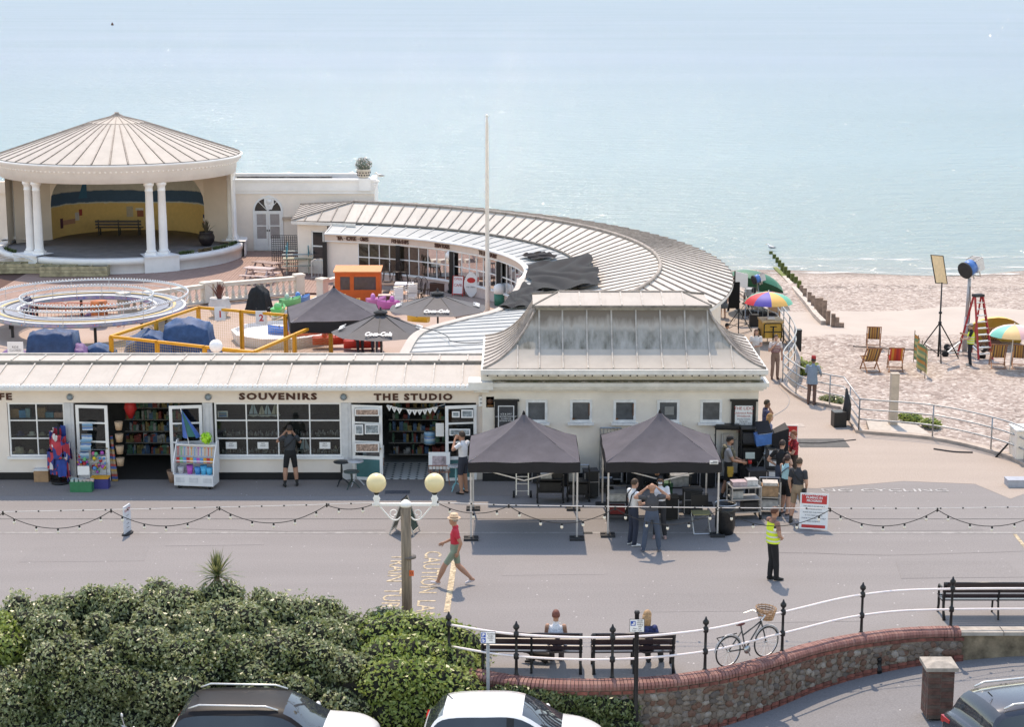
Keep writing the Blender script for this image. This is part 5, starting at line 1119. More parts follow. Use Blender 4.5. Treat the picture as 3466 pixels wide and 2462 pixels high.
b=MB();b.box(1.18,1.40,-1.56,-1.545,1.98,2.08);lbl=part('maker_label',b,PAPER,GZ2)
b=MB();b.box(1.20,1.38,-1.566,-1.561,2.0,2.02);b.box(1.26,1.38,-1.566,-1.561,2.04,2.06);part('label_print',b,INK,lbl)
# people
BASE=dict(pel=(0,0,.95),waist=(0,0,1.10),chest=(0,.0,1.30),nk=(0,-.01,1.47),head=(0,.03,1.625),sL=(-.185,-.01,1.42),sR=(.185,-.01,1.42),eL=(-.235,-.04,1.13),eR=(.235,-.04,1.13),wL=(-.245,.06,.89),wR=(.245,.06,.89),hL=(-.085,0,.92),hR=(.085,0,.92),kL=(-.10,.025,.50),kR=(.10,.025,.50),aL=(-.11,-.03,.085),aR=(.11,-.03,.085))
PEOPLE=[]
SKIN_A=(0.50,0.29,0.21);SKIN_T=(0.40,0.21,0.14);SKIN_D=(0.22,0.11,0.07)
def etube(b,pts,rad,side=Vector((1,0,0)),n=12):
 pts=[Vector(p)for p in pts];k=len(pts);vs=[];fs=[]
 for i,p in enumerate(pts):
  d=(pts[min(k-1,i+1)]-pts[max(0,i-1)]).normalized();s=(side-d*side.dot(d)).normalized();u=s.cross(d)
  for j in range(n):t=2*math.pi*j/n;vs.append(p+s*math.cos(t)*rad[i][0]+u*math.sin(t)*rad[i][1])
 for i in range(k-1):
  for j in range(n):fs.append((i*n+j,i*n+(j+1)%n,(i+1)*n+(j+1)%n,(i+1)*n+j))
 fs+=[tuple(reversed(range(n))),tuple(range((k-1)*n,k*n))]
 b.add(vs,fs,True)
def person(label,loc,rz,pose=None,h=1.75,top=(.1,.1,.1),sleeve='short',bottom=(.02,.02,.03),legs='long',shoes=(.03,.03,.03),skin=SKIN_A,hair=(.05,.03,.02),hairstyle='short',fat=1.0,socks=None,extra=(),group='people on the promenade',seat=False,cat='person',topvar=.12,tscale=4):
 J={k:Vector(v)for k,v in BASE.items()}
 for k,v in(pose or{}).items():J[k]=Vector(v)
 b=MB();f=fat;side=(J['hR']-J['hL']).normalized();sd2=(J['sR']-J['sL']).normalized()
 top_c=(J['sL']+J['sR'])/2
 etube(b,[J['pel']-(J['waist']-J['pel']).normalized()*.11,J['pel'],J['waist'],J['chest'],top_c-Vector((0,0,.02)),J['nk']],[(.13*f,.10*f),(.168*f,.122*f),(.148*f,.11*f),(.168*f,.118*f),(.15,.085),(.062,.06)],side.lerp(sd2,.5))
 etube(b,[J['nk']-Vector((0,0,.05)),J['head']],[(.062,.062),(.055,.058)])
 b.ball(tuple(J['head']+Vector((0,0,.03))),1,14,.077,.096,.108);fwd=(J['head']-J['nk']);fw=Vector((0,1,0))
 hd=pose.get('look')if pose else None;fw=Vector(hd).normalized()if hd else fw;rt=fw.cross(Vector((0,0,1))).normalized()
 b.ball(tuple(J['head']+fw*.045+Vector((0,0,-.035))),1,10,.055,.055,.065)
 b.ball(tuple(J['head']+fw*.098+Vector((0,0,.005))),1,8,.017,.02,.026)
 for s in(-1,1):b.ball(tuple(J['head']+rt*s*.078+Vector((0,0,.012))),1,8,.018,.022,.032)
 sl=.012 if sleeve!='none'else 0;ll=.014 if legs!='bare'else 0
 for s in 'LR':
  a0=.052*f+sl;a1=.042+(sl if sleeve=='long'else 0);a2=.030+(sl*.8 if sleeve=='long'else 0)
  etube(b,[J['s'+s],J['s'+s].lerp(J['e'+s],.5),J['e'+s]],[(a0+.006,a0+.006),(a0-.003,a0-.003),(a1,a1)],Vector((0,1,.1)),10);b.ball(tuple(J['s'+s]),a0+.008,10);b.ball(tuple(J['e'+s]),a1,8)
  etube(b,[J['e'+s],J['e'+s].lerp(J['w'+s],.35),J['w'+s]],[(a1,a1),(a1*.98,a1*.98),(a2,a2)],Vector((0,1,.1)),10)
  k1=.078+ll if legs!='skirt'else.075;kn=.056+(ll if legs in('long','shorts')else 0);an=.040+(.022 if legs=='long'else 0)
  etube(b,[J['h'+s],J['h'+s].lerp(J['k'+s],.5),J['k'+s]],[(k1*f,k1*f),(k1*.92*f,k1*.92*f),(kn,kn)],Vector((1,0,.1)),12);b.ball(tuple(J['h'+s]),k1*f,10);b.ball(tuple(J['k'+s]),kn,10)
  etube(b,[J['k'+s],J['k'+s].lerp(J['a'+s],.3),J['a'+s].lerp(J['k'+s],.05)],[(kn,kn),(kn*1.0,kn*1.05),(an,an)],Vector((1,0,.1)),10)
  ft=Vector((pose or{}).get('f'+s,(0.15 if s=='R'else-.15,1,0)));ft=ft.normalized();a=J['a'+s]
  etube(b,[a+ft*-.07+Vector((0,0,-.035)),a+Vector((0,0,-.025)),a+ft*.10+Vector((0,0,-.045)),a+ft*.185+Vector((0,0,-.055))],[(.03,.04),(.042,.055),(.045,.036),(.03,.024)],ft.cross(Vector((0,0,1))),10)
  if s=='L'or True:b.ball(tuple(J['w'+s]),a2*.98,8)
 PEOPLE.append(dict(b=b,J=J,label=label,loc=loc,rz=rz,h=h,top=top,sleeve=sleeve,bottom=bottom,legs=legs,shoes=shoes,skin=skin,hair=hair,hs=hairstyle,socks=socks,extra=extra,group=group,fw=fw,rt=rt,pose=pose or{},cat=cat,tv=topvar,ts=tscale,fat=f))
def hand(b,w,d,pal,up=None):
 d=Vector(d).normalized();s=d.cross(Vector(pal)).normalized();n=s.cross(d)
 etube(b,[w-d*.01,w+d*.045,w+d*.085],[(.026,.016),(.04,.016),(.038,.013)],s,8)
 for k,(o,l)in enumerate(((-.029,.065),(-.010,.078),(.010,.074),(.028,.058))):p=w+d*.08+s*o;b.tube([p,p+d*l*.5+n*.006,p+d*l*.85+n*.03],[.0095,.009,.007],5)
 p=w+d*.03-s*.03;b.tube([p,p+d*.03-s*.025+n*.01,p+d*.06-s*.03+n*.025],[.012,.0105,.008],5)
def finish_people():
 tmp=[]
 for P in PEOPLE:
  me=P['b'].mesh('body');o=bpy.data.objects.new('tmp',me);COL.objects.link(o);md=o.modifiers.new('r','REMESH');md.mode='VOXEL';md.voxel_size=.0155;md.use_smooth_shade=True
  sm_=o.modifiers.new('s','SMOOTH');sm_.factor=.5;sm_.iterations=3;tmp.append(o)
 dg=bpy.context.evaluated_depsgraph_get();dg.update()
 for P,o in zip(PEOPLE,tmp):
  ev=o.evaluated_get(dg);me=bpy.data.meshes.new_from_object(ev);old=o.data;bpy.data.objects.remove(o);bpy.data.meshes.remove(old)
  J=P['J'];sc=P['h']/1.75
  b=MB()
  for s in 'LR':
   d=P['pose'].get('d'+s,(J['w'+s]-J['e'+s]));hand(b,J['w'+s],d,P['pose'].get('p'+s,Vector((1 if s=='L'else-1,.2,0))))
  V=np.empty(len(me.vertices)*3,np.float32);me.vertices.foreach_get('co',V);V=V.reshape(-1,3)
  faces=[tuple(p.vertices)for p in me.polygons];nb=len(faces);o0=len(V)
  C=np.array([V[list(f)].mean(0)for f in faces])
  allv=np.vstack([V,np.array(b.v,np.float32)]);allf=faces+[tuple(i+o0 for i in f)for f in b.f]
  segs=[('head',J['head']-Vector((0,0,.03)),J['head']+Vector((0,0,.08)),.09),('neck',J['nk'],J['head']-Vector((0,0,.06)),.06),('torso',J['waist'],(J['sL']+J['sR'])/2-Vector((0,0,.03)),.15),('hips',J['pel']-Vector((0,0,.06)),J['waist']-(J['waist']-J['pel'])*.25,.15)]
  for s in 'LR':segs+=[('ua',J['s'+s],J['e'+s],.05),('fa',J['e'+s],J['w'+s],.04),('th',J['h'+s],J['k'+s],.08),('sh',J['k'+s],J['a'+s]+Vector((0,0,.0)),.05),('ft',J['a'+s]+Vector((0,0,-.05)),J['a'+s]+Vector(P['pose'].get('f'+s,(0,1,0))).normalized()*.17+Vector((0,0,-.05)),.045)]
  best=np.full(nb,1e9);lab=np.zeros(nb,int);tt=np.zeros(nb)
  for i,(nm,a,c,r)in enumerate(segs):
   a=np.array(a);d=np.array(c)-a;t=np.clip(((C-a)@d)/max(1e-9,d@d),0,1);dist=np.linalg.norm(C-(a+t[:,None]*d),axis=1)-r
   m=dist<best;best[m]=dist[m];lab[m]=i;tt[m]=t[m]
  SK=mat(P['skin'],.55,.06,6);TO=mat(P['top'],.8,P['tv'],P['ts'],bump=.35,bscale=9);BO=mat(P['bottom'],.85,.12,5,bump=.35,bscale=8);SH=mat(P['shoes'],.6,.1);SO=mat(P['socks']or P['skin'],.8,.05)
  me2=bpy.data.meshes.new('body');me2 .from_pydata([tuple(v)for v in allv.tolist()],[],allf)
  for m in(SK,TO,BO,SH,SO):me2 .materials.append(m)
  mi=np.zeros(len(allf),np.int32);sl={'none':-1,'short':.62,'three':2,'long':2}[P['sleeve']];lg=P['legs']
  for i in range(nb):
   nm=segs[lab[i]][0];t=tt[i]
   if nm=='torso':mi[i]=1
   elif nm=='hips':mi[i]=2
   elif nm=='ua':mi[i]=1 if t<sl else 0
   elif nm=='fa':mi[i]=1 if P['sleeve']=='long'and t<.95 else 0
   elif nm=='th':mi[i]=2 if(lg=='long'or(lg=='shorts'and t<.85)or(lg in('skirt','bare')and t<.35))else 0
   elif nm=='sh':mi[i]=2 if lg=='long'else(4 if t>.72 and P['socks']else 0)
   elif nm=='ft':mi[i]=3
   elif nm=='neck':mi[i]=1 if t<.08 else 0
  me2 .polygons.foreach_set('material_index',mi);me2 .polygons.foreach_set('use_smooth',np.ones(len(allf),bool));me2 .update();bpy.data.meshes.remove(me)
  t=thing('person',P['label'],P['cat'],P['loc'],P['rz'],P['group'],sc);part_o=link('body',me2,None,t)
  hc=J['head']+Vector((0,0,.035));fw,rt=P['fw'],P['rt'];hm=mat(P['hair'],.6,.25,30,bump=.3)
  def hairshell(lo,k=1.1,back=.0,name='hair',m=hm,front=.035):
   b=MB();rows=[]
   for i in range(8):
    el=math.pi/2-i*(math.pi/2-lo)/7;rows.append([])
    for j in range(17):
     a=2*math.pi*j/16;dx,dy=math.cos(a),math.sin(a);e=el if dy<.25 else max(el,front*6+(dy-.25)*.45)
     v=rt*(dx*math.cos(e)*.080*k)+fw*(dy*math.cos(e)*.098*k-back)+Vector((0,0,math.sin(e)*.112*k));rows[-1].append(hc+v)
   b.grid(rows,True,flip=True);return part(name,b,m,t)
  st=P['hs']
  if st=='short':hairshell(-.25)
  elif st=='bald':pass
  elif st in('long','bob','pony'):
   hairshell(-.45,1.15)
   b=MB();L_={'long':.26,'bob':.14,'pony':.02}[st]
   if st=='pony':b.tube([hc-fw*.10+Vector((0,0,.03)),hc-fw*.16,hc-fw*.15-Vector((0,0,.2))],[.025,.035,.012],7)
   else:etube(b,[hc-fw*.035+Vector((0,0,.02)),hc-fw*.05-Vector((0,0,.08)),hc-fw*.06-Vector((0,0,.09+L_*.6)),hc-fw*.05-Vector((0,0,.1+L_))],[(.094,.075),(.10,.07),(.095,.06),(.07,.035)],rt,12)
   part('hair_length',b,hm,t)
  for s in(-1,1):b=MB();b.ball(tuple(J['head']+fw*.092+rt*s*.031+Vector((0,0,.03))),.010,6,1.3,1,.8);part('eye',b,mat((.03,.02,.02),.3),t)
  b=MB();b.ball(tuple(J['head']+fw*.094-Vector((0,0,.045))),.014,6,1.6,.7,.5);part('mouth',b,mat((.30,.10,.09),.5),t)
  for ex in P['extra']:ex(t,J,fw,rt,hc)
  # things worn or held, as children of the figure
def vest(col=(.62,.75,.04)):
 def f(t,J,fw,rt,hc):
  b=MB();sd=(J['sR']-J['sL']).normalized();top_c=(J['sL']+J['sR'])/2;P=[J['pel']+Vector((0,0,-.02)),J['waist'],J['chest'],top_c-Vector((0,0,.0))];Rr=[(.195,.15),(.185,.145),(.195,.142),(.165,.11)]
  rows=[]
  for p,r in zip(P,Rr):rows.append([p+sd*math.cos(2*math.pi*j/20)*r[0]+sd.cross(Vector((0,0,1)))*-math.sin(2*math.pi*j/20)*r[1]for j in range(21)])
  b.grid(rows,True);v=part('vest',b,mat(col,.6,.06,3),t)
  for k,u in((0,.25),(0,.85),(1,.45)):
   b=MB();rr=[[a.lerp(c,uu)for a,c in zip(rows[k],rows[k+1])]for uu in(u,u+.22)];ce=[sum(r,Vector())/21 for r in rr];rr=[[c0+(p-c0)*1.03 for p in r]for r,c0 in zip(rr,ce)];b.grid(rr,True);part('reflective_band',b,mat((.62,.64,.60),.3,.03),v)
 return f
def hat_straw(t,J,fw,rt,hc):
 b=MB();b.lathe([(.165,.045),(.16,.055),(.105,.06),(.10,.15),(.07,.165),(.001,.155)],tuple(hc+fw*-.01),16);b.lathe([(.165,.045),(.10,.048)],tuple(hc+fw*-.01),16);h=part('straw_hat',b,mat((.62,.44,.30),.8,.15,30),t);b=MB();b.lathe([(.107,.06),(.106,.085)],tuple(hc+fw*-.01),16);part('hat_band',b,mat((.3,.2,.14),.8),h)
def fez(t,J,fw,rt,hc):b=MB();b.lathe([(.092,.05),(.075,.16),(.001,.165)],tuple(hc),14);part('fez',b,mat((.35,.03,.03),.8,.15),t)
def cap(col,back=False):
 def f(t,J,fw,rt,hc):
  b=MB();b.lathe([(.098,.03),(.095,.08),(.06,.125),(.001,.135)],tuple(hc),14);h=part('cap',b,mat(col,.8,.1),t);d=-fw if back else fw;b=MB();c=hc+d*.13+Vector((0,0,.035));b.ball(tuple(c),1,10,.07,.07,.012);part('brim',b,mat(col,.8,.1),h)
 return f
def strap(col=(.015,.015,.015),cross=1):
 def f(t,J,fw,rt,hc):
  b=MB();c=J['chest'];s=(J['sR']-J['sL']).normalized();pts=[]
  for k in range(17):a=2*math.pi*k/16;v=s*cross*.175*math.cos(a);u=Vector((0,1,0))*.135*math.sin(a);pts.append(c+v+u+Vector((0,0,.16*math.cos(a))))
  b.tube(pts,.013,5);part('strap',b,mat(col,.8),t)
 return f
def braces(t,J,fw,rt,hc):
 for s in(-1,1):
  b=MB();pts=[(s*.10,.15,1.0),(s*.10,.15,1.25),(s*.11,.11,1.40),(s*.11,0,1.475),(s*.10,-.12,1.38),(s*.07,-.145,1.2),(s*.02,-.14,1.0)];b.tube(pts,.016,5);part('brace',b,mat((.015,.015,.02),.8),t)
def mask(col=(.55,.56,.58)):
 def f(t,J,fw,rt,hc):b=MB();b.ball(tuple(J['head']+fw*.072-Vector((0,0,.03))),1,10,.062,.045,.048);part('face_mask',b,mat(col,.8),t)
 return f
def shades(t,J,fw,rt,hc):
 b=MB()
 for s in(-1,1):b.ball(tuple(J['head']+fw*.10+rt*s*.034+Vector((0,0,.03))),1,8,.03,.012,.022)
 b.tube([J['head']+fw*.1+rt*-.06+Vector((0,0,.035)),J['head']+fw*.105+Vector((0,0,.035)),J['head']+fw*.1+rt*.06+Vector((0,0,.035))],.006,4);part('sunglasses',b,mat((.01,.01,.01),.15),t)
def beard(col):
 def f(t,J,fw,rt,hc):b=MB();b.ball(tuple(J['head']+fw*.06-Vector((0,0,.06))),1,10,.055,.05,.05);part('beard',b,mat(col,.8,.3,30),t)
 return f
def skirt(col,z1=.45,r=.26):
 def f(t,J,fw,rt,hc):b=MB();b.lathe([(.16,1.04),(.21,.85),(r,z1),(r-.02,z1)],(0,0,0),18);part('skirt',b,mat(col,.8,.35,12),t)
 return f
def jacket(col,z1=.78):
 def f(t,J,fw,rt,hc):
  b=MB();p=J['pel'];c=J['chest'];rows=[]
  for P,r in((Vector((p.x,p.y,z1)),(.215,.165)),(p+Vector((0,0,.0)),(.20,.155)),(J['waist'],(.18,.142)),(c,(.197,.15)),((J['sL']+J['sR'])/2+Vector((0,0,.015)),(.175,.11))):rows.append([P+Vector((math.cos(2*math.pi*j/18)*r[0],math.sin(2*math.pi*j/18)*r[1],0))for j in range(19)])
  b.grid(rows,True);part('jacket',b,mat(col,.8,.1,8,bump=.3),t)
 return f
def prop_box(name,off,size,col,joint='wR'):
 def f(t,J,fw,rt,hc):b=MB();c=J[joint]+Vector(off);b.cbox(tuple(c),*size);part(name,b,mat(col,.5),t)
 return f
def stripes(col,zs,rx=.19,ry=.142):
 def f(t,J,fw,rt,hc):
  for z in zs:b=MB();b.lathe([(rx,z),(rx,z+.028)],(0,0,0),18,sy=ry/rx);part('shirt_stripe',b,mat(col,.8),t)
 return f
def scarf(col):
 def f(t,J,fw,rt,hc):
  b=MB();c=J['nk'];b.tube([c+Vector((.12*math.cos(a),.11*math.sin(a),-.02-.05*math.sin(a)))for a in np.linspace(0,6.28,15)],.042,7);b.tube([c+Vector((.08,.12,-.06)),c+Vector((.09,.16,-.2)),c+Vector((.08,.15,-.38))],[.05,.05,.03],7);b.tube([c+Vector((-.09,-.12,-.05)),c+Vector((-.1,-.15,-.2)),c+Vector((-.1,-.14,-.36))],[.05,.05,.04],7);part('tied_jumper',b,mat(col,.9,.2,10),t)
 return f
def pouch(col,off=(.18,.05,.86)):
 def f(t,J,fw,rt,hc):b=MB();b.rbox(off,.09,.16,.2,.2);b.rbox((off[0]+.02,off[1],off[2]-.12),.07,.12,.1,.2);part('tool_pouch',b,mat(col,.8,.2),t)
 return f
SIT=dict(pel=(0,0,.56),waist=(0,-.02,.70),chest=(0,-.02,.90),nk=(0,.0,1.08),head=(0,.04,1.235),sL=(-.175,-.01,1.03),sR=(.175,-.01,1.03),eL=(-.22,.06,.78),eR=(.22,.06,.78),wL=(-.16,.28,.66),wR=(.16,.28,.66),hL=(-.09,.03,.53),hR=(.09,.03,.53),kL=(-.11,.45,.52),kR=(.11,.45,.52),aL=(-.10,.46,.085),aR=(.10,.46,.085))
HANDS_FACE=dict(eL=(-.34,.10,1.30),eR=(.30,.12,1.24),wL=(-.09,.20,1.55),wR=(.08,.21,1.55),dL=(.6,-.2,.6),dR=(-.6,-.2,.6))
WALK=dict(hL=(-.085,0,.90),hR=(.085,0,.90),kL=(-.09,.25,.53),aL=(-.09,.42,.13),fL=(0,1,.25),kR=(.09,-.06,.49),aR=(.09,-.40,.15),fR=(0,1,-.35),pel=(0,0,.93),eL=(-.24,-.16,1.15),wL=(-.22,-.08,.90),eR=(.23,.02,1.14),wR=(.2,.28,1.02))
def at(sx,sy):p=g(sx,sy);return(p.x,p.y,0)
person('man in red polo, sage shorts and straw hat striding across the promenade',at(1541,1984),R(88),WALK,1.74,(.50,.03,.055),'short',(.21,.25,.19),'shorts',(.60,.55,.56),SKIN_T,(.3,.28,.26),extra=(hat_straw,))
person('man in grey tee and black shorts filming at the souvenir window',at(985,1648),R(12),dict(HANDS_FACE,aL=(-.17,-.03,.085),aR=(.17,.0,.085),kL=(-.14,.02,.5),kR=(.14,.03,.5)),1.80,(.035,.04,.047),'short',(.012,.012,.014),'shorts',(.012,.012,.013),SKIN_T,(.03,.02,.015),socks=(.02,.02,.02),extra=(strap(),prop_box('camera',(-.03,.08,.05),(.12,.08,.08),(.02,.02,.02))))
person('man in white tee and dark shorts photographing the studio door',at(1568,1672),R(55),dict(HANDS_FACE),1.80,(.70,.70,.72),'short',(.03,.035,.05),'shorts',(.015,.015,.016),SKIN_T,(.05,.03,.02),extra=(prop_box('camera',(-.03,.08,.03),(.12,.08,.08),(.02,.02,.02)),))
person('young man in white tee with black braces and navy trousers',at(2142,1848),R(-62),dict(eR=(.25,.06,1.15),wR=(.2,.27,1.15),eL=(-.25,.02,1.13),wL=(-.2,.22,1.0)),1.76,(.70,.70,.71),'short',(.025,.032,.055),'long',(.7,.7,.7),SKIN_A,(.06,.035,.02),extra=(braces,))
person('bald man in charcoal tee and jeans with both hands raised to his ears',at(2204,1868),R(4),dict(eL=(-.42,.06,1.40),wL=(-.16,.05,1.62),eR=(.42,.06,1.40),wR=(.16,.05,1.62),dL=(.5,0,.5),dR=(-.5,0,.5),aL=(-.20,-.02,.085),aR=(.20,.02,.085),kL=(-.15,.02,.5),kR=(.15,.02,.5)),1.78,(.06,.06,.068),'short',(.06,.08,.12),'long',(.16,.16,.2),SKIN_T,hairstyle='bald',fat=1.05)
person('dark-haired woman in white tee wearing sunglasses and a lowered mask',at(2232,1822),R(172),dict(eL=(-.25,.1,1.15),wL=(-.1,.26,1.35),aL=(-.15,0,.085),aR=(.13,0,.085)),1.66,(.70,.70,.74),'short',(.03,.03,.035),'long',(.40,.25,.22),SKIN_D,(.015,.012,.012),'bob',extra=(shades,mask()))
person('crew member in black bending over cases beneath the second gazebo',at(2165,1700),R(-100),dict(chest=(0,.14,1.24),nk=(0,.24,1.38),head=(0,.32,1.50),sL=(-.18,.2,1.33),sR=(.18,.2,1.33),eL=(-.22,.26,1.05),eR=(.22,.26,1.05),wL=(-.15,.44,.92),wR=(.15,.44,.92),waist=(0,.04,1.09)),1.72,(.013,.013,.015),'short',(.02,.02,.025),'long',skin=SKIN_T)
person('bearded man in grey tee and black cap working at the trolley',at(2462,1690),R(-95),dict(eR=(.22,.12,1.15),wR=(.14,.38,1.08),eL=(-.22,.12,1.15),wL=(-.14,.36,1.06),kL=(-.1,.14,.5),aL=(-.1,.16,.085),aR=(.1,-.18,.085),kR=(.1,-.05,.5)),1.80,(.27,.27,.29),'short',(.012,.012,.014),'shorts',(.02,.02,.02),SKIN_T,(.04,.03,.02),socks=(.03,.03,.03),extra=(cap((.015,.015,.016)),beard((.07,.04,.03)),scarf((.17,.15,.10)),pouch((.45,.28,.05))))
person('man in black tee and jeans with hands on his hips',at(2640,1700),R(-40),dict(eL=(-.38,-.08,1.17),wL=(-.19,.04,1.02),eR=(.38,-.08,1.17),wR=(.19,.04,1.02),dL=(.7,.3,-.3),dR=(-.7,.3,-.3)),1.76,(.012,.012,.014),'short',(.05,.065,.10),'long',skin=SKIN_A,hair=(.04,.025,.02))
person('red-haired person in a red floral shirt beside the red zone sign',at(2684,1660),R(95),dict(eR=(.2,.1,1.14),wR=(.05,.28,1.12),eL=(-.2,.1,1.14),wL=(-.05,.3,1.12)),1.74,(.42,.03,.04),'short',(.06,.04,.03),'long',skin=SKIN_A,hair=(.22,.07,.03),topvar=.6,tscale=16,extra=(prop_box('papers',(.03,.03,-.02),(.15,.02,.2),(.6,.6,.6)),))
person('woman in pale blue vest top and black shorts with a ponytail',at(2657,1742),R(-55),dict(eR=(.22,.08,1.12),wR=(.02,.2,1.15),eL=(-.22,.08,1.12),wL=(-.02,.22,1.12)),1.66,(.36,.60,.66),'none',(.012,.012,.014),'shorts',(.05,.04,.05),SKIN_A,(.05,.025,.02),'pony',extra=(strap((.1,.1,.12)),))
person('man in charcoal tee and khaki shorts standing by the filming notice',at(2697,1774),R(-35),dict(aL=(-.17,-.03,.085),aR=(.17,.03,.085),kL=(-.14,.02,.5),kR=(.14,.03,.5),eR=(.24,.0,1.13),wR=(.16,.16,.96)),1.80,(.035,.037,.045),'short',(.30,.22,.15),'shorts',(.06,.05,.045),SKIN_A,(.08,.05,.03),socks=(.05,.045,.04),extra=(strap((.02,.02,.02),-1),pouch((.02,.02,.02),(.19,-.02,.88))))
person('steward in hi-vis vest and black trousers talking on a phone',at(2612,1966),R(-68),dict(eL=(-.30,.14,1.24),wL=(-.10,.12,1.52),dL=(.3,0,.9),eR=(.30,.0,1.16),wR=(.16,.14,1.05),aR=(.07,.08,.085),aL=(-.07,-.02,.085),kL=(-.07,.02,.5),kR=(.07,.06,.5),hL=(-.075,0,.92),hR=(.075,0,.92)),1.83,(.24,.13,.10),'short',(.014,.014,.016),'long',(.01,.01,.01),SKIN_T,(.10,.035,.02),extra=(vest(),prop_box('phone',(.02,-.02,.06),(.03,.07,.13),(.01,.01,.01),'wL')))
person('person in a blue patterned shirt leaning round the pavilion corner',at(2588,1540),R(-90),dict(eR=(.30,.16,1.40),wR=(.12,.06,1.58),dR=(-.5,0,.4)),1.72,(.05,.06,.14),'short',(.05,.05,.06),'long',skin=SKIN_D,hair=(.04,.03,.02),topvar=.6,tscale=18)
person('person with fair wavy hair standing behind the softbox light',at(2598,1588),R(-80),{},1.68,(.16,.18,.28),'short',(.05,.05,.06),'long',skin=SKIN_A,hair=(.35,.19,.08),hairstyle='long')
a=g(1881,2270);person('woman with auburn hair in a white dotted vest seated on the bench',(a.x,a.y+.12,-.08),R(-4),SIT,1.72,(.68,.67,.70),'none',(.08,.06,.07),'long',(.04,.03,.03),SKIN_T,(.16,.05,.035),'short',group='women seated on the benches',topvar=.3,tscale=40)
a=g(2188,2272);person('curly fair-haired woman in a navy floral blouse seated on the bench',(a.x,a.y+.12,-.08),R(-18),dict(SIT,kR=(.18,.44,.52),aR=(.22,.50,.085),eR=(.26,-.02,.80),wR=(.3,.2,.72),kL=(-.10,.42,.52),aL=(-.04,.40,.085)),1.72,(.035,.045,.13),'long',(.03,.03,.035),'long',(.36,.20,.18),SKIN_A,(.38,.23,.12),'bob',group='women seated on the benches',topvar=.9,tscale=14)
person('actor in striped knit shirt and high brown trousers eating a snack',at(2622,1284),R(186),dict(eR=(.27,.08,1.14),wR=(.05,.22,1.42),dR=(-.4,0,.8),eL=(-.25,0,1.13),wL=(-.25,.06,.90)),1.66,(.62,.55,.52),'short',(.24,.16,.125),'long',(.09,.035,.02),SKIN_A,(.05,.03,.02),extra=(stripes((.30,.14,.15),[1.08+.06*k for k in range(5)]),prop_box('orange_drink',(0,.02,-.08),(.06,.06,.12),(.75,.16,.04),'wL')))
person('dark-haired woman in a white blouse behind the pavilion roof edge',at(2556,1258),R(175),dict(eL=(-.22,.08,1.12),wL=(-.05,.22,1.1)),1.60,(.68,.66,.65),'short',(.4,.38,.36),'long',skin=SKIN_A,hair=(.06,.025,.02),hairstyle='bob')
person('man in red fez and blue-grey blazer leaning on the steel railing',at(2746,1370),R(-24),dict(chest=(0,.04,1.29),nk=(0,.07,1.46),head=(0,.12,1.60),eR=(.28,.10,1.18),wR=(.24,.34,1.06),eL=(-.26,.12,1.18),wL=(-.15,.36,1.08),sL=(-.185,.04,1.41),sR=(.185,.04,1.41)),1.66,(.20,.26,.33),'long',(.14,.085,.07),'long',(.05,.02,.015),SKIN_D,(.03,.02,.02),extra=(fez,jacket((.20,.26,.33))))
p_=gb(3281,1243);person('beach crew member in hi-vis vest and cap steadying the lighting mast',(p_.x,p_.y,bh(p_.x,p_.y)),R(78),dict(eR=(.24,.1,1.2),wR=(.12,.34,1.3),eL=(-.24,.1,1.15),wL=(-.12,.33,1.12)),1.70,(.015,.015,.017),'short',(.02,.022,.03),'long',(.3,.3,.3),SKIN_A,(.1,.07,.05),extra=(vest(),cap((.45,.42,.40))),group='people on the beach')
person('woman in a grey-blue floral skirt by the wing wall',at(2446,1076),R(160),{},1.55,(.36,.33,.34),'short',(.14,.16,.18),'skirt',(.3,.12,.1),SKIN_A,(.08,.04,.03),'bob',extra=(skirt((.14,.17,.20),.5),))
person('crew member in black with white trainers behind the black flag',at(2482,1056),R(100),dict(kL=(-.1,.2,.52),aL=(-.1,.3,.1),aR=(.1,-.25,.1)),1.58,(.012,.012,.014),'long',(.012,.012,.014),'long',(.65,.65,.65),SKIN_A)
person('person in brown crouched beneath the green umbrella',at(2545,1035),R(30),SIT,1.6,(.22,.13,.10),'long',(.1,.07,.06),'long',skin=SKIN_A,hair=(.15,.08,.05))
person('person in a black cap partly hidden behind the flared roof',at(2456,1222),R(-80),{},1.45,(.03,.03,.03),'short',(.03,.03,.03),'long',skin=SKIN_T,extra=(cap((.015,.015,.017)),))
a=g(1210,1185);person('dark-clothed person seated under the nearer parasol',(a.x,a.y,0),R(200),SIT,1.6,(.03,.03,.035),'short',(.03,.03,.04),'long',skin=SKIN_D,hair=(.03,.02,.02),group='people seated in the courtyard')
a=g(1288,1185);person('person in a red top seated under the nearer parasol',(a.x,a.y,0),R(150),SIT,1.6,(.45,.05,.06),'short',(.05,.05,.07),'long',skin=SKIN_A,hair=(.12,.06,.04),group='people seated in the courtyard')
finish_people()
a=g(1876,2262);t=thing('dog','small dark dog lying under the bench on a lead','dog',(a.x-.25,a.y+.3,0),R(80));DOGM=mat((.02,.014,.012),.8,.2,12)
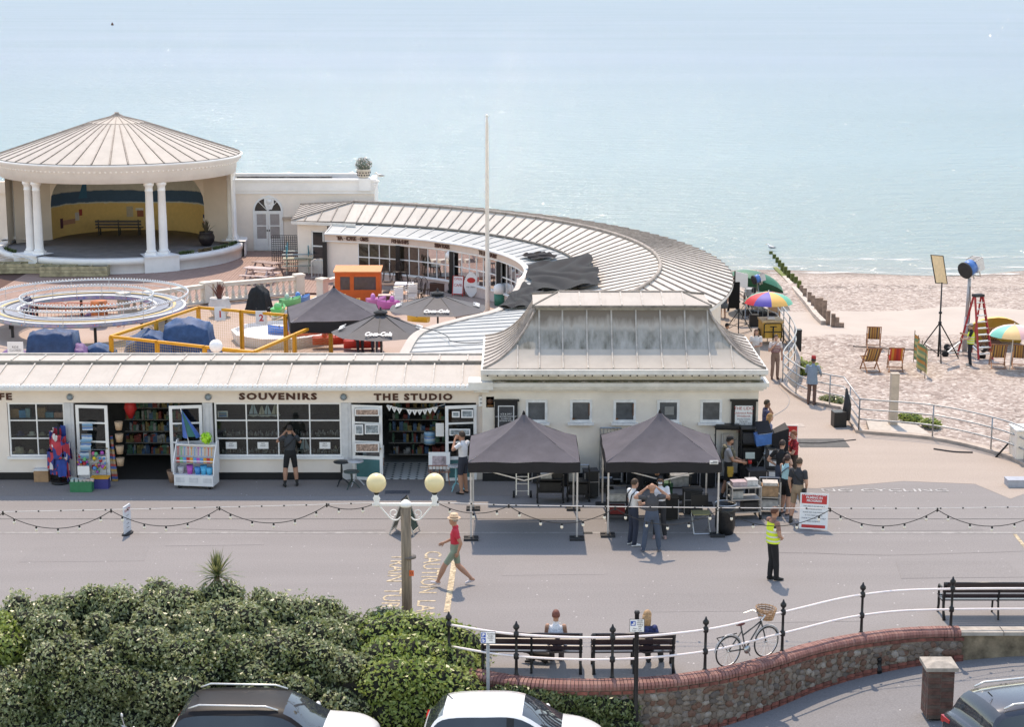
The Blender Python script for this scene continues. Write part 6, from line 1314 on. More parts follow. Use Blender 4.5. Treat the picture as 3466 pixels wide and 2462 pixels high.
b=MB();b.tube([(0,-.22,.10),(0,-.12,.13),(0,.05,.14),(0,.18,.16),(0,.26,.22),(0,.33,.25),(0,.40,.235),(0,.46,.225)],[.05,.09,.10,.095,.06,.065,.045,.022],8);b.tube([(.07,.15,.1),(.08,.25,.04),(.08,.36,.03)],[.04,.03,.022],6);b.tube([(-.07,.15,.1),(-.08,.25,.04),(-.08,.36,.03)],[.04,.03,.022],6);b.tube([(.08,-.12,.09),(.11,-.02,.06),(.1,-.10,.03)],[.055,.04,.02],6);b.tube([(-.08,-.12,.09),(-.11,-.02,.06),(-.1,-.10,.03)],[.055,.04,.02],6);b.tube([(0,-.24,.1),(.04,-.34,.06),(.1,-.4,.04)],[.02,.015,.008],5);part('body',b,DOGM,t)
for s in(-1,1):b=MB();b.tube([(s*.045,.31,.29),(s*.06,.30,.34)],[.025,.005],5);part('ear',b,DOGM,t)
b=MB();b.tube([(0,.2,.22),(.15,.1,.12),(.4,-.25,.15),(.5,-.7,.3)],.005,4);part('lead',b,BLACK,t)
# courtyard rides and furniture
def G3(sx,sy,z=0.0):p=g(sx,sy,z);return Vector((p.x,p.y,0))
rc=G3(296,1039,.95);rt_=thing('ride_track','round grey car-ride track edged with two rings of white bulbs','fairground ride',tuple(rc))
b=MB();b.lathe([(2.8,.78),(2.8,.95),(4.1,.95),(4.1,.78),(2.8,.78)],n=64);part('track',b,mat((0.27,0.29,0.34),.5,.12),rt_)
for r,w_,m in((2.85,.05,WHITE),(4.05,.05,WHITE),(3.62,.06,mat((0.70,0.52,0.25),.5)),(3.42,.03,BLACK)):b=MB();b.lathe([(r-w_,.952),(r-w_,.975),(r+w_,.975),(r+w_,.952)],n=64);part('track_line',b,m,rt_)
w=W('fairground_panel');v=w.vor(2.2,None,1);w.col(w.mix(.9,v,w.ramp(w.vor(5),(0.1,(0.7,0.25,0.1)),(0.25,(0.12,0.2,0.42)),(0.5,(0.35,0.3,0.4)))));w.set(Roughness=.5)
for r in(2.79,4.11):b=MB();b.lathe([(r,.82),(r,.93)],n=64);part('painted_skirt',b,w.m,rt_)
for r,z,n in((2.75,1.38,120),(4.2,1.42,190)):
 b=MB();b.lathe([(r-.02,z),(r+.02,z),(r+.02,z+.05),(r-.02,z+.05),(r-.02,z)],n=64);b.tube([(r*math.cos(a),r*math.sin(a),z-.16)for a in np.linspace(0,6.2832,65)[:-1]],.014,4,True);rl_=part('bulb_rail',b,ALU,rt_)
 b=MB()
 for i in range(n):a=2*math.pi*i/n;b.ball((r*math.cos(a),r*math.sin(a),z+.075),.034,6)
 part('bulbs',b,mat((.8,.8,.8),.3,0),rl_)['kind']='stuff'
 for i in range(16):a=2*math.pi*i/16;b=MB();b.tube([(r*math.cos(a),r*math.sin(a),.9),(r*math.cos(a),r*math.sin(a),z)],.015,4);part('rail_post',b,ALU,rt_)
b=MB();b.lathe([(.36,0),(.36,1.1),(.001,1.1)],(.35,.6,0),n=10);part('centre_column',b,mat((0.50,0.14,0.04),.6,.5,3),rt_)
for i in range(10):a=2*math.pi*i/10;b=MB();b.bar((3.3*math.cos(a),3.3*math.sin(a),0),(3.3*math.cos(a),3.3*math.sin(a),.8),.1);part('track_leg',b,BLACKM,rt_)
def barrier(label,P0,P1,h=1.0,m=None,n=None,r=.02,name='crowd_barrier',cat='barrier',group='metal barriers in the courtyard',mesh=False):
 m=m or mat((0.60,0.14,0.07),.5,.15);P0,P1=Vector((P0 .x,P0 .y,0)),Vector((P1 .x,P1 .y,0));d=P1-P0;L=d.length;t=thing(name,label,cat,tuple((P0+P1)/2),math.atan2(d.y,d.x),group);n=n or max(3,int(L/.14))
 b=MB();b.tube([(-L/2,0,.0),(-L/2,0,h-.12),(-L/2+.12,0,h),(L/2-.12,0,h),(L/2,0,h-.12),(L/2,0,0)],r,5);b.tube([(-L/2,0,.15),(L/2,0,.15)],r*.8,5);part('frame',b,m,t)
 for i in range(1,n):b=MB();b.tube([(-L/2+L*i/n,0,.15),(-L/2+L*i/n,0,h)],r*.4,4);part('bar',b,m,t)
 for s in(-1,1):b=MB();b.bar((s*(L/2-.2),-.22,.015),(s*(L/2-.2),.22,.015),.04,.03);part('foot',b,m,t)
 return t
ch=[(100,1072),(225,1066),(330,1070),(420,1074)]
for i,((x0,y0),(x1,y1))in enumerate(zip(ch,ch[1:])):barrier('red barrier seen through the ride ring, %s of the row'%('first','second','third')[i],g(x0,y0+32),g(x1,y1+32),.95)
for i,(x0,x1)in enumerate(((-70,118),(208,370),(372,400),(408,520))):barrier(('red barrier with the pencilled paper sign by the shop ridge','red barrier before the boxy blue tarpaulin','narrow red barrier end beside the yellow enclosure','red barrier inside the near side of the yellow enclosure')[i],Vector((q(x0,1190,61).x,61,0)),Vector((q(x1,1190,61).x,61,0)),1.35)
for x0,y0,x1,y1,l in((795,1150,850,1120,'red barrier slanting below the number one card'),(900,1175,985,1185,'red barrier between the number two card and the shop ridge'),(1010,1180,1090,1185,'red barrier beside the round pale table'),(560,1150,640,1165,'red barrier in front of the rounded blue mound')):barrier(l,Vector((q(x0,y0,63).x,63.4,0)),Vector((q(x1,y1,63).x,62.8,0)),1.15)
barrier('small yellow gate between two red barriers',Vector((q(126,1190,60.9).x,60.9,0)),Vector((q(202,1190,60.9).x,60.9,0)),1.4,YELLOW,14,.03,'yellow_gate','gate',None)
p=q(52,1178,60.9);b=MB();b.cbox((p.x,p.y,p.z),.55,.02,.42);pn=tag(part('paper_notice',b,PAPER),'hand-lettered paper notice tied to the red barrier','notice');o=text('RIDE\nCLOSED',.11,(p.x,p.y-.012,p.z-.03),INK,ext=.001);TP(pn,o)
YC=[g(672,1041,1.75),g(1120,1081,1.75),g(857,1193,1.75),g(374,1140,1.75)]
WIRE=mat((0.50,0.36,0.15),.5,.1)
def mesh_panel(label,A,B_,h=1.75):
 A,B_=Vector((A.x,A.y,0)),Vector((B_.x,B_.y,0));d=B_-A;L=d.length;t=thing('fence_panel',label,'fence panel',tuple((A+B_)/2),math.atan2(d.y,d.x),'yellow mesh fence panels round the pond ride')
 for nm,p0,p1 in(('post',(-L/2,0,0),(-L/2,0,h)),('post',(L/2,0,0),(L/2,0,h)),('top_rail',(-L/2,0,h),(L/2,0,h)),('bottom_rail',(-L/2,0,.12),(L/2,0,.12))):b=MB();b.bar(p0,p1,.10,.10,(0,1,0));part(nm,b,YELLOW,t)
 b=MB()
 for i in range(1,int(L/.10)):b.tube([(-L/2+.10*i,0,.12),(-L/2+.10*i,0,h)],.0045,3,cap=False)
 for k in range(1,int(h/.10)):b.tube([(-L/2,0,.10*k),(L/2,0,.10*k)],.0045,3,cap=False)
 part('wire_mesh',b,WIRE,t)['kind']='stuff';return t
nm_=('far','right-hand','near','left-hand')
for s in range(4):
 A,B_=YC[s],YC[(s+1)%4];n=3-s%2
 for k in range(n):mesh_panel('yellow mesh panel, %s along the %s side of the pond enclosure'%(('first','second','third')[k],('seaward','parasol','shop','ride')[s]),A.lerp(B_,k/n),A.lerp(B_,(k+.98)/n))
for i,sx in enumerate((748,889)):
 f=(sx-672)/448;p=YC[0].lerp(YC[1],f);b=MB();b.box(p.x-.22,p.x+.22,p.y-.08,p.y-.06,1.32,1.85);o=tag(part('number_card',b,PAPER),'white card with a red figure %s on the yellow mesh fence'%('one','two')[i],'card');o2=text(str(i+1),.36,(p.x,p.y-.085,1.56),RED,ext=.001,bold=.01);TP(o,o2)
def tarp(label,c,sx,sy,h,col,rz=0.0,peak=.0,seed=1,name='covered_ride'):
 r=random.Random(seed);t=thing(name,label,'covered ride',(c.x,c.y,0),rz);n=18;rows=[]
 for i in range(n+1):
  rows.append([])
  for j in range(n+1):
   u,v=-1.12+2.24*i/n,-1.12+2.24*j/n;k=max(abs(u),abs(v));top=h*(1-.10*abs(u)**3-peak*abs(u))*(1-.08*v*v)+.06*h*abs(math.sin(u*5+seed+2*v))*math.cos(v*4+seed)+r.uniform(-.035,.035);z=top if k<.80 else top*max(0,(1.12-k)/.32)
   fl=(.86+.28*(k-.8)if k>.8 else 1)+.05*abs(math.sin(8*math.atan2(v,u)+seed))*(k>.78);rows[-1].append((u*sx/2*fl,v*sy/2*fl,max(.02,z)))
 b=MB();b.grid(rows,True);part('tarpaulin',b,mat(tuple(x*.8 for x in col),.6,.25,3,bump=.8,bscale=5,spec=.25),t)
 b=MB();b.tube([(math.cos(a)*sx*.49,math.sin(a)*sy*.49,.25)for a in np.linspace(0,6.28,24)[:-1]],.012,4,True);part('tie_rope',b,WHITE_D,t)
TB=(0.05,0.11,0.24);TPU=(0.22,0.12,0.30)
def cy(sx,Y):return Vector((q(sx,1180,Y).x,Y,0))
tarp('boxy ride covered with a dark blue tarpaulin by the yellow gate',cy(183,63.6),2.1,1.8,2.0,(0.04,0.085,0.19),.05,0,2)
tarp('ride wrapped in purple sheeting at the left end of the court',cy(40,63),1.9,1.5,1.35,TPU,0,.2,5)
tarp('narrow purple wrapped ride beside the dark blue box',cy(268,63.4),.8,1.2,1.5,TPU,.2,.1,6)
tarp('low crumpled blue tarpaulin behind the red barriers',cy(330,64),1.7,1.5,1.45,TB,.1,.25,8)
tarp('blue tarpaulin over a ride seen through the near mesh panel',cy(505,66),2.2,1.6,1.55,(0.06,0.13,0.28),.2,.3,11)
tarp('rounded blue tarpaulin mound inside the yellow enclosure',cy(640,66.5),2.2,1.7,1.9,(0.055,0.12,0.26),0,.1,13)
tarp('dark blue tarpaulin sloping to the number one card',cy(715,65),1.4,1.3,1.0,(0.045,0.09,0.2),-.3,.5,15)
tarp('small maroon-purple bundle inside the ride ring',G3(320,1100),.95,.8,.55,(0.10,0.05,0.14),0,.2,17)
tarp('dark navy wrapped bundle standing inside the ride ring',G3(97,1095),.5,.5,1.15,(0.035,0.04,0.10),0,.1,18)
c=cy(612,63.4);t=thing('pale_tub_boat','pale green ribbed pod lying under the blue mound','boat',(c.x,c.y,.6),R(8));b=MB();b.tube([(-.95,0,.1),(-.85,0,.2),(0,0,.25),(.85,0,.25),(.95,0,.2)],[.12,.3,.34,.3,.14],10);part('shell',b,mat((0.46,0.58,0.50),.3,.05),t)
for k in range(6):b=MB();b.tube([(-.7+.28*k,.36*math.cos(a),.24+.36*math.sin(a))for a in np.linspace(0,3.14,8)],.02,4);part('rib',b,mat((0.55,0.66,0.6),.3),t)
b=MB();b.box(-.9,.9,-.3,.3,-.58,-.1);part('plinth',b,mat((0.05,0.06,0.12),.6),t)
pc=G3(960,1150);t=thing('boating_pond','white many-sided childrens boating pond inside the mesh enclosure','pond ride',tuple(pc))
b=MB();b.lathe([(2.05,.0),(2.15,.42),(2.0,.45),(1.95,.3),(.001,.3)],n=10,smooth=False);part('basin',b,mat((0.70,0.68,0.67),.5,.08),t)
def tub_boat(label,c,L,col,rz,z=.0,two=None):
 t=thing('tub_boat',label,'boat',(c.x,c.y,z*.7),rz,'moulded ride boats and seats',.8);rows=[];m=mat(col,.3,.06,spec=.5)
 for i in range(9):
  u=-1+2*i/8;w_=.33*(1-max(0,u)**2.2*.85)*(1 if u>-.9 else.8);rows.append([(u*L/2,w_*s,.42+.12*max(0,u)**2-(.34 if abs(s)<.65 else 0)*1)for s in(-1,-.8,-.5,0,.5,.8,1)])
 b=MB();b.grid(rows,True);low=[[(x,y*.75,.04)if abs(y)>1e-6 else(x,0,.02)for x,y,z_ in(r[0],r[3],r[6])]for r in rows];b.grid([[r[0],l[0],l[1],l[2],r[6]]for r,l in zip(rows,low)],True,flip=True);b.add([rows[0][0],rows[0][6],low[0][2],low[0][0]],[(0,1,2,3)]);part('hull',b,m,t)
 b=MB();b.ball((-L*.18,0,.5),.2,8,.7,1.1,1.1);part('seat_back',b,mat(two or col,.3,.06),t);b=MB();b.tube([(.1*L,-.16,.5),(.1*L,.16,.5)],.02,5);b.bar((.1*L,0,.2),(.1*L,0,.5),.03);part('handle',b,BLACK,t)
tub_boat('blue tub boat afloat in the boating pond',G3(955,1122,.4),1.5,(0.05,0.20,0.60),R(170),.32,(0.12,0.28,0.7))
tub_boat('long red tub boat on the parasol side of the pond',G3(1050,1130,.4),2.3,(0.60,0.07,0.03),R(-6),.2);tub_boat('red tub boat behind the near parasol rim',G3(1122,1146,.4),1.9,(0.62,0.06,0.03),R(8),.2);tub_boat('red tub boat half under the near parasol',G3(1228,1160,.3),1.9,(0.58,0.05,0.04),R(4),.1)
tub_boat('bright green plastic ride seat by the black gazebo',G3(945,1085),1.3,(0.12,0.50,0.15),R(80),.35,(0.2,.6,.25));tub_boat('second green ride seat leaning behind the first',G3(985,1060),1.2,(0.15,0.48,0.2),R(30),.45,(.35,.5,.4));tub_boat('blue and teal ride arm beside the tiled ramp',G3(1020,1050),1.1,(0.10,0.25,0.55),R(35),.4)
tub_boat('pink plastic ride seat behind the black gazebo',G3(1315,1075),1.2,(0.52,0.14,0.42),R(200),.55);tub_boat('second pink ride seat beyond the near parasol',G3(1275,1062),1.1,(0.55,0.2,0.45),R(20),.5);tub_boat('yellow plastic ride seat between the two parasols',G3(1415,1110),1.2,(0.72,0.42,0.04),R(160),.35,(.75,.6,.1));tub_boat('yellow ride seat beside the orange booth',G3(1180,1060),1.4,(0.72,0.45,0.10),R(-20),.4,(.75,.55,.2))
p=q(1130,970,67);gazebo('gazebo','black pop-up gazebo in the courtyard between the rides',(p.x,67,0),(1.72,1.72),2.02,p.z,.42,R(9),group='black pop-up gazebos')
GREYC=mat((0.075,0.072,0.08),.7,.12,2.5,bump=.3,bscale=4)
def parasol(label,sx,sy,Yc,r,zr,words,rot=0.0):
 p=q(sx,sy,Yc);t=thing('parasol',label,'parasol',(p.x,Yc,0),0,'grey cafe parasols');zA=p.z-.12;n=8
 for i in range(n):
  a0,a1=rot+2*math.pi*i/n,rot+2*math.pi*(i+1)/n;rows=[]
  for k in range(7):u=k/6;rows.append([(r*u*math.cos(a0+(a1-a0)*j/4)*(1-.05*math.sin(math.pi*j/4)*u),r*u*math.sin(a0+(a1-a0)*j/4)*(1-.05*math.sin(math.pi*j/4)*u),zA+(zr-zA)*u**.92-.03*math.sin(math.pi*j/4)*math.sin(math.pi*u))for j in range(5)])
  b=MB();b.grid(rows,True);part('canopy_panel',b,GREYC,t);b=MB();b.bar((.05*math.cos(a0),.05*math.sin(a0),zA-.03),(r*.98*math.cos(a0),r*.98*math.sin(a0),zr-.02),.02,.03);part('rib',b,BLACKM,t)
 b=MB();b.lathe([(.26,zA-.03),(.24,zA+.03),(.05,zA+.09),(.03,zA+.13),(.045,zA+.17),(.001,zA+.2)],n=14);part('top_vent',b,mat((0.03,0.03,0.033),.6),t);b=MB();b.tube([(0,0,0),(0,0,zA)],.035,8);part('pole',b,BLACKM,t);b=MB();b.lathe([(.32,0),(.32,.08),(.06,.12),(.06,.4)],n=12);part('base',b,BLACKM,t)
 am=-math.pi/2
 for da,wd in((0,.95),(math.pi*2/8*2,.7),(-math.pi*2/8*2,.7)):
  a=am+da;rr=r*.78;sl=math.atan2(zA-zr,r);o=text('Coca-Cola',.34,(rr*math.cos(a),rr*math.sin(a),zA+(zr-zA)*.78**.92+.035),PAPER,t,rot=(sl,0,a+math.pi/2),shear=.35,bold=.012,width=wd,ext=.006)
 return t
parasol('grey parasol with white script lettering nearer the verandah',1481,983,67,1.9,2.2,'',R(22.5));parasol('grey parasol with white script lettering nearer the shop ridge',1288,1046,63,1.78,2.05,'')
bo=G3(1211,1035);t=thing('ticket_booth','bright orange wooden ticket booth with dark windows','booth',(bo.x,bo.y,0));OR=mat((0.66,0.115,0.02),.55,.1,3);hw,hb=1.02,q(1211,915,bo.y).z
b=MB();b.box(-hw,hw,0,.05,0,.72);b.box(-hw,hw,0,.05,hb-.3,hb-.08)
for x0,x1 in((-hw,-.78),(-.34,-.16),(.84,hw)):b.box(x0,x1,0,.05,.72,hb-.3)
part('front_wall',b,OR,t);b=MB();b.box(-hw,-hw+.05,.05,1.1,0,hb-.08);b.box(hw-.05,hw,.05,1.1,0,hb-.08);b.box(-hw+.05,hw-.05,1.05,1.1,0,hb-.08);part('side_wall',b,OR,t)
b=MB();b.add([(-hw-.06,-.12,hb-.1),(hw+.06,-.12,hb-.1),(hw+.06,1.2,hb),(-hw-.06,1.2,hb),(-hw-.06,-.12,hb-.05),(hw+.06,-.12,hb-.05),(hw+.06,1.2,hb+.05),(-hw-.06,1.2,hb+.05)],[(0,3,2,1),(4,5,6,7),(0,1,5,4),(1,2,6,5),(2,3,7,6),(3,0,4,7)]);part('roof',b,mat((0.66,0.24,0.08),.6,.1),t)
for x0,x1 in((-.78,-.34),(-.16,.84)):b=MB();b.box(x0,x1,.025,.035,.72,hb-.3);part('window',b,mat((0.10,0.075,0.075),.15,.15),t)
def windsor(label,c,rz,z=0.0,first=[None]):
 if first[0]:return dup(first[0],(c.x,c.y,z),rz,label)
 m=mat((0.045,0.028,0.022),.45,.15);t=thing('windsor_chair',label,'chair',(c.x,c.y,z),rz,'dark hoop-backed chairs outside the restaurant');b=MB();b.lathe([(.001,.44),(.21,.44),(.22,.47),(.001,.47)],n=12);part('seat',b,m,t)
 b=MB();b.tube([(-.17,-.16,.46)]+[(.19*math.cos(a),-.18-.05*math.sin(a),.62+.36*math.sin(a))for a in np.linspace(math.pi,0,9)]+[(.17,-.16,.46)],.016,5);part('hoop',b,m,t)
 for k in range(-2,3):b=MB();b.tube([(k*.06,-.16,.46),(k*.07,-.22,.94-.03*k*k)],.009,4);part('spindle',b,m,t)
 for sx in(-1,1):
  for sy in(-1,1):b=MB();b.tube([(sx*.13,sy*.13,.45),(sx*.19,sy*.19,0)],.017,5);part('leg',b,m,t)
 first[0]=t;return t
for i,(sx,sy,rz,z,l)in enumerate(((1345,985,160,.45,'dark hoop-back chair standing on a table beside the orange booth'),(1368,985,190,.45,'hoop-back chair on the table beside the black post'),(1310,985,175,.45,'hoop-back chair on the table half behind the booth'),(1415,1010,180,0,'hoop-back chair on the floor by the low wall'),(1440,1012,200,0,'second hoop-back chair on the floor by the low wall'),(1398,1020,30,.1,'tipped hoop-back chair in the jumble of chairs'),(1372,1022,120,.1,'hoop-back chair nearest the white chair stacks'),(1425,1026,80,0,'hoop-back chair at the front of the jumble'),(1482,975,150,.35,'single hoop-back chair on a brown trunk before the windows'))):
 p=G3(sx,sy);windsor(l,p,R(rz),z)
def crate(name,label,c,w_,d_,h_,m,cat='box',rz=0.0,z=0.0,lid=None):
 t=thing(name,label,cat,(c.x,c.y,z),rz);b=MB();b.box(-w_/2,w_/2,-d_/2,d_/2,0,h_);part('body',b,m,t);b=MB();b.box(-w_/2-.01,w_/2+.01,-d_/2-.01,d_/2+.01,h_,h_+.04);part('lid',b,lid or m,t);return t
crate('wooden_trunk','brown trunk under the single hoop-back chair',G3(1487,985),.9,.45,.34,BROWN);crate('brown_cabinet','small brown cabinet with a pale top by the booth',G3(1303,1045),.55,.4,.6,BROWN,'cabinet',lid=mat((.6,.45,.4),.6))
def cafe_table(label,c,w_=.8,h=.72,col=(.6,.6,.6),rz=0,round_=False):
 t=thing('cafe_table',label,'table',(c.x,c.y,0),rz,'tables in the courtyard');b=MB()
 if round_:b.lathe([(w_/2,h),(w_/2,h+.03)],n=18)
 else:b.box(-w_/2,w_/2,-w_/2,w_/2,h,h+.04)
 part('table_top',b,mat(col,.5,.1),t);b=MB();b.tube([(0,0,0),(0,0,h)],.03,6);part('column',b,STEEL,t);b=MB();b.lathe([(.24,0),(.05,.05)],n=10);part('base',b,STEEL,t)
cafe_table('table stacked with hoop-back chairs by the orange booth',G3(1340,990),1.3,.42,(.10,.06,.05));cafe_table('orange-topped table before the chair jumble',G3(1352,1030),.9,.5,(.6,.3,.15));cafe_table('white cloth-covered table by the verandah',G3(1370,1005),.9,.6,(.62,.64,.7));cafe_table('pale table at the end of the near parasol',Vector((q(1370,1180,61).x,61.2,0)),.9,1.0,(.55,.58,.62));cafe_table('round pale table beside the yellow enclosure corner',Vector((q(1075,1180,61).x,62,0)),.85,1.0,(.62,.55,.48),0,True);cafe_table('round grey table near the shop ridge',Vector((q(1160,1180,59.5).x,59.5,0)),.5,1.0,(.35,.36,.4),0,True)
def stack_chair(label,c,z,first=[None]):
 if first[0]:return dup(first[0],(c.x,c.y,z),R(20),label)
 t=thing('stacking_chair',label,'chair',(c.x,c.y,z),R(20),'white tubular chairs in stacks');b=MB();b.tube([(-.22,-.2,0),(-.22,-.18,.44),(-.22,-.24,.8),(.22,-.24,.8),(.22,-.18,.44),(.22,-.2,0)],.016,5);b.tube([(-.22,.2,0),(-.22,.22,.62),(-.22,-.2,.64)],.016,5);b.tube([(.22,.2,0),(.22,.22,.62),(.22,-.2,.64)],.016,5);part('frame',b,ALU,t)
 b=MB();b.box(-.21,.21,-.2,.2,.43,.45);part('seat',b,WHITE,t)
 for k in range(4):b=MB();b.box(-.2,.2,-.25,-.235,.55+.06*k,.585+.06*k);part('back_slat',b,WHITE,t)
 first[0]=t;return t
for s,(sx,sy)in enumerate(((1345,1055),(1392,1045))):
 for k in range(5):stack_chair('white tubular chair, %s in the %s stack'%(('lowest','second up','third up','fourth up','topmost')[k],('taller nearer','farther')[s]),G3(sx,sy),.09*k)
def picnic(label,c,rz,m,z=.1,legm=None,flip=False):
 t=thing('picnic_table',label,'picnic table',(c.x,c.y,z),rz,'timber picnic tables')
 for k in range(5):b=MB();b.box(-.75,.75,-.32+.13*k,-.2+.13*k,.72,.755);part('top_plank',b,m,t)
 for s in(-1,1):
  for k in range(2):b=MB();b.box(-.75,.75,s*.62+.13*k-.13,s*.62+.13*k-.01,.42,.45);part('seat_plank',b,m,t)
  b=MB();x=s*.55;b.bar((x,-.2,.72),(x,-.65,0),.05,.09);b.bar((x,.2,.72),(x,.65,0),.05,.09);b.bar((x,-.72,.4),(x,.72,.4),.05,.09);part('leg_frame',b,legm or m,t)
 if flip:t.rotation_euler=(math.pi,0,rz);t.location.z=z+.76
 return t
PIC=mat((0.34,0.24,0.21),.8,.2,5)
picnic('weathered picnic table nearer the rear building',G3(905,945),R(-35),PIC);picnic('weathered picnic table close behind the balustrade',G3(880,965),R(-20),mat((0.55,0.44,0.42),.8,.15));picnic('pale picnic table standing under an upturned one',G3(1010,930),R(4),mat((0.42,0.41,0.33),.8,.2));picnic('upturned picnic table with teal legs on top of another',G3(1010,928),R(4),mat((0.36,0.40,0.40),.8,.2),.76,mat((0.06,0.26,0.32),.6,.15),True)
a,c=G3(922,915),G3(1008,912);t=thing('trellis_screen','dark diagonal trellis screen behind the stacked tables','trellis',tuple((a+c)/2));L_=(c-a).length;TR=mat((0.06,0.055,0.06),.7)
for k in range(13):b=MB();b.box(-L_/2+L_*k/12-.015,-L_/2+L_*k/12+.015,-.02,.0,.1,1.75);part('upright_lath',b,TR,t)
for k in range(15):b=MB();b.box(-L_/2,L_/2,0,.02,.15+.115*k,.18+.115*k);part('cross_lath',b,TR,t)
barrier('white crowd barrier beside the restaurant end wall',G3(1056,950),G3(1185,943),1.05,mat((0.66,0.62,0.58),.5),12,.028)
for l,c,rz in(('long slatted timber planter beside the bandstand foot',G3(255,940),R(3)),('timber planter holding curved white boards at the left',G3(70,930),R(3))):
 t=thing('timber_planter',l,'planter',(c.x,c.y,.1),rz);TM=mat((0.42,0.36,0.23),.8,.3,4)
 for k in range(3):
  for s in(-1,1):b=MB();b.box(-1.65,1.65,s*.42-.02,s*.42+.02,.02+.17*k,.175+.17*k);part('side_plank',b,TM,t);b=MB();b.box(s*1.65-.02,s*1.65+.02,-.42,.42,.02+.17*k,.175+.17*k);part('end_plank',b,TM,t)
 for k in range(3):b=MB();b.box(-.82+.82*k-.02,-.82+.82*k+.02,-.4,.4,.1,.5);part('divider',b,TM,t)
 b=MB();b.box(-1.6,1.6,-.4,.4,.03,.2);part('soil',b,mat((0.11,0.07,0.06),.95,.4),t)
c=G3(50,925);t=thing('curved_boards','curved white boards lying across the left planter','boards',(c.x,c.y,.6));b=MB();b.grid([[(-1.2+.2*i,y,.35*math.sin(math.pi*i/12))for y in(-.3,-.1)]for i in range(13)],True);part('upper_board',b,WHITE,t);b=MB();b.grid([[(-1.0+.2*i,y,.2*math.sin(math.pi*i/12))for y in(.05,.25)]for i in range(13)],True);part('lower_board',b,WHITE,t)
tarp('black plastic wrapped bundle leaning beside the ramp',G3(878,1058),1.0,.8,1.25,(0.02,0.022,0.025),R(-20),.3,21,'wrapped_bundle')
c=G3(745,1072);pot_plant('potted_cordyline','red-leaved spiky plant in a round white pot by the balustrade',(c.x,c.y,0),1.5,mat((0.16,0.06,0.05),.7,.3),mat((.7,.68,.66),.6),.7,40)
c=G3(1128,945);pot_plant('potted_palm','tall grassy plant by the black verandah post',(c.x,c.y,0),1.2,mat((0.20,0.17,0.06),.7,.3),POT,1.1,30)
def a_board(name,label,c,rz,w_,h_,face,lines=(),m=WHITE,lean=.2,cat='sign',z=0):
 t=thing(name,label,cat,(c.x,c.y,z),rz)
 for s in(-1,1):
  b=MB();A,B_=Vector((0,s*h_*lean,0)),Vector((0,0,h_))
  for x in(-w_/2,w_/2):b.bar(A+Vector((x,0,0)),B_+Vector((x,0,0)),.03,.03)
  b.bar(B_+Vector((-w_/2,0,0)),B_+Vector((w_/2,0,0)),.03);b.bar(A.lerp(B_,.12)+Vector((-w_/2,0,0)),A.lerp(B_,.12)+Vector((w_/2,0,0)),.03);part('frame',b,m,t)
  b=MB();n=Vector((0,s*h_,h_*h_*lean)).normalized()*.012;b.extr([A.lerp(B_,.14)+Vector((-w_/2+.02,0,0)),A.lerp(B_,.14)+Vector((w_/2-.02,0,0)),B_+Vector((w_/2-.02,0,-.02)),B_+Vector((-w_/2+.02,0,-.02))],n*s*.3);part('panel',b,face,t)
 ang_=math.pi/2-math.atan(lean)
 for s,sz,u,mm in lines:p=Vector((0,-h_*lean,0)).lerp(Vector((0,0,h_)),u);text(s,sz,p+Vector((0,-.022,.0)),mm,t,rot=(ang_,0,0),ext=.001,width=None)
 return t
a_board('cafe_sign','red and white cafe A-board by the restaurant door',G3(1552,1002),R(-15),.5,.95,PAPER,[('CAFE',.17,.55,RED),('OPEN',.15,.85,RED)],RED)
c=G3(1595,1008);t=thing('cutout_sign','white cut-out ice cream sign beside the restaurant door','sign',(c.x,c.y,0),R(-10));b=MB();b.extr([(.30*math.cos(a)*(1+.15*math.cos(2*a)),0,.62+.6*math.sin(a))for a in np.linspace(0,6.283,20)[:-1]],(0,.03,0));part('board',b,PAPER,t);b=MB();b.extr([(.20*math.cos(a),-.01,.82+.13*math.sin(a))for a in np.linspace(0,6.283,12)[:-1]],(0,.008,0));part('red_badge',b,RED,t);text('ICE CREAM',.09,(0,-.012,.5),INK,t,ext=.001)
c=G3(1692,1034);t=thing('litter_bin','green and white domed litter bin near the flagpole','bin',(c.x,c.y,0));b=MB();b.lathe([(.25,0),(.27,.55)],n=14);part('drum',b,mat((.03,.18,.12),.5),t);b=MB();b.lathe([(.28,.55),(.29,.75),(.26,.9),(.14,1.0),(.001,1.03)],n=14);part('dome',b,PAPER,t)
for k in range(5):a_,c_=G3(1470+25*k,1052+10*k),G3(1640-8*k,1048+9*k);b=MB();b.bar(a_+Vector((0,0,.06)),c_+Vector((0,0,.06)),.16,.1);tag(part('timber_sleeper',b,mat((.16,.10,.08),.8,.3)),'dark timber sleeper lying on the paving by the flagpole, %s of five'%('seaward end','second','third','fourth','last')[k],'sleeper','timber sleepers by the flagpole')
# kerb, steel railing
P_=[Vector((p.x,p.y,0))for p in edge]
b=MB();b.grid(sweep(P_,[(.1,0),(.1,.1),(-.2,.1),(-.2,-3.2)]),False);struct('kerb_wall',b,mat((0.42,0.35,0.30),.9,.2,2,bump=.2,bscale=14))
def steel_rail(label,path,posts,h=1.02):
 t=thing('steel_railing',label,'railing',tuple(posts[len(posts)//2]),0,'galvanised railings by the beach')
 for k in(.36,.69,h):b=MB();b.tube([p+Vector((0,0,k))for p in path],.026,6);SP('rail',b,GALV,t)
 for p in posts:b=MB();b.tube([p,p+Vector((0,0,h))],.024,6);SP('post',b,GALV,t)
pr1=[Vector((8.85,84.5,.1))]+[p+Vector((0,0,.1))for p in smooth_path(RAIL_G[:-1],6)]+[RAIL_G[-1]+Vector((0,0,.1))]
steel_rail('curving steel railing beside the ice cream cart and the fez man',pr1,resample(pr1,2.0))
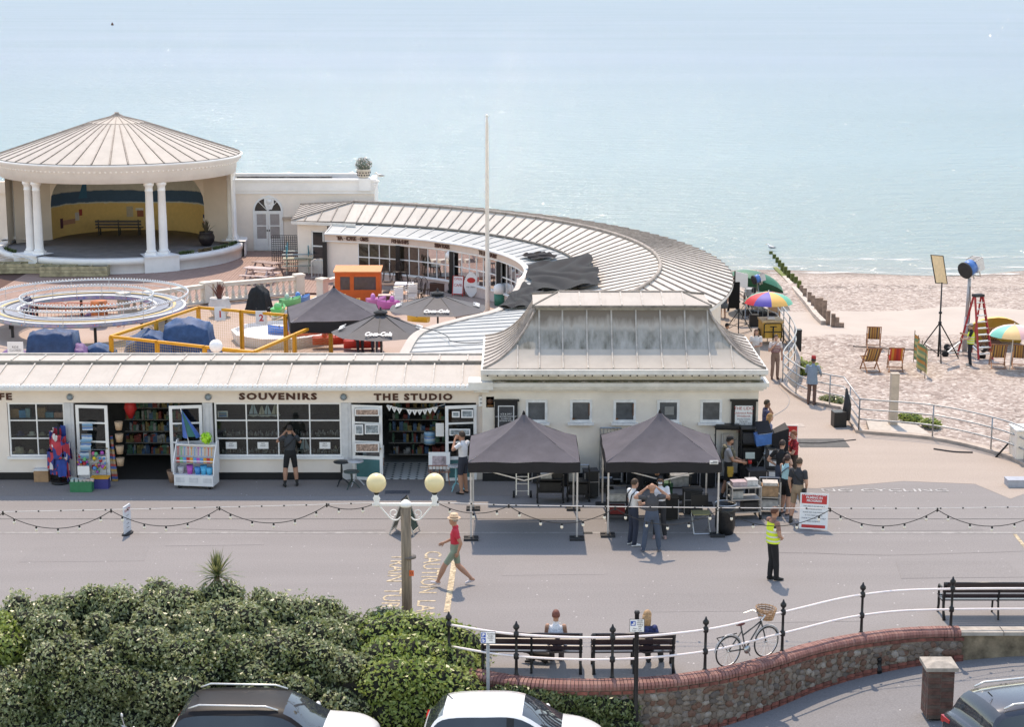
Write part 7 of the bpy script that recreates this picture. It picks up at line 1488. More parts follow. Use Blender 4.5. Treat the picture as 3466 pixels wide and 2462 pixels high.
pr2=[p+Vector((0,0,.1))for p in smooth_path(RAIL2_G,6)];steel_rail('steel railing sweeping right above the pink concrete kerb',pr2,[p+Vector((0,0,.1))for p in RAIL2_G])
z4=lambda x,y:(2350+x/2.0484,800+y/2.0484)
def bp(x,y):p=gb(*z4(x,y));return Vector((p.x,p.y,bh(p.x,p.y)))
# groyne
tops=[(530,105),(553,125),(573,145),(590,165),(610,185),(630,210),(652,235),(678,258),(702,280),(725,308),(742,340),(765,360),(797,387),(822,410),(848,428),(876,425),(902,443),(927,515),(962,537),(988,562),(1022,600)]
bots=[(530,165),(553,185),(573,205),(590,225),(610,250),(630,275),(652,300),(678,320),(702,342),(725,370),(742,390),(765,430),(797,470),(822,495),(848,520),(876,545),(902,568),(927,605),(962,620),(988,622),(1022,624)]
gy=thing('timber_groyne','timber groyne of upright posts running from shingle into the sea','groyne',tuple(bp(850,540)));GG=mat((0.10,0.12,0.03),.9,.4,3);GB=mat((0.30,0.215,0.165),.85,.35,3,bump=.5)
for i,(a,c)in enumerate(zip(tops,bots)):
 p=gb(*z4(*c));zt=q(*z4(*a),p.y).z;b=MB();b.rbox((p.x,p.y,(zt+p.z-1.0)/2),.2,.2,zt-p.z+1.0,rnd.uniform(-.2,.2),rnd.uniform(-.03,.03));SP('post',b,GG if i<10 else GB,gy)
ln=[(505,150),(560,215),(640,290),(720,380),(800,470),(860,550),(915,605)]
L3=[gb(*z4(x,y))for x,y in ln]
for i,(a,c)in enumerate(zip(L3,L3[1:])):
 for k in range(3):b=MB();b.bar(a+Vector((-.12,0,-.62+.3*k)),c+Vector((-.12,0,-.62+.3*k)),.16 if k<2 else.26,.29);SP('plank',b,mat((0.16,0.19,0.05),.9,.4,3)if i<2 else mat((0.50,0.44,0.39),.85,.25,4),gy)
p=gb(*z4(530,150));zz=q(*z4(530,105),p.y).z;gull((p.x,p.y,zz),R(60),'gull perched on the seaward groyne post',1.3)
p=bp(1375,1335);zt=q(*z4(1380,955),p.y).z;t=thing('timber_post','single squared pale timber post standing on the slab','post',(p.x,p.y,-.3));b=MB();b.box(-.13,.13,-.13,.13,0,zt+.3);part('post',b,mat((0.52,0.43,0.34),.8,.15,3),t);b=MB();b.box(-.14,.14,-.14,.14,zt+.3,zt+.33);part('cap',b,mat((.45,.38,.31),.8),t)
b=MB();a_,c_=g(2945,1462,-.15),g(3160,1478,-.15);b.prism([(a_.x,a_.y),(c_.x,c_.y),(c_.x-.2,c_.y+1.6),(a_.x+.2,a_.y+1.7)],-.5,-.15);struct('concrete_slab',b,mat((0.47,0.42,0.37),.9,.12))
p=g(3452,1565,-.1);t=thing('pale_kiosk_box','pale boxy cabinet at the right edge behind the railing','cabinet',(p.x+.35,p.y,-.3));b=MB();b.box(-.6,.6,-.4,.4,0,1.25);part('body',b,CREAM,t);b=MB();b.box(-.64,.64,-.44,.44,1.25,1.3);part('lid',b,WHITE_D,t)
for l,(x,y),r_,n,m in(('leafy sea kale mound inside the railing bend',(710,940),.62,1500,L_BRIGHT),('grey-green sea kale by the fez man',(950,1165),.3,400,L_SILVER),('low green plants along the slab edge',(1500,1290),.28,400,L_BRIGHT),('green plants at the slab corner by the railing',(1640,1330),.26,300,L_BRIGHT)):
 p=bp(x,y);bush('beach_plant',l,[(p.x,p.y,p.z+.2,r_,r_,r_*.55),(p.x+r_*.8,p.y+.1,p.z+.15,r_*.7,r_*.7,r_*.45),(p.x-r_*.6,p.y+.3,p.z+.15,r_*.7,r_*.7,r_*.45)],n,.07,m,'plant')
 # deckchairs, windbreak
def stripem(cols,sc=9.0,axis=0):
 w=W('striped_canvas');x=w.sep(axis);f=w.math('FRACT',w.math('MULTIPLY',x,sc/4));n=len(cols);nd=w.nt.nodes.new('ShaderNodeValToRGB');nd.color_ramp.interpolation='CONSTANT';e=nd.color_ramp.elements
 while len(e)<n:e.new(.5)
 for i,c in enumerate(cols):e[i].position=i/n;e[i].color=(*c,1)
 w.nt.links.new(f,nd.inputs[0]);w.col(nd.outputs[0]);return w.set(Roughness=.8)
ST1=stripem([(.50,.27,.08),(.22,.10,.05),(.56,.36,.12),(.10,.07,.08),(.50,.27,.08),(.30,.17,.07)],13);ST2=stripem([(.62,.09,.03),(.70,.30,.06),(.62,.07,.05),(.45,.05,.05)],11)
def deckchair(label,p,rz,m,first={}):
 t=thing('deckchair',label,'deckchair',tuple(p),rz,'striped deckchairs on the shingle');WD=mat((0.30,0.13,0.06),.6,.15)
 for s in(-1,1):b=MB();b.bar((s*.29,-.42,0),(s*.29,.45,.98),.035,.045);part('long_frame_rail',b,WD,t);b=MB();b.bar((s*.26,.52,0),(s*.26,-.40,.52),.035,.045);part('seat_frame_rail',b,WD,t)
 for y,z in((.45,.98),(-.40,.52),(-.42,.03),(.52,.03)):b=MB();b.bar((-.31,y,z),(.31,y,z),.035);part('crossbar',b,WD,t)
 rows=[[(x,y,z)for x in(-.25,-.12,0,.12,.25)]for y,z in((.46,.99),(.30,.74),(.12,.5),(-.05,.36),(-.22,.36),(-.40,.54))];b=MB();b.grid(rows,True);part('canvas',b,m,t)
for l,(x,y),rz,m in(('ochre striped deckchair farthest up the shingle',(1240,790),170,ST1),('ochre striped deckchair beside the bright red one',(1220,932),185,ST1),('bright red and orange striped deckchair',(1392,932),172,ST2),('ochre striped deckchair under the ladder side',(2100,915),170,ST1),('ochre striped deckchair at the right edge',(2250,918),165,ST1),('ochre striped deckchair half hidden by the red ladder',(2050,790),190,ST1)):deckchair(l,bp(x,y),R(rz),m)
p0,p1=bp(1520,880),bp(1598,990);t=thing('windbreak','striped green and orange windbreak on wooden stakes','windbreak',tuple(p0));d=p1-p0;rows=[]
for i in range(13):u=i/12;c=d*u+Vector((.12*math.sin(u*9),0,0));rows.append([(c.x,c.y,c.z+k)for k in(.12,.5,.85,1.15-.06*math.sin(u*9.4)**2)])
b=MB();b.grid(rows,True);part('cloth',b,stripem([(.55,.24,.05),(.12,.22,.10),(.5,.42,.16),(.2,.3,.14)],8,2),t)
for u in(0,.33,.66,1):b=MB();c=d*u;b.tube([(c.x,c.y,c.z-.1),(c.x,c.y,c.z+1.3)],.018,5);part('stake',b,WOODD,t)
# stands, lamps, umbrellas
def tripod(t,h,r=.6,m=BLACK,leg=.5,w_=.022):
 b=MB();b.tube([(0,0,.15),(0,0,h)],[w_*1.3,w_*.8],6);part('column',b,m,t)
 for k in range(3):a=2.1*k+.4;b=MB();b.tube([(0,0,leg+.25),(r*.5*math.cos(a),r*.5*math.sin(a),leg*.55+.1),(r*math.cos(a),r*math.sin(a),.0)],w_*.8,5);b.tube([(0,0,.25),(r*.6*math.cos(a),r*.6*math.sin(a),leg*.45)],w_*.5,4);part('leg',b,m,t)
 b=MB();b.lathe([(w_*2,leg+.18),(w_*2,leg+.3)],n=8);b.lathe([(w_*2,h*.6),(w_*2,h*.6+.08)],n=8);part('collar',b,m,t)
def umbrella(name,label,base,apex_off,r,cols,drop=.5,pole=True,tilt=None,n=8,m=None):
 t=thing(name,label,'umbrella',tuple(base));A=Vector(apex_off);T=tilt or Matrix();ms=[mat(c,.6,.05,3)for c in cols]
 for i in range(n):
  rows=[]
  for k in range(6):u=k/5;rows.append([tuple(A+T.to_3x3()@Vector((r*math.sin(u*1.35)/math.sin(1.35)*math.cos(a),r*math.sin(u*1.35)/math.sin(1.35)*math.sin(a),-drop*(1-math.cos(u*1.35))/(1-math.cos(1.35)))))for a in(6.2832*(i+j/3)/n for j in range(4))])
  b=MB();b.grid(rows,True);part('panel',b,ms[i%len(ms)],t)
 if pole:b=MB();b.tube([(0,0,-.1),tuple(A+T.to_3x3()@Vector((0,0,.08)))],.02,6);part('pole',b,WHITE_D,t)
 else:b=MB();b.tube([tuple(A+T.to_3x3()@Vector((0,0,-1.3))),tuple(A+T.to_3x3()@Vector((0,0,.08)))],.015,5);part('shaft',b,BLACK,t)
 return t
def up(base,sx,sy):return q(sx,sy,base.y).z-base.z
p=bp(1872,830);hM=up(p,*z4(1893,290));t=thing('lighting_mast','tall grey crank mast on a wheeled base carrying a film lamp','light stand',tuple(p),.0);MG=mat((.45,.44,.45),.5,.1)
b=MB();b.tube([(0,0,.15),(.02,0,hM*.5)],.11,8);part('lower_mast',b,MG,t);b=MB();b.tube([(.02,0,hM*.5),(.05,0,hM)],.075,8);part('upper_mast',b,MG,t);b=MB();b.tube([(.07,-.08,hM*.9),(.12,-.1,hM*.6),(.09,-.12,hM*.3),(.2,-.2,.1)],.018,5);part('cable',b,BLACK,t)
for k in range(4):a=.5+1.57*k;b=MB();b.bar((0,0,.7),(1.0*math.cos(a),1.0*math.sin(a),.14),.06);b.bar((0,0,.14),(1.0*math.cos(a),1.0*math.sin(a),.14),.05);part('outrigger',b,ALU,t);b=MB();b.lathe([(.14,-.05),(.14,.05)],n=12);b.xf(Matrix.Translation((1.05*math.cos(a),1.05*math.sin(a),.14))@Matrix.Rotation(math.pi/2,4,'X'));part('wheel',b,TYRE,t)
def film_lamp(label,base,off,L,r,yaw,pit):
 t=thing('film_lamp',label,'film light',tuple(base));M=Matrix.Translation(off)@Matrix.Rotation(yaw,4,'Z')@Matrix.Rotation(pit,4,'X');BL=mat((.06,.18,.48),.4,.1)
 def P(nm,bb,m):bb.xf(M);part(nm,bb,m,t)
 c=MB();c.lathe([(r,0),(r*1.02,L*.5),(r*.8,L*.5)],n=16);c.xf(Matrix.Rotation(math.pi/2,4,'X'));P('drum',c,BL);c=MB();c.lathe([(r*1.12,-.02),(r*1.12,.06),(r*.98,.06)],n=16);c.xf(Matrix.Translation((0,-L*.5,0))@Matrix.Rotation(math.pi/2,4,'X'));P('front_ring',c,BLACKM)
 c=MB();c.lathe([(r*.97,0),(.001,.02)],n=16);c.xf(Matrix.Translation((0,-L*.45,0))@Matrix.Rotation(math.pi/2,4,'X'));P('lens',c,mat((.55,.55,.52),.2,0))
 c=MB();c.box(-r*.85,r*.85,0,L*.55,-r*.8,r*.85);P('ballast_housing',c,mat((.62,.62,.62),.5,.1))
 for k in range(4):c=MB();c.box(-r*.87,r*.87,.04+k*L*.13,.07+k*L*.13,r*.84,r*.9);P('cooling_fin',c,BLACKM)
 c=MB();c.tube([(-r*1.15,0,0),(-r*1.15,0,-r*1.2),(r*1.15,0,-r*1.2),(r*1.15,0,0)],.03,6);c.tube([(0,0,-r*1.2),(0,0,-r*1.7)],.04,6);P('yoke',c,ALU)
film_lamp('large blue and white film lamp on top of the beach mast',p,(.12,0,hM+.48),.8,.32,R(-55),R(18))
p=bp(1690,870);hR=up(p,*z4(1685,320));t=thing('reflector_stand','tall black stand holding a gold reflector panel','light stand',tuple(p));tripod(t,hR,1.0,BLACK,1.3,.035)
c4=[Vector((q(*z4(x,y),p.y).x-p.x+.3+(.14 if dy>0 else-.14),dy,q(*z4(x,y),p.y).z-p.z-.2))for(x,y),dy in(((1607,90),-.2),((1640,285),-.2),((1700,310),.5),((1670,115),.5))];b=MB();b.extr(c4,(.02,.02,0));part('gold_panel',b,mat((.74,.54,.32),.5,.12),t);b=MB();b.tube(c4,.025,5,True);part('panel_frame',b,BLACK,t)
p=bp(1945,845);hL=up(p,*z4(1945,415));t=thing('step_ladder','tall red fibreglass stepladder behind the hi-vis crew member','ladder',tuple(p),R(20));LR=mat((.42,.03,.035),.5,.1)
for s in(-1,1):b=MB();b.bar((s*.33,-.75,0),(s*.18,-.05,hL),.06,.09);b.bar((s*.33,.75,0),(s*.18,.05,hL),.05,.07);part('side_rail',b,LR,t)
for k in range(9):u=(k+1)/10;b=MB();b.box(-.33+.15*u,.33-.15*u,-.80+.7*u,-.66+.7*u,hL*u-.02,hL*u+.02);part('step',b,ALU,t)
b=MB();b.box(-.22,.22,-.14,.14,hL-.02,hL+.08);part('top_cap',b,BLACKM,t)
p=bp(2040,760);umbrella('beach_umbrella','big yellow beach umbrella lying behind the ladder',p,(0,0,.6),1.35,[(.72,.46,.10),(.74,.50,.14)],.55,False,Matrix.Rotation(R(-50),4,'X'))
p=bp(2185,940);umbrella('beach_umbrella','pastel panelled beach umbrella at the right edge',p,(.1,0,up(p,*z4(2210,615))),.95,[(.15,.50,.42),(.68,.46,.22),(.66,.40,.40),(.7,.64,.6)],.42)
p=bp(2070,800);crate('beach_case','small dark red case beside the ladder foot',p,.5,.4,.4,BROWN,z=p.z)
# side promenade: ice cream cart, umbrellas, film kit
def gz4(x,y):return g(*z4(x,y))
p=gz4(530,745);t=thing('ice_cream_cart','yellow ice cream tricycle cart with black handlebar','cart',tuple(p),R(4));YB_=mat((.62,.36,.06),.5,.12)
b=MB();b.box(-.40,.40,-.3,.6,.28,.92);part('box',b,YB_,t);b=MB();b.box(-.44,.44,-.34,.64,.92,1.0);part('lid',b,mat((.60,.42,.22),.6,.1),t);b=MB();b.box(-.15,.15,0,.3,1.0,1.06);part('menu_tray',b,PAPER,t)
b=MB();b.tube([(-.36,-.36,.3),(-.36,-.36,.85),(-.28,-.37,.9),(.28,-.37,.9),(.36,-.36,.85),(.36,-.36,.3)],.022,6);b.tube([(0,-.40,.2),(0,-.40,.75)],.03,6);b.tube([(-.36,-.38,.55),(.36,-.38,.55)],.02,5);b.tube([(-.14,-.45,.78),(.14,-.45,.78)],.02,5);part('push_frame',b,BLACK,t)
def spoked(t,c,r,axis='X',name='wheel',m=TYRE,rim=ALU,n=10,w_=.02):
 b=MB();b.tube([(r*math.cos(a),0,r*math.sin(a))for a in np.linspace(0,6.2832,25)[:-1]],w_,6,True);M=Matrix.Translation(c)@(Matrix.Rotation(math.pi/2,4,'Z')if axis=='X'else Matrix());b.xf(M);wh=part(name,b,m,t)
 b=MB();b.tube([((r-w_)*math.cos(a),0,(r-w_)*math.sin(a))for a in np.linspace(0,6.2832,25)[:-1]],w_*.6,5,True);b.xf(M);part('rim',b,rim,wh)
 b=MB()
 for k in range(n):a=6.2832*k/n;b.tube([(0,.012*(-1)**k,0),(r*math.cos(a),0,r*math.sin(a))],.0035,3)
 b.ball((0,0,0),.03,6);b.xf(M);part('spokes',b,rim,wh)
for s in(-1,1):spoked(t,(s*.48,.1,.30),.30,'X',w_=.03,rim=DARKM)
umbrella('cart_umbrella','red, blue and orange panelled umbrella over the ice cream cart',p+Vector((-.1,.3,0)),(0,0,up(p,*z4(490,395))),.98,[(.60,.04,.06),(.10,.08,.40),(.72,.42,.12),(.10,.38,.28),(.60,.04,.06),(.10,.08,.40),(.72,.42,.12),(.12,.42,.30)],.45)
p=gz4(430,520);umbrella('green_umbrella','large dark green umbrella tilted over the film camera',p,(0,0,up(p,*z4(415,250))),1.35,[(.02,.15,.09)],.6,True,Matrix.Rotation(R(-18),4,'X')@Matrix.Rotation(R(16),4,'Y'))
p=gz4(305,670);hF=up(p,*z4(300,320));t=thing('black_flag_stand','black flag panel on a tripod stand beside the wing','light stand',tuple(p));tripod(t,hF,.65,BLACK,.7,.025);b=MB();x0=q(*z4(238,400),p.y).x-p.x;b.box(x0,.0,-.02,0,up(p,*z4(270,500)),hF+.02);part('flag',b,mat((.006,.006,.007),.9,0),t)
p=gz4(350,600);zb_,zt=up(p,*z4(330,360)),up(p,*z4(330,255));t=thing('bounce_board_stand','white bounce board on a stand under the green umbrella','light stand',tuple(p));tripod(t,zt,.55,STEEL,.6,.02);b=MB();x0,x1=q(*z4(280,300),p.y).x-p.x,q(*z4(370,300),p.y).x-p.x;b.extr([(x0,-.06,zb_+.12),(x1,-.06,zb_),(x1,-.06,zt-.05),(x0,-.06,zt+.1)],(0,.03,0));part('board',b,PAPER,t);b=MB();b.bar((x0,-.04,zb_+.1),(x0,-.04,zt+.1),.05);part('edge_bar',b,BLACK,t)
p=gz4(440,560);hL2=up(p,*z4(440,330));t=thing('lamp_stand','steel stand holding the small film lamp','light stand',tuple(p));tripod(t,hL2,.5,STEEL,.6,.02);film_lamp('small blue and white film lamp below the green umbrella',p,(0,0,hL2+.25),.45,.18,R(-70),R(15))
p=gz4(375,590);t=thing('film_camera','grey film camera on a tripod by the wing','camera',tuple(p),R(-20));tripod(t,1.15,.45,BLACK,.6,.02);b=MB();b.box(-.14,.14,-.3,.25,1.15,1.45);part('camera_body',b,GREYP,t);b=MB();b.lathe([(.08,0),(.09,.25)],n=10);b.xf(Matrix.Translation((0,.25,1.3))@Matrix.Rotation(-math.pi/2,4,'X'));part('lens',b,BLACK,t);b=MB();b.box(-.2,.2,.45,.5,1.18,1.42);part('matte_box',b,BLACKM,t);b=MB();b.box(.16,.2,-.2,.0,1.3,1.5);part('monitor',b,BLACKM,t)
p=gz4(412,625);crate('black_case','upright black equipment case at the foot of the stands',p,.38,.3,.48,BLACK)
p=gz4(455,560);crate('dolly_track_case','long black dolly case behind the cart',p,1.5,.3,.2,BLACKM,rz=R(-25))
p=gz4(552,560);crate('cardboard_box','brown cardboard box behind the ice cream cart',p,.5,.45,.75,CARD)
p=gz4(592,560);t=thing('plastic_bag','cloudy white plastic sheet tied to the railing','plastic sheet',tuple(p));b=MB();rows=[[(.18*math.sin(i*1.3+j)+.1*i-.3,.12*math.cos(i+j*1.7),.25+.16*j)for i in range(7)]for j in range(6)];b.grid(rows,True);part('sheet',b,mat((.68,.66,.65),.4,.05),t)
p=gz4(712,745);crate('cable_drum_case','black cable box on the shingle side of the railing',Vector((p.x+.05,p.y,0)),.22,.3,.85,BLACK,z=-.3)
p=gz4(1025,1318);t=thing('kit_trolley','black kit bag with a cloth-wrapped pole by the railing corner','kit bag',(p.x,p.y,0));b=MB();b.rbox((-.12,0,.26),.42,.4,.5,.1);part('bag',b,BLACK,t);b=MB();b.tube([(.12,.1,.2),(.17,.1,.7),(.12,.12,1.25)],[.16,.13,.03],8);part('wrapped_pole',b,BLACKM,t)
def cable(label,pts,r=.014,z=.014,m=None):P=smooth_path([(*g(*s)[:2],z)for s in pts],6);b=MB();b.tube(P,r,5);tag(part('cable',b,m or BLACK),label,'cable','cables on the ground')
cable('thin cable trailing from the pavilion corner over the concrete',[z4(540,1255),z4(640,1190),z4(655,1120),z4(600,1060),z4(550,990)],.010,.012,GREYP);cable('cable crossing the rubber mat to the kerb',[z4(690,1435),z4(860,1440),z4(1020,1425),z4(1120,1415)],.016,.02);cable('black cable lying along the kerb of the sweeping railing',[z4(1660,1480),z4(1800,1500),z4(1930,1505)],.03,.02);cable('looped cables among the film stands',[z4(240,640),z4(330,600),z4(400,650),z4(300,690),z4(380,730),z4(440,700)],.012)
b=MB();P=smooth_path([bp(1100,785)+Vector((0,0,.03)),bp(1400,800)+Vector((0,0,.03)),bp(1650,805)+Vector((0,0,.03)),bp(1870,815)+Vector((0,0,.05))],6);b.tube(P,.02,5);tag(part('cable',b,BLACK),'long black cable running over the shingle to the mast','cable')
p,p2=gz4(2090,1535),gz4(2170,1390);b=MB();b.tube([p,Vector((p2 .x,p.y+.5,1.0))],.03,6);tag(part('leaning_pole',b,BLACK),'black pole leaning on the railing at the right','pole')
p=g(3440,1645);crate('grey_tub','grey plastic tub at the right edge of the promenade',p,.6,.4,.18,mat((.35,.37,.42),.5))
def roof_cloth(label,S,seed,h=.10):
 r=np.random.default_rng(seed);n=46;rows=[];A,B_,C_,D_=[Vector(x)for x in S]
 for i in range(n+1):
  rows.append([])
  for j in range(n+1):
   u,v=i/n,j/n;uu=u+.03*math.sin(9*v+seed)*(1 if 0<v<1 else 1.6);p=A.lerp(B_,uu).lerp(D_.lerp(C_,uu),v+.035*math.sin(13*u+2*seed))
   z=h*(.5+.5*math.sin(9*u+4*math.sin(4*v+seed)))*.5+h*.55*abs(math.sin(7*v+3*math.sin(5*u)))+float(r.uniform(0,.004));rows[-1].append((p.x,p.y,p.z+.06+z))
 b=MB();b.grid(rows,True);tag(part('black_cloth',b,mat((.014,.0135,.017),.7,.2,3,spec=.12)),label,'cloth')
z3=lambda x,y:(1600+x/2.286,650+y/2.286)
roof_cloth('large crumpled black cloth draped over the verandah and curved roof',[g(*z3(402,590),2.42),g(*z3(470,800),2.45),g(*z3(1000,735),3.15),g(*z3(900,512),3.05)],3,.16)
roof_cloth('lower tail of black cloth spread toward the flagpole',[g(*z3(400,720),2.42),g(*z3(200,905),2.4),g(*z3(480,915),2.6),g(*z3(560,790),2.6)],5,.10)
roof_cloth('small crumpled piece of black cloth on the verandah sheets',[g(*z3(370,508),2.45),g(*z3(470,545),2.45),g(*z3(665,520),2.66),g(*z3(560,478),2.62)],8,.12)
P=[g(1405,1110,2.5),g(1470,1125,2.52),g(1515,1145,2.55),g(1525,1160,2.55),g(1580,1168,2.6),g(1640,1165,2.65)];b=MB();b.tube(smooth_path([p+Vector((0,0,.06))for p in P],6),.015,5);tag(part('cable',b,BLACK),'black cable snaking over the pale verandah sheets','cable')
# vehicles
CARGL=mat((0.03,0.036,0.045),.05,.15,1.5,spec=.8)
def car(name,label,loc,rz,st,paint,roofpaint,cut,pillars,rails=True,wb=1.28,tail=None,plate=None,arch=.33):
 t=thing(name,label,'car',loc,rz);pts=smooth_path([Vector((s[0],s[1],s[2]))for s in st],5);p2=smooth_path([Vector((s[0],s[3],s[4]))for s in st],5);X=[(a.x,a.y,a.z,c.y,c.z)for a,c in zip(pts,p2)]
 def sec(s):
  x,w,zb,wr,zt=s;h=[(w*.93,.22),(w*.99,.45),(w,.62),(w*.985,zb),(wr+(w-wr)*.12,zt-.10 if zt-zb>.2 else zb+(zt-zb)*.4),(wr*.93,zt-.03),(wr*.6,zt),(0,zt+.015)];return[(x,y,z)for y,z in h]+[(x,-y,z)for y,z in reversed(h[:-1])]
 S=[sec(s)for s in X];n=len(S[0]);g0,g1,w0,w1=cut;bins={}
 for i in range(len(S)-1):
  xm=(X[i][0]+X[i+1][0])/2
  for j in range(n-1):
   k='body'
   if j in(3,n-5)and g0<xm<w1:
    k='glass_L%d'%sum(xm>p for p in pillars)if j==3 else 'glass_R%d'%sum(xm>p for p in pillars)
    if any(abs(xm-p)<.05 for p in pillars):k='pillar'
    if xm>w0+.55*(w1-w0)or xm<g0+.35*(g1-g0):k='body'
   elif 4<=j<=n-6:
    k='rear_window'if g0<xm<g1 else 'windscreen'if w0<xm<w1 else 'roof'if g1<=xm<=w0 else 'body'
    if k in('rear_window','windscreen')and j in(4,n-6):k='roof'
   bins.setdefault(k,[]).append((S[i][j],S[i+1][j],S[i+1][j+1],S[i][j+1]))
 for k,fs in bins.items():
  b=MB();V={};F=[]
  for f in fs:F.append(tuple(V.setdefault(tuple(round(c,5)for c in p),len(V))for p in f))
  F=[tuple(dict.fromkeys(f))for f in F];F=[f for f in F if len(f)>2];b.add(list(V),F,True);part('side_window'if k.startswith('glass')else k,b,{'body':paint,'roof':roofpaint,'pillar':BLACK}.get(k,CARGL),t)
 b=MB();b.add(S[0],[tuple(range(n))]);b.add(S[-1],[tuple(reversed(range(n)))]);part('end_panel',b,paint,t)
 for sx in(-1,1):
  for sy in(-1,1):
   b=MB();b.lathe([(.15,-.10),(arch,-.11),(arch+.02,0),(arch,.11),(.15,.10)],n=20);b.xf(Matrix.Translation((sx*wb,sy*.76,arch))@Matrix.Rotation(math.pi/2,4,'X'));wh=part('wheel',b,TYRE,t);b=MB();b.lathe([(.001,.12),(.21,.115),(.22,-.1)],n=14);b.xf(Matrix.Translation((sx*wb,sy*.76,arch))@Matrix.Rotation(math.pi/2*-sy,4,'X'));part('rim',b,ALU,wh)
 zr=max(s[4]for s in st);rw_=[s for s in st if s[4]>zr-.1][0][3]
 for s in(-1,1):
  if rails:b=MB();b.tube([(g1+.05,s*rw_*.86,zr-.02),(g1+.25,s*rw_*.86,zr+.055),(w0-.35,s*rw_*.86,zr+.055),(w0-.1,s*rw_*.86,zr-.02)],.022,6);part('roof_rail',b,ALU,t)
  b=MB();b.ball((w0+.42,s*(st[5][1]+.12),st[5][2]+.04),.1,8,.6,1,.75);part('door_mirror',b,paint,t)
  e=st[-1];b=MB();b.ball((e[0]-.18,s*e[1]*.82,e[2]+.06),.13,10,.9,1,.6);part('headlight',b,mat((.6,.62,.65),.1),t)
  r_=st[1];b=MB();b.rbox((r_[0]+.02,s*r_[1]*.80,r_[2]-.06),.14,.34,.13,0);part('tail_lamp',b,mat((.40,.01,.012),.2),t)
  b=MB();b.cbox((pillars[-1]+.12 if len(pillars)else 0,s*(st[4][1]+.0),st[4][2]-.12),.18,.04,.03);part('door_handle',b,STEEL,t)
 if plate:
  b=MB();b.box(st[0][0]-.035,st[0][0]-.02,-.26,.26,.66,.78);pl=part('number_plate',b,mat((.75,.52,.04),.4),t);text(plate,.11,(st[0][0]-.04,0,.72),INK,t,rot=(math.pi/2,0,-math.pi/2),ext=.001)
 b=MB();b.tube([(w1-.12,-.5,st[6][4]+.03),(w1-.32,.1,st[6][4]+.16)],.012,4);part('wiper',b,BLACK,t);b=MB();b.tube([(g1+.12,0,zr),(g1+.02,0,zr+.10)],.012,4);part('aerial',b,BLACK,t);return t
CARW=mat((.78,.78,.79),.25,.02,1,coat=.8);CARB=mat((.016,.014,.015),.45,.1,2,spec=.15);CARN=mat((.05,.055,.07),.25,.05,1,metal=.4,coat=.6)
SUV=[(-2.05,.76,.72,.72,.80),(-1.98,.85,.95,.76,1.02),(-1.86,.88,1.0,.74,1.13),(-1.62,.89,1.0,.64,1.50),(-.6,.90,1.0,.65,1.57),(.30,.90,.99,.63,1.53),(1.02,.90,.98,.76,1.08),(1.6,.88,.93,.80,1.01),(1.95,.80,.80,.72,.87),(2.06,.70,.62,.62,.68)]
c1=q(925,2400,33.2);car('parked_car','white car with a black roof and silver roof rails parked by the hedge',(c1 .x,33.2,-1.22),R(-3),SUV,CARW,CARB,(-1.92,-1.60,.30,1.05),(-1.0,-.05))
HAT=[(-1.75,.74,.70,.70,.78),(-1.70,.80,.92,.72,1.0),(-1.58,.82,.96,.70,1.12),(-1.30,.83,.97,.60,1.42),(-.5,.84,.97,.61,1.50),(.25,.84,.95,.59,1.46),(1.0,.83,.92,.70,1.02),(1.4,.81,.85,.74,.93),(1.75,.72,.72,.64,.78),(1.84,.62,.55,.54,.60)]
c2=q(1722,2400,33.2);car('parked_car','white rounded hatchback parked in front of the ivy wall',(c2 .x+.05,33.2,-1.2),R(-4),HAT,CARW,CARW,(-1.66,-1.28,.25,1.02),(-.65,.02),False,1.15,arch=.29)
SU2=[(s[0]*1.08,s[1]*1.03,s[2]*1.02,s[3]*1.04,s[4]*1.04)for s in SUV]
c3=q(3560,2400,32.6);car('parked_car','dark blue-grey car with red tail lamp beside the brick pier',(c3 .x+.25,32.5,low_z(9.5)-.12),R(14),SU2,CARN,CARN,(-2.07,-1.72,.30,1.1),(-1.05,.0),plate='DG65 YLZ')
for k,(cx_,cz)in enumerate(((c1,-1.22+1.02),(c2,-1.2+.98))):b=MB();b.rbox((cx_.x+.72,33.0 if k else 33.05,cz+.16),.16,.10,.004,0,.1,R(30));tag(part('permit_card',b,mat((.5,.68,.72),.5)),'pale paper permit behind the windscreen of the %s'%('rounded hatchback'if k else 'black-roofed car'),'permit')
m0=q(365,2440,33.0);t=thing('motorbike','dark motorbike with round mirrors at the hedge foot','motorbike',(m0 .x,32.9,-1.35),R(-60))
for y in(-.68,.70):b=MB();b.tube([(0,y+.29*math.cos(a),.30+.29*math.sin(a))for a in np.linspace(0,6.283,21)[:-1]],.06,8,True);part('wheel',b,TYRE,t)
b=MB();b.tube([(0,-.75,.72),(0,-.3,.78),(0,.05,.82),(0,.35,.85),(0,.52,.8)],[.1,.14,.12,.17,.1],8);b.tube([(0,-.2,.45),(0,.2,.45)],.2,8);part('body',b,BLACK,t)
b=MB();b.tube([(-.38,.42,1.02),(-.2,.52,1.0),(.2,.52,1.0),(.38,.42,1.02)],.018,5);b.bar((0,.52,1.0),(0,.72,.3),.07);part('handlebar',b,STEEL,t);b=MB();b.ball((0,.64,.95),.12,10);part('headlamp',b,STEEL,t)
for s in(-1,1):b=MB();b.tube([(s*.3,.45,1.02),(s*.36,.42,1.2)],.01,4);b.ball((s*.38,.42,1.24),.065,8,1,.4,.8);part('mirror',b,ALU,t)
a_,c_=g(2470,2268),g(2590,2236);d=(c_-a_);t=thing('bicycle','town bicycle with a wicker basket leaning on the railing','bicycle',tuple((a_+c_)/2+Vector((0,.12,.02))),math.atan2(d.y,d.x));BK=mat((.06,.06,.065),.4,.1)
for x in(-.53,.53):spoked(t,(x,0,.34),.33,'Y','wheel',TYRE,ALU,16,.016)
b=MB()
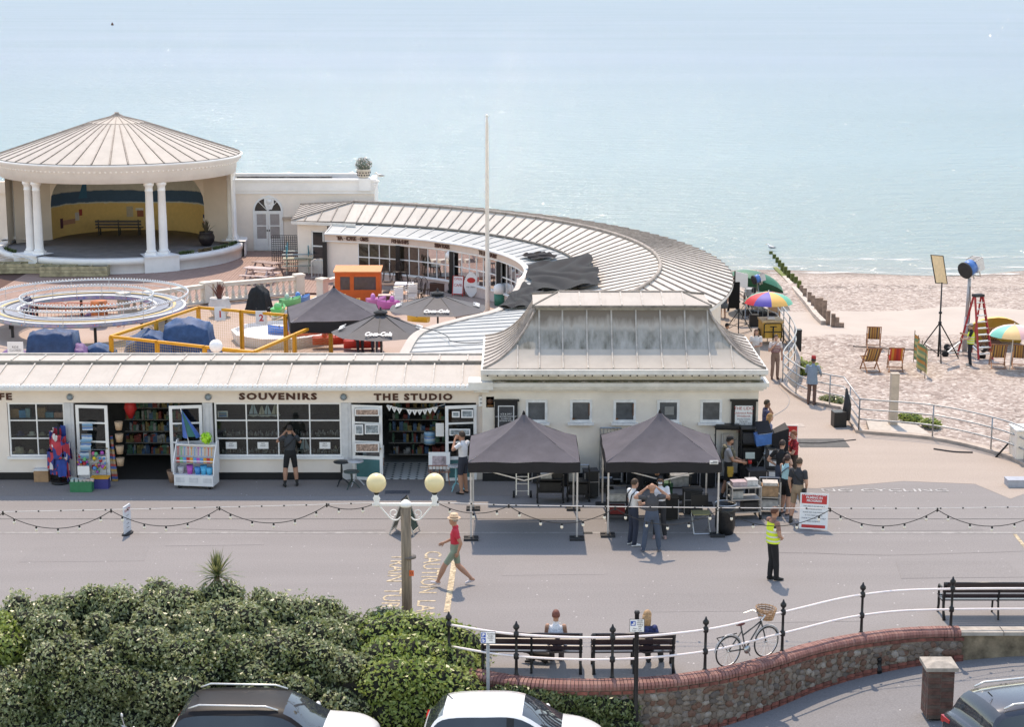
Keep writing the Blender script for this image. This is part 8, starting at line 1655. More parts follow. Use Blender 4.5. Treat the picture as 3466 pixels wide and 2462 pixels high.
for p0,p1 in(((-.53,0,.34),(-.05,0,.30)),((-.53,0,.34),(-.17,0,.72)),((-.05,0,.30),(-.20,0,.86)),((-.05,0,.30),(.36,0,.80)),((-.14,0,.62),(.37,0,.84)),((.34,0,.92),(.53,0,.34))):b.tube([p0,p1],.017,6)
part('frame',b,BK,t);b=MB();b.tube([(-.53+.37*math.cos(a),0,.34+.37*math.sin(a))for a in np.linspace(.2,3.0,12)],.02,5);part('rear_mudguard',b,mat((.4,.4,.42),.4),t);b=MB();b.tube([(.53+.37*math.cos(a),0,.34+.37*math.sin(a))for a in np.linspace(.3,2.6,10)],.02,5);part('front_mudguard',b,mat((.4,.4,.42),.4),t)
b=MB();b.ball((-.22,0,.90),.1,8,1.3,.8,.45);part('saddle',b,mat((.12,.03,.03),.6),t);b=MB();b.tube([(.12,-.28,.98),(.3,-.2,1.04),(.34,0,1.0),(.3,.2,1.04),(.12,.28,.98)],.014,5);part('handlebar',b,STEEL,t)
b=MB();b.tube([(-.85,0,.70),(-.3,0,.70)],.012,4);b.tube([(-.85,0,.70),(-.55,0,.36)],.01,4);part('luggage_rack',b,BLACK,t);b=MB();b.lathe([(.09,.0),(.09,.012)],n=12);b.xf(Matrix.Translation((-.05,-.05,.30))@Matrix.Rotation(math.pi/2,4,'X'));b.bar((-.05,-.06,.30),(.03,-.06,.15),.02);b.bar((-.05,.06,.30),(-.13,.06,.45),.02);part('crankset',b,STEEL,t)
bk=thing('wicker_basket','brown wicker basket on the bicycle handlebars','basket',tuple((a_+c_)/2+Vector((0,.12,.02))+d.normalized()*.5+Vector((0,0,.88))),math.atan2(d.y,d.x));WK=mat((.36,.22,.13),.8,.25,20)
for k in range(6):r_=.13+.012*k;b=MB();b.tube([(r_*math.cos(a),r_*1.3*math.sin(a),.045*k)for a in np.linspace(0,6.283,17)[:-1]],.016,4,True);part('weave_ring',b,WK,bk)
for k in range(16):a=6.283*k/16;b=MB();b.tube([(.13*math.cos(a),.17*math.sin(a),0),(.195*math.cos(a),.25*math.sin(a),.25)],.008,4);part('stake',b,WK,bk)
b=MB();b.lathe([(.001,0),(.14,.005)],n=14,sy=1.3);part('bottom',b,WK,bk)
# goods outside and inside the shops
s1=lambda x,y:(x/2.8575,1250+y/2.8575)
s2=lambda x,y:(700+x/2.406,1250+y/2.406)
s4=lambda x,y:(2000+x/2.32,1300+y/2.32)
COLS=[(.60,.04,.04),(.70,.32,.03),(.72,.55,.04),(.10,.30,.62),(.12,.45,.18),(.50,.10,.45),(.65,.12,.28),(.05,.35,.55)]
def wcol(k,**kw):return mat(COLS[k%8],.45,.1,**kw)
def onY(sx,sy,Y):p=q(sx,sy,Y);return p
def _jack():
 w=W('union_flag');n=w.vor(8,w.map((1,1,.7)),1);k=w.sep(0,n);w.col(w.ramp(k,(0.0,(.02,.035,.17)),(0.4,(.03,.05,.22)),(0.42,(.62,.60,.60)),(0.55,(.66,.64,.63)),(0.57,(.42,.03,.05)),(1,(.48,.04,.06))));return w.set(Roughness=.75)
JACK=_jack();SALT=mat((.03,.07,.32),.75,.1)
p=g(*s1(590,1105));t=thing('flag_rack','tall rack crowded with union and saltire flags','flag rack',tuple(p));b=MB();b.tube([(0,0,0),(0,0,1.75)],.03,6);b.lathe([(.28,.02),(.28,.06)],n=10);part('stand',b,BLACK,t)
for k in range(22):
 a=k*2.4;z=.55+1.2*((k*7)%22)/22;r_=.17+.06*(k%3);c=Vector((r_*math.cos(a),r_*math.sin(a),z));tn=Vector((-math.sin(a),math.cos(a),0));ou=Vector((math.cos(a),math.sin(a),0));rows=[[c+tn*(u*.16*(1-.3*v))+ou*(.03*math.sin(5*u+k)+.05*v)-Vector((0,0,.5*v))for u in(-1,-.5,0,.5,1)]for v in(0,.35,.7,1)];b=MB();b.grid(rows,True);part('flag',b,SALT if k%7==3 else JACK,t)
p=g(*s1(400,1095));crate('cardboard_box','open cardboard box beneath the hat window',Vector((p.x,p.y+.15,0)),.42,.3,.34,CARD,lid=PAPER)
def prints(w_name,k):
 w=W(w_name);z=w.sep(2);n=w.noise(9,4);f=w.math('ADD',w.math('FRACT',w.math('MULTIPLY',z,4.2)),w.math('MULTIPLY',n,.3));w.col(w.ramp(f,(0.1,(.35,.28,.17)),(0.35,(.10,.25,.42)),(0.6,(.25,.45,.62)),(0.85,(.55,.62,.68)),(1.0,(.08,.2,.45))));return w.set(Roughness=.4)
PRT=prints('seaside_print',1)
for k,(x,y)in enumerate(((845,560),(840,660),(830,715),(828,770),(822,840))):p=onY(*s1(x,y),YF-.34);b=MB();b.rbox((p.x,p.y,p.z),.30,.015,.20,0,R(8));tag(part('hanging_print',b,PRT),'blue seaside print hanging on the open shop door, %s down'%('first','second','third','fourth','fifth')[k],'print','seaside prints on the shop door')
def toy_bin(label,sx,sy,w_,h,seed,frame=STEEL):
 p=g(*s1(sx,sy));t=thing('toy_bin',label,'display bin',tuple(p));b=MB()
 for x in(-w_/2,w_/2):
  for y in(-.15,.15):b.bar((x,y,0),(x,y,h),.02)
 for z in np.linspace(.25,h,6):b.tube([(-w_/2,-.15,z),(w_/2,-.15,z),(w_/2,.15,z),(-w_/2,.15,z)],.006,4,True)
 part('wire_frame',b,frame,t);r=random.Random(seed)
 for k in range(26):b=MB();b.ball((r.uniform(-w_/2+.05,w_/2-.05),r.uniform(-.12,.05),r.uniform(.3,h-.12)),r.uniform(.04,.075),6);part('toy',b,wcol(r.randrange(8)),t)
 return t
toy_bin('wire bin of bright plastic toys with a price card by the shop door',820,1090,.42,.95,3);toy_bin('tall mesh bin of orange and red beach toys',975,1090,.44,1.0,4)
p=onY(*s1(823,965),YF-.95);b=MB();b.box(p.x-.17,p.x+.17,p.y-.2,p.y-.19,p.z-.13,p.z+.13);tag(part('price_card',b,PAPER),'white framed price card on the first toy bin','card')
p=g(*s1(795,1180));t=crate('green_crate','low green crate of packets before the toy bins',p,.62,.3,.26,mat((.03,.20,.09),.5));p=g(*s1(975,1150));crate('blue_crate','dark blue crate with a yellow rim under the toy bin',p,.5,.28,.3,mat((.05,.05,.22),.5),lid=YELLOW)
for k in range(6):b=MB();b.rbox((-.25+.1*k,-.02,.33),.08,.2,.08,.3*k);part('packet',b,mat((.35+.05*k,.45,.42),.5),t)
for k,(x,x2)in enumerate(((1020,1100),(1045,1115),(1085,1130))):p=g(*s1(x2,1085));b=MB();h=.95+.35*(k==2);b.tube([(p.x,p.y,0),(p.x-.16,p.y+.25,h)],.045,8);tag(part('rolled_windbreak',b,stripem([(.55,.35,.12),(.08,.15,.4),(.5,.1,.08),(.45,.35,.25)],14,2)),'rolled striped windbreak leaning at the doorway, %s one'%('shortest','middle','tallest')[k],'windbreak','rolled windbreaks at the shop door')
p=onY(*s1(1155,700),YF-.1);t=thing('hanging_baskets','column of four tan woven baskets hanging in the doorway','basket',(p.x,p.y,.45))
for k in range(4):b=MB();b.lathe([(.09,.0),(.125,.24),(.115,.24)],(0,0,.36*k),10);part('basket',b,mat((.50,.34,.22),.8,.2,25),t)
p=g(*s1(1905,1140));t=thing('spade_trolley','white wooden trolley of spades, buckets and price labels','display trolley',tuple(p),R(-8));WT=mat((.74,.73,.74),.5,.05)
b=MB();b.box(-.58,.58,-.28,.28,.1,.42);part('tray',b,WT,t)
for s in(-1,1):b=MB();b.extr([(s*.58,-.28,.42),(s*.58,.28,.42),(s*.58,.28,1.35),(s*.58,.12,1.35),(s*.58,-.28,.75)],(.03*s,0,0));part('side_panel',b,WT,t)
b=MB();b.box(-.58,.58,.25,.28,.42,1.25);b.box(-.58,.58,.0,.26,1.22,1.26);b.box(-.58,.58,-.12,.25,.78,.81);part('back_panel',b,WT,t)
for x in(-.4,0,.4):b=MB();b.box(x-.13,x+.13,-.286,-.281,.2,.34);part('price_label',b,mat((.6,.6,.62),.6),t)
for k in range(11):
 x=-.5+.1*k;b=MB();b.tube([(x,-.06,1.18),(x,-.08,.95)],.012,5);b.rbox((x,-.1,.82),.09,.02,.15,0,.1);b.tube([(x-.035,-.06,1.18),(x+.035,-.06,1.18)],.012,4);part('spade',b,wcol((0,4,3,0,1,3,5,3,1,0,1)[k]),t)
for k,x in enumerate((-.42,-.15,.08,.26,.43)):b=MB();b.lathe([(.075,.42),(.1,.62+.06*(k%2)),(.085,.62)],(x,-.12,0),10);part('bucket',b,mat(((.5,.5,.52),(.5,.1,.45),(.05,.25,.55),(.06,.42,.68),(.06,.42,.68))[k],.4),t)
for sx in(-.45,.45):b=MB();b.lathe([(.05,-.02),(.05,.02)],n=8);b.xf(Matrix.Translation((sx,-.2,.05))@Matrix.Rotation(math.pi/2,4,'X'));part('castor',b,BLACK,t)
p=onY(*s1(1860,700),p.y);t=thing('folded_parasol','half-closed blue and green parasol tilted above the spade trolley','parasol',(p.x,p.y+.1,0),0);zz=p.z;b=MB();b.tube([(.05,0,.4),(-.32,0,zz+.95)],.015,5);part('pole',b,WHITE,t)
for k in range(7):a=6.283*k/7;rows=[[Vector((-.30,0,zz+.92)).lerp(Vector((-.03+.26*math.cos(aa),.26*math.sin(aa),zz+.12+.05*(k%2))),v)for aa in(a,a+.45,a+.85)]for v in(0,.5,1)];b=MB();b.grid(rows,True);part('fold',b,mat(((.05,.13,.42),(.02,.12,.10))[k%2 if k>3 else 0],.5,.15),t)
p=onY(*s1(1995,665),p.y);b=MB();leafball(b,(p.x,p.y,p.z),.16,.14,.16,160,.07,.5);tag(part('lime_net',b,mat((.42,.75,.05),.6)),'lime green fishing net bundle on the spade trolley','net')
p=g(*s1(1680,1095));b=MB();b.lathe([(.12,0),(.2,.36),(.18,.36),(.11,.03)],tuple(p),12);tag(part('wicker_basket',b,mat((.30,.18,.12),.8,.25,25)),'brown wicker basket on the ground beside the spade trolley','basket')
HATC=mat((.58,.50,.40),.8,.15,20);YD=YF+.34
def sit(sx,sy):p=q(sx,sy,YD);zs=[ZB+.03+(ZT-ZB)*j/3 for j in range(3)];z=min(zs,key=lambda a:abs(a-p.z));return Vector((p.x,YD,z))
for k,(x,y,s_,m)in enumerate(((190,820,1.5,HATC),(305,820,.8,HATC),(415,820,.9,HATC),(310,630,.9,WHITE_D),(495,585,.8,WHITE_D),(200,600,1.0,mat((.05,.06,.14),.7)),(410,640,.7,HATC))):p=sit(*s1(x,y));b=MB();b.lathe([(.15*s_,.0),(.15*s_,.01),(.09*s_,.02),(.085*s_,.1*s_),(.001,.12*s_)],tuple(p),12);tag(part('hat',b,m),'sun hat in the shop window, %s'%('large cream one lowest','small cream one lowest row','brimmed straw one lowest row','white cap in the middle row','white peaked one middle row','navy one middle row','small straw one behind the flag rack')[k],'hat','hats in the window')
for k,(x,y,w_,h_,c)in enumerate(((140,400,.3,.26,(.34,.2,.11)),(225,405,.2,.22,(.08,.32,.62)),(275,400,.13,.28,(.2,.35,.42)),(400,390,.28,.3,(.34,.2,.11)),(480,410,.25,.16,(.1,.3,.42)),(580,410,.3,.15,(.5,.28,.22)))):p=sit(*s1(x,y));b=MB();b.box(p.x-w_/2,p.x+w_/2,YD-.1,YD+.1,p.z,p.z+h_);tag(part('boxed_toy',b,mat(c,.6,.25,9)),'carton on the top shelf of the hat window, %s from the left'%('first','second','third','fourth','fifth','sixth')[k],'box','cartons in the hat window')
for k,(x,y,s_)in enumerate(((380,400,1.),(450,400,.8),(495,395,.9),(560,400,.95),(798,690,1.15),(1050,690,.5))):
 p=sit(*s2(x,y));t=thing('model_boat','model sailing boat in the souvenir window, %s'%('tall blue-sailed one on top shelf','tan-sailed one on top shelf','bare-masted one on top shelf','white-sailed one at the pane edge','largest one beside the filming man','tiny one in the last pane')[k],'model boat',tuple(p),0,'model boats in the window',s_);b=MB();b.tube([(-.16,0,.05),(0,0,.04),(.16,0,.06)],[.01,.04,.01],6);part('hull',b,PAPER,t);b=MB();b.tube([(0,0,.05),(0,0,.46)],.005,4);part('mast',b,WOODD,t)
 for s in(-1,1):b=MB();b.extr([(s*.01,0,.09),(s*.13,0,.09),(s*.01,0,.44)],(0,.004,0));part('sail',b,mat(((.5,.6,.7),(.6,.55,.45))[k%2],.7),t)
r=random.Random(5)
for row in range(2):
 b=MB()
 for k in range(110):x=xf(745)+(xf(1145)-xf(745))*r.random();h=r.uniform(.06,.15);b.lathe([(.02,0),(.024,h*.6),(.01,h),(.001,h)],(x,YF+r.uniform(.16,.5),ZB+.03+(ZT-ZB)*row/3),6)
 SP('souvenir_bottles',b,mat((.36,.35,.36),.3,.7,9),shop)['kind']='stuff'
for k,x in enumerate((200,458,962)):p=q(*s2(x,622),YF+.02);b=MB();b.box(p.x-.16,p.x+.16,YF+.012,YF+.018,p.z-.10,p.z+.10);o=tag(part('window_card',b,PAPER),'white price card in the lowest souvenir panes, %s'%('first pane','second pane','last pane')[k],'card','cards in the souvenir window');TP(o,text('GIFT\nSHOP',.06,(p.x,YF+.009,p.z+.02),INK,ext=.0005))
def picture(label,sx,sy,w_,h_,Y,m,fr=PAPER):p=q(sx,sy,Y);t=thing('framed_picture',label,'picture',(p.x,Y,p.z),0,'pictures round the studio');b=MB();b.box(-w_/2,w_/2,0,.02,-h_/2,h_/2);part('frame',b,fr,t);b=MB();b.box(-w_/2+.035,w_/2-.035,-.006,-.001,-h_/2+.035,h_/2-.035);part('image',b,m,t)
SEA_P=mat((.30,.34,.36),.6,.6,8);CR=mat((.36,.25,.20),.6,.9,14)
for l,x,y,w_,h_,m in(('framed boat print in the first souvenir pane',130,372,.3,.22,PRT),('colourful collage on the open studio door',1305,352,.7,.22,CR),('small framed print on the studio door',1240,495,.24,.3,SEA_P),('wide framed seascape on the studio door',1345,490,.42,.3,SEA_P),('mixed prints low on the studio door',1305,640,.7,.28,CR),('framed line drawing on the far studio leaf',2028,370,.22,.18,SEA_P),('framed whale print on the far studio leaf',2120,365,.34,.24,SEA_P),('row of tiny frames on the far studio leaf',2060,515,.6,.2,SEA_P)):picture(l,*s2(x,y),w_,h_,YF-.30 if x>1100 else YF+.3,m)
for l,x,y in(('easel with a framed pier print left of the studio door',1360,870),('easel with a pink print right of the studio door',1895,930)):
 p=g(*s2(x,y));t=thing('easel',l,'easel',tuple(p));b=MB()
 for q0,q1 in(((-.3,-.2,0),(-.22,.05,.62)),((.3,-.2,0),(.22,.05,.62)),((0,.35,0),(0,.05,.6)),((-.32,-.12,.36),(.32,-.12,.36)),((-.32,-.13,.56),(.32,-.13,.56))):b.bar(q0,q1,.025)
 for k in range(7):b.bar((-.3+.1*k,-.13,.36),(-.3+.1*k,-.13,.56),.014)
 part('stand',b,mat((.30,.13,.08),.6),t);b=MB();b.rbox((0,-.02,.68),.62,.03,.5,0,R(-12));part('print_mount',b,PAPER,t);b=MB();b.rbox((0,-.042,.68),.4,.006,.28,0,R(-12));part('print',b,mat((.45,.36,.38),.6,.5,6),t)
for l,x,y,c,h in(('black round pedestal table left of the studio',1100,945,(.02,.02,.02),.68),('pale round pedestal table left of the studio',1215,945,(.5,.5,.52),.7),('low dark mosaic pedestal table by the studio',1180,970,(.05,.07,.06),.48),('turquoise pedestal table by the gazebo leg',2030,985,(.22,.48,.52),.7)):
 p=g(*s2(x,y));t=thing('pedestal_table',l,'table',tuple(p),0,'pedestal tables outside the studio');m=mat(c,.4,.15);b=MB();b.lathe([(.23,h),(.235,h+.02),(.001,h+.025)],n=18);part('top',b,m if h<.7 or c[0]>.3 and c[2]<.53 else mat((.45,.45,.45),.3,.6,12),t);b=MB();b.lathe([(.03,.18),(.02,.3),(.035,.42),(.02,h)],n=8);part('stem',b,m,t)
 for k in range(3):a=2.1*k;b=MB();b.tube([(0,0,.22),(.13*math.cos(a),.13*math.sin(a),.13),(.24*math.cos(a),.24*math.sin(a),.0)],.018,5);part('leg',b,m,t)
p0,p1=q(*s2(1465,290),YF-.02),q(*s2(1940,285),YF-.02);t=thing('bunting','white lettered bunting across the studio doorway','bunting',tuple(p0))
for k,ch_ in enumerate('THE STUDIO'):
 u=(k+.5)/11.5;c=(p1-p0)*u-Vector((0,0,4*.16*u*(1-u)))
 if ch_!=' ':b=MB();b.extr([c+Vector((-.09,0,0)),c+Vector((.09,0,0)),c+Vector((0,0,-.17))],(0,.004,0));part('pennant',b,PAPER,t);text(ch_,.08,c+Vector((0,-.004,-.055)),INK,t,ext=.0005)
b=MB();b.tube([(p1-p0)*u-Vector((0,0,.64*u*(1-u)))for u in np.linspace(0,1,12)],.006,4);part('cord',b,PAPER,t)
p=q(*s2(1815,560),YF+.5);b=MB();b.lathe([(.17,-.18),(.17,.18)],tuple(p),14);tag(part('drum_lampshade',b,PRT),'seaside drum lampshade inside the studio doorway','lampshade');p=q(*s2(1898,495),YF-.02);b=MB();b.box(p.x-.12,p.x+.12,p.y,p.y+.01,p.z-.2,p.z+.2);tag(part('clipboard',b,PAPER),'white clipboard sheet hanging in the studio doorway','clipboard')
for a_,c_,Yb,n,l in((375,575,YF+1.9,260,'dim shelves of bright stock inside the shop doorway'),(1300,1500,YF+1.9,130,'dim display of craft goods inside the studio')):
 t=thing('stock_shelves',l,'shelves',(xf((a_+c_)/2),Yb,0));w_=xf(c_)-xf(a_)
 for k in range(6):b=MB();b.box(-w_/2,w_/2,0,.35,.25+.36*k,.28+.36*k);part('shelf',b,SHELF,t)
 for m_ in range(5):
  b=MB()
  for k in range(n//5):x=r.uniform(-w_/2,w_/2-.1);z=.28+.36*r.randrange(6);b.box(x,x+r.uniform(.05,.14),.02+.05*r.random(),.3,z,z+r.uniform(.08,.28))
  part('goods',b,mat([x*.5 for x in((.5,.5,.5),(.45,.08,.06),(.08,.2,.4),(.4,.3,.1),(.12,.3,.2))[m_]],.6,.5,10),t)['kind']='stuff'
p=q(*s1(1260,380),YF+.8);b=MB();b.tube([(p.x,p.y,p.z+.3),(p.x,p.y,p.z),(p.x,p.y,p.z-.3)],[.13,.2,.06],8);tag(part('red_kayak',b,RED),'red bodyboard hanging high inside the shop doorway','bodyboard')
# signs on the promenade
p=g(1370,1805);a_board('pavement_sign','black framed A-board with a green arrow behind the lamp post',p,R(75),.5,.95,mat((.03,.06,.05),.5,.3,9),m=mat((.5,.45,.4),.6),lean=.36)
p=g(432,1808);t=thing('slim_sign','slim white upright pavement sign on a dark oval foot','sign',tuple(p),R(78));b=MB();b.lathe([(.26,0),(.2,.05),(.001,.06)],n=14,sy=.5);part('foot',b,BLACKM,t);b=MB();b.box(-.2,.2,-.02,.02,.05,.78);part('panel',b,mat((.6,.62,.66),.4),t);text('OPEN',.13,(0,-.024,.66),RED,t,ext=.001);[text('—',.16,(0,-.024,.52-.11*k),INK,t,ext=.001)for k in range(4)]
p=g(*s4(1745,1150));t=thing('filming_notice','large white notice reading PUBLIC NOTICE FILMING IN PROGRESS','notice',tuple(p),R(-14));t.rotation_euler=(R(-12),0,R(-12));b=MB();b.box(-.37,.37,-.02,.0,.02,.98);part('board',b,PAPER,t)
b=MB();b.box(-.33,.33,-.026,-.021,.70,.94);b.box(-.31,.31,-.026,-.021,.06,.14);part('red_panel',b,RED,t);text('PUBLIC NOTICE\nFILMING IN\nPROGRESS',.085,(0,-.03,.86),PAPER,t,ext=.001,bold=.002)
for k,s in enumerate(('THIS AREA IS IN USE FOR A','FILM PRODUCTION','PLEASE ASK OUR MARSHAL','IF YOU NEED ACCESS','THANK YOU FOR YOUR HELP','AND PATIENCE')):text(s,.047,(0,-.024,.63-.08*k),INK,t,ext=.001)
b=MB();b.box(-.2,.2,.05,.35,0,.1);part('sandbag',b,BLACK,t)
p=g(*s4(1560,640));zt=q(*s4(1530,325),p.y).z;t=thing('red_zone_sign','red RED ZONE sign board on a stand beside the softbox','sign',tuple(p),R(-6));b=MB();b.box(-.21,.21,-.02,0,zt-.85,zt);part('board',b,PAPER,t);b=MB();b.box(-.19,.19,-.026,-.021,zt-.83,zt-.02);part('red_face',b,RED,t);text('RED\nZONE',.17,(0,-.03,zt-.36),PAPER,t,ext=.001);text('2',.2,(-.02,-.03,zt-.7),BLUE,t,ext=.001);b=MB();b.tube([(0,.02,0),(0,.02,zt-.5)],.02,5);part('stand',b,BLACK,t)
# crew equipment
def cart(name,label,sx,sy,w_,d_,h,shelves,items,m=BLACK,rz=0.0,wheel=.07,cage=0):
 p=g(sx,sy);t=thing(name,label,'equipment cart',tuple(p),rz,'wheeled crew carts');p=Vector((p.x,p.y+d_/2,0));t.location=p
 for x in(-w_/2,w_/2):
  for y in(-d_/2,d_/2):b=MB();b.bar((x,y,wheel),(x,y,h),.035);part('upright',b,m,t);b=MB();b.lathe([(wheel,-.025),(wheel,.025)],n=10);b.xf(Matrix.Translation((x,y,wheel))@Matrix.Rotation(math.pi/2,4,'Y'));part('wheel',b,TYRE,t)
 for z in shelves:b=MB();b.box(-w_/2,w_/2,-d_/2,d_/2,z,z+.03);part('shelf',b,m,t)
 if cage:
  for k in range(cage+1):x=-w_/2+w_*k/cage;b=MB();b.tube([(x,d_/2,wheel),(x,d_/2,h)],.008,4);part('cage_bar',b,m,t)
  for z in np.linspace(wheel*2,h,6):b=MB();b.tube([(-w_/2,-d_/2,z),(-w_/2,d_/2,z),(w_/2,d_/2,z),(w_/2,-d_/2,z)],.008,4);part('cage_rail',b,m,t)
 b=MB();b.tube([(-w_/2,d_/2,h),(w_/2,d_/2,h)],.02,5);part('handle',b,STEEL,t)
 for nm,(x,y,z),(a,c,e),col,l in items:o=thing(nm,l,nm.split('_')[-1],tuple(p+Vector((x,y,z))));o.rotation_euler=(0,0,rz);bb=MB();bb.box(-a/2,a/2,-c/2,c/2,0,e*.82);part('body',bb,mat(col,.5,.25,9),o);bb=MB();bb.box(-a/2-.006,a/2+.006,-c/2-.006,c/2+.006,e*.82,e);part('lid',bb,mat([x_*.8 for x_ in col],.5,.2),o)
 return t
K1=(.02,.02,.022);K2=(.28,.29,.31);K3=(.45,.44,.43)
cart('equipment_rack','tall black equipment rack with grey drawers behind the first gazebo',1965,1610,.72,.5,1.42,(.3,.75,1.4),[('drawer_case',(0,-.02,.80),(.6,.42,.25),K2,'grey drawer unit high in the tall black rack'),('drawer_case',(0,-.02,1.1),(.6,.42,.25),K2,'topmost grey drawer unit in the tall black rack'),('camera_rig',(-.05,0,1.43),(.25,.3,.22),K1,'black camera rig on top of the tall rack'),('kit_tray',(.22,0,1.43),(.25,.35,.06),(.3,.38,.36),'pale tray on top of the tall rack'),('dark_case',(0,0,.33),(.6,.4,.35),K1,'black case low in the tall rack')])
cart('camera_cart','folding cart of shiny kit under the first gazebo',1863,1705,.72,.5,.82,(.3,.66),[('kit_case',(-.12,0,.69),(.3,.35,.14),K3,'silver kit case on the shiny folding cart'),('kit_case',(.2,0,.69),(.28,.3,.2),K1,'black kit case on the shiny folding cart'),('dark_case',(0,0,.33),(.6,.4,.26),K1,'long black case under the shiny folding cart')])
t=thing('hand_truck','aluminium hand truck standing under the first gazebo','hand truck',tuple(g(1768,1690)))
for x in(-.17,.17):b=MB();b.bar((x,.1,.08),(x,.25,1.15),.03);part('side_rail',b,ALU,t);b=MB();b.lathe([(.1,-.03),(.1,.03)],n=12);b.xf(Matrix.Translation((x*1.4,.15,.1))@Matrix.Rotation(math.pi/2,4,'Y'));part('wheel',b,TYRE,t)
for k in range(5):b=MB();b.bar((-.17,.12+.025*k,.2+.2*k),(.17,.12+.025*k,.2+.2*k),.025);part('rung',b,ALU,t)
cart('sack_cart','grey panelled trolley beside the first gazebo front leg',1958,1700,.6,.45,.95,(.2,.55),[('grey_case',(-.15,0,.58),(.25,.35,.3),K2,'grey case on the panelled trolley'),('dark_case',(0,0,.23),(.5,.4,.28),K1,'black case on the lower shelf of the panelled trolley')])
cart('roll_cage','mesh roll cage with a red top rail between the gazebos',2068,1648,.6,.5,1.62,(.2,),[('blue_bag',(.05,0,.75),(.25,.2,.35),(.06,.14,.28),'blue bag hanging in the red-railed roll cage'),('dark_case',(0,0,.23),(.5,.4,.3),K1,'black case at the bottom of the red-railed roll cage')],GALV,0,.07,6)
cart('low_dolly','low black dolly loaded with poles between the gazebos',2030,1672,.75,.45,.35,(.15,),[('pole_case',(0,0,.18),(.7,.3,.14),K1,'long black pole case on the low dolly')])
cart('sound_cart','black cart with chrome hoop under the second gazebo',2090,1765,.55,.5,.85,(.15,.5),[('mixer_case',(0,0,.53),(.45,.38,.22),K3,'pale mixer case on the chrome-hooped cart'),('red_case',(0,-.05,.18),(.4,.3,.2),(.2,.02,.02),'dark red case in the chrome-hooped cart')])
cart('monitor_cart','black cart with a folded seat at the back of the second gazebo',2300,1720,.6,.5,.9,(.2,.55),[('grey_case',(0,0,.58),(.5,.4,.32),K2,'grey plastic case in the second gazebo'),('green_bag',(-.35,-.1,.2),(.3,.3,.5),(.03,.12,.06),'dark green bag hanging on the monitor cart')])
cart('prop_table','high cart of props and blue sheet under the second gazebo',2205,1660,.9,.5,.85,(.25,.82),[('blue_sheet',(-.2,0,.85),(.5,.4,.18),(.02,.1,.5),'bright blue folded sheet under the second gazebo'),('food_box',(.2,0,.85),(.3,.3,.1),(.5,.4,.3),'small pale food box on the prop cart'),('dark_case',(0,0,.28),(.7,.4,.4),K1,'black case under the prop cart')])
cart('roll_cage','black roll cage packed with pale poles right of the second gazebo',2460,1640,.72,.55,1.72,(.15,1.62),[('round_case',(0,0,1.66),(.65,.5,.08),K1,'flat black case on top of the pole cage')],BLACK,0,.07,5)
for k in range(8):p=g(2440+5*k,1640);b=MB();b.tube([(p.x,p.y+.18,.2),(p.x+.05,p.y+.2,1.45)],.022,5);tag(part('pale_pole',b,ALU),'pale metal pole standing in the black roll cage, %s from the gazebo'%('first','second','third','fourth','fifth','sixth','seventh','last')[k],'pole','poles in the roll cage')
cart('equipment_rack','tall black shelving rack under THE LIDO notice',2545,1648,.68,.55,1.72,(.2,.75,1.25,1.68),[('dark_case',(0,0,.23),(.6,.45,.4),K1,'black case lowest in the rack under the notice'),('dark_case',(0,0,.78),(.55,.45,.35),K1,'black case midway in the rack under the notice'),('dark_case',(-.1,0,1.28),(.35,.45,.3),(.06,.06,.065),'charcoal case high in the rack under the notice')])
for k in range(4):p=g(2622,1668);t=thing('drawer_box','black drawer box with a white label, %s in the stack by the softbox'%('lowest','second up','third up','topmost')[k],'drawer box',(p.x,p.y+.25,.08+.31*k),R(-5),'labelled drawer boxes');b=MB();b.box(-.26,.26,-.25,.25,0,.29);part('box',b,DARKM,t);b=MB();b.box(-.16,.12,-.258,-.252,.08,.22);part('label',b,PAPER,t);b=MB();b.bar((-.2,-.26,.25),(.2,-.26,.25),.02);part('handle',b,STEEL,t)
cart('prop_trolley','busy trolley of white bottles and pink bags in front of the rack',2520,1762,.8,.55,.92,(.2,.55,.88),[('pink_bag',(-.15,0,.91),(.4,.3,.12),(.55,.42,.45),'pale pink bag on the busy trolley'),('white_bag',(.2,.05,.91),(.3,.3,.16),(.62,.6,.6),'white bag on the busy trolley'),('paper_box',(-.2,0,.58),(.3,.3,.2),K3,'pale box on the middle shelf of the busy trolley'),('dark_case',(.15,0,.23),(.4,.4,.25),K1,'black case on the lowest shelf of the busy trolley')],STEEL,R(8))
cart('box_trolley','silver trolley carrying cardboard boxes beside the notice',2608,1748,.55,.5,.95,(.15,.5),[('card_box',(0,0,.53),(.45,.4,.3),(.42,.26,.15),'brown cardboard box on the silver trolley'),('paper_stack',(0,0,.83),(.4,.35,.08),(.65,.6,.55),'stack of papers above the cardboard box'),('white_case',(0,0,.18),(.45,.38,.26),K3,'white slatted case low on the silver trolley')],STEEL,R(-6))
p=g(*s4(1240,900));t=thing('monitor_stand','small pale monitor on a red and black pole by the trolley','monitor',tuple(p));b=MB();b.tube([(0,0,.1),(0,0,1.15)],.05,6);part('pole',b,BLACK,t);b=MB();b.tube([(0,0,1.02),(0,0,1.12)],.06,6);part('red_collar',b,RED,t);b=MB();b.rbox((0,-.02,1.25),.26,.04,.18,0,R(-20));part('screen',b,mat((.36,.40,.36),.3),t)
p=g(*s4(1400,830));p.x-=.15;hS=q(*s4(1400,440),p.y).z;t=thing('softbox_light','blue film light with a black softbox hood on a stand','film light',tuple(p),R(0));tripod(t,hS,.6,STEEL,.8,.022);b=MB();b.rbox((-.05,0,hS+.05),.5,.4,.32,0,0,R(-10));part('lamp_body',b,mat((.05,.16,.42),.4,.2),t)
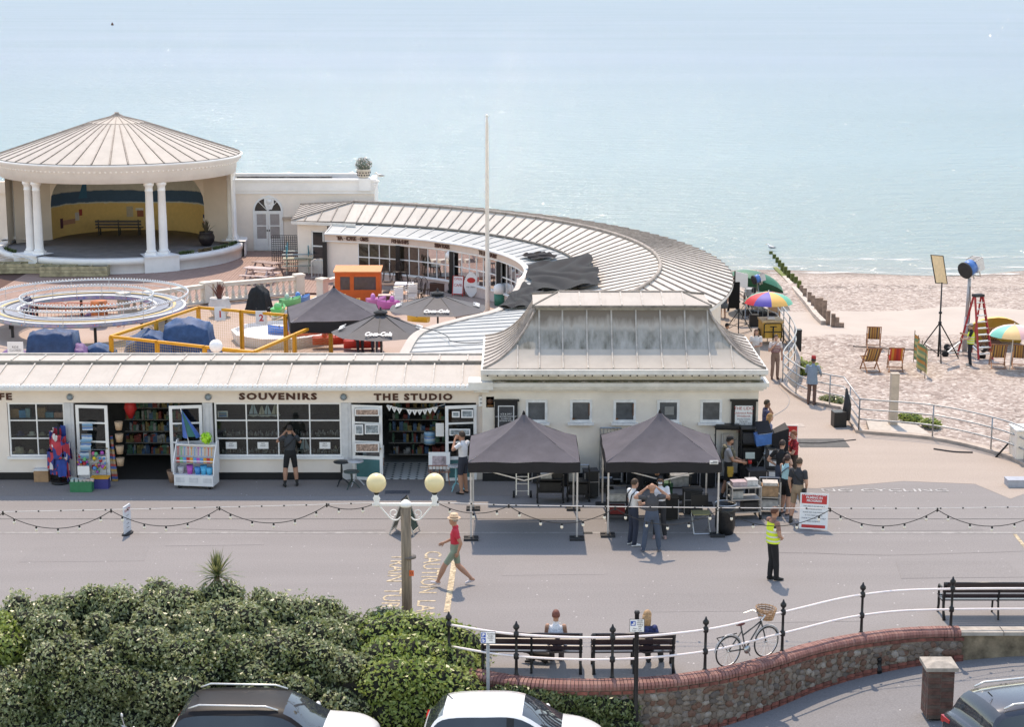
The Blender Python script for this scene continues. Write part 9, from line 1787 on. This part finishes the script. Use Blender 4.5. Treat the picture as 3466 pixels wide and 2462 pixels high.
b=MB();c0,c1=[(.15,-.2,hS-.1),(.15,.2,hS-.1),(.15,.2,hS+.22),(.15,-.2,hS+.22)],[(.6,-.38,hS-.38),(.6,.38,hS-.38),(.6,.38,hS+.42),(.6,-.38,hS+.42)];b.add(c0+c1,[(0,1,5,4),(1,2,6,5),(2,3,7,6),(3,0,4,7)]);part('hood',b,CANVAS_D,t);b=MB();b.add([(x-.02,y,z)for x,y,z in c1],[(0,1,2,3)]);part('diffuser',b,mat((.2,.2,.21),.6),t);b=MB();b.extr([(-.25,-.22,hS+.22),(.15,-.22,hS+.26),(.1,.22,hS+.5),(-.3,.22,hS+.46)],(0,0,.02));part('top_flap',b,CANVAS_D,t)
p=g(2455,1818);t=thing('rubbish_sack','black rubbish sack in a hoop beside the gazebo leg','rubbish sack',(p.x+.02,p.y+.3,0));b=MB();b.lathe([(.22,0),(.27,.2),(.26,.6),(.28,.82),(.24,.78),(.2,.5)],n=16);part('sack',b,mat((.012,.012,.013),.35,.2,6,bump=.8,bscale=12),t);b=MB();b.tube([(.285*math.cos(a),.285*math.sin(a),.82)for a in np.linspace(0,6.283,17)[:-1]],.014,4,True);part('hoop',b,STEEL,t)
p=g(2375,1812);t=thing('folding_chair','folding chair with an olive seat under the second gazebo','chair',(p.x,p.y+.25,0),R(5));b=MB();b.box(-.24,.24,-.2,.2,.52,.55);part('seat',b,mat((.28,.25,.12),.7),t);b=MB()
for x in(-.22,.22):b.tube([(x,-.2,.52),(x,.22,.02)],.014,5);b.tube([(x,.2,.52),(x,-.22,.02)],.014,5)
b.tube([(-.22,-.22,.02),(.22,-.22,.02)],.014,5);part('leg_frame',b,ALU,t);b=MB();b.tube([(-.22,.2,.5),(-.22,.26,.98),(.22,.26,.98),(.22,.2,.5)],.014,5);part('back_frame',b,BLACK,t);b=MB();b.box(-.21,.21,.24,.26,.66,.95);part('backrest',b,BLACK,t)
p=g(385*0+380,100+90);bu=Vector((q(380,78,900).x,900,SEA_Z));t=thing('buoy','small dark buoy floating far out at sea','buoy',tuple(bu));b=MB();b.lathe([(.6,-.3),(.7,.2),(.45,.9),(.2,1.4),(.001,1.45)],n=10);part('float',b,BROWN,t)
CASEL=mat((.4,.4,.42),.4,metal=.6)
for k,(sx,sy,w_,h_,l)in enumerate(((2075,1640,.6,1.2,'tall black flight case at the back left of the second gazebo'),(2150,1642,.55,1.0,'black flight case behind the bending crew member'),(2260,1645,.6,1.25,'tall black flight case at the back middle of the second gazebo'),(2330,1645,.55,.95,'black flight case at the back right of the second gazebo'),(2395,1655,.45,1.1,'narrow black flight case by the rear leg of the second gazebo'),(2345,1745,.5,.6,'squat black case in front of the monitor cart'),(2270,1765,.4,.55,'squat black case by the masked woman'),(1830,1640,.5,.8,'black flight case against the plinth under the first gazebo'),(1905,1650,.45,.9,'black flight case between the racks under the first gazebo'),(2000,1690,.4,.7,'black flight case between the two gazebos'),(2480,1700,.35,.5,'squat black case beside the capped man'),(2560,1700,.5,.8,'black flight case behind the busy trolley'),(2590,1630,.4,1.3,'tall dark flight case by the pavilion corner'))):
 p=g(sx,sy);t=crate('flight_case',l,Vector((p.x,p.y+.2,0)),w_,.42,h_,BLACKM if k%2 else BLACK,'flight case',R(rnd.uniform(-8,8)),.06);t['group']='black flight cases of the crew'
 for s in(-1,1):b=MB();b.box(s*w_/2-.012,s*w_/2+.012,-.222,-.205,0,h_);part('edge_strip',b,CASEL,t)
 b=MB();b.box(-w_/2,w_/2,-.216,-.206,h_*.6,h_*.6+.02);part('latch_strip',b,CASEL,t)
 for s in(-1,1):b=MB();b.lathe([(.03,-.06),(.03,0)],(s*w_*.4,0,0),6);part('castor',b,TYRE,t)
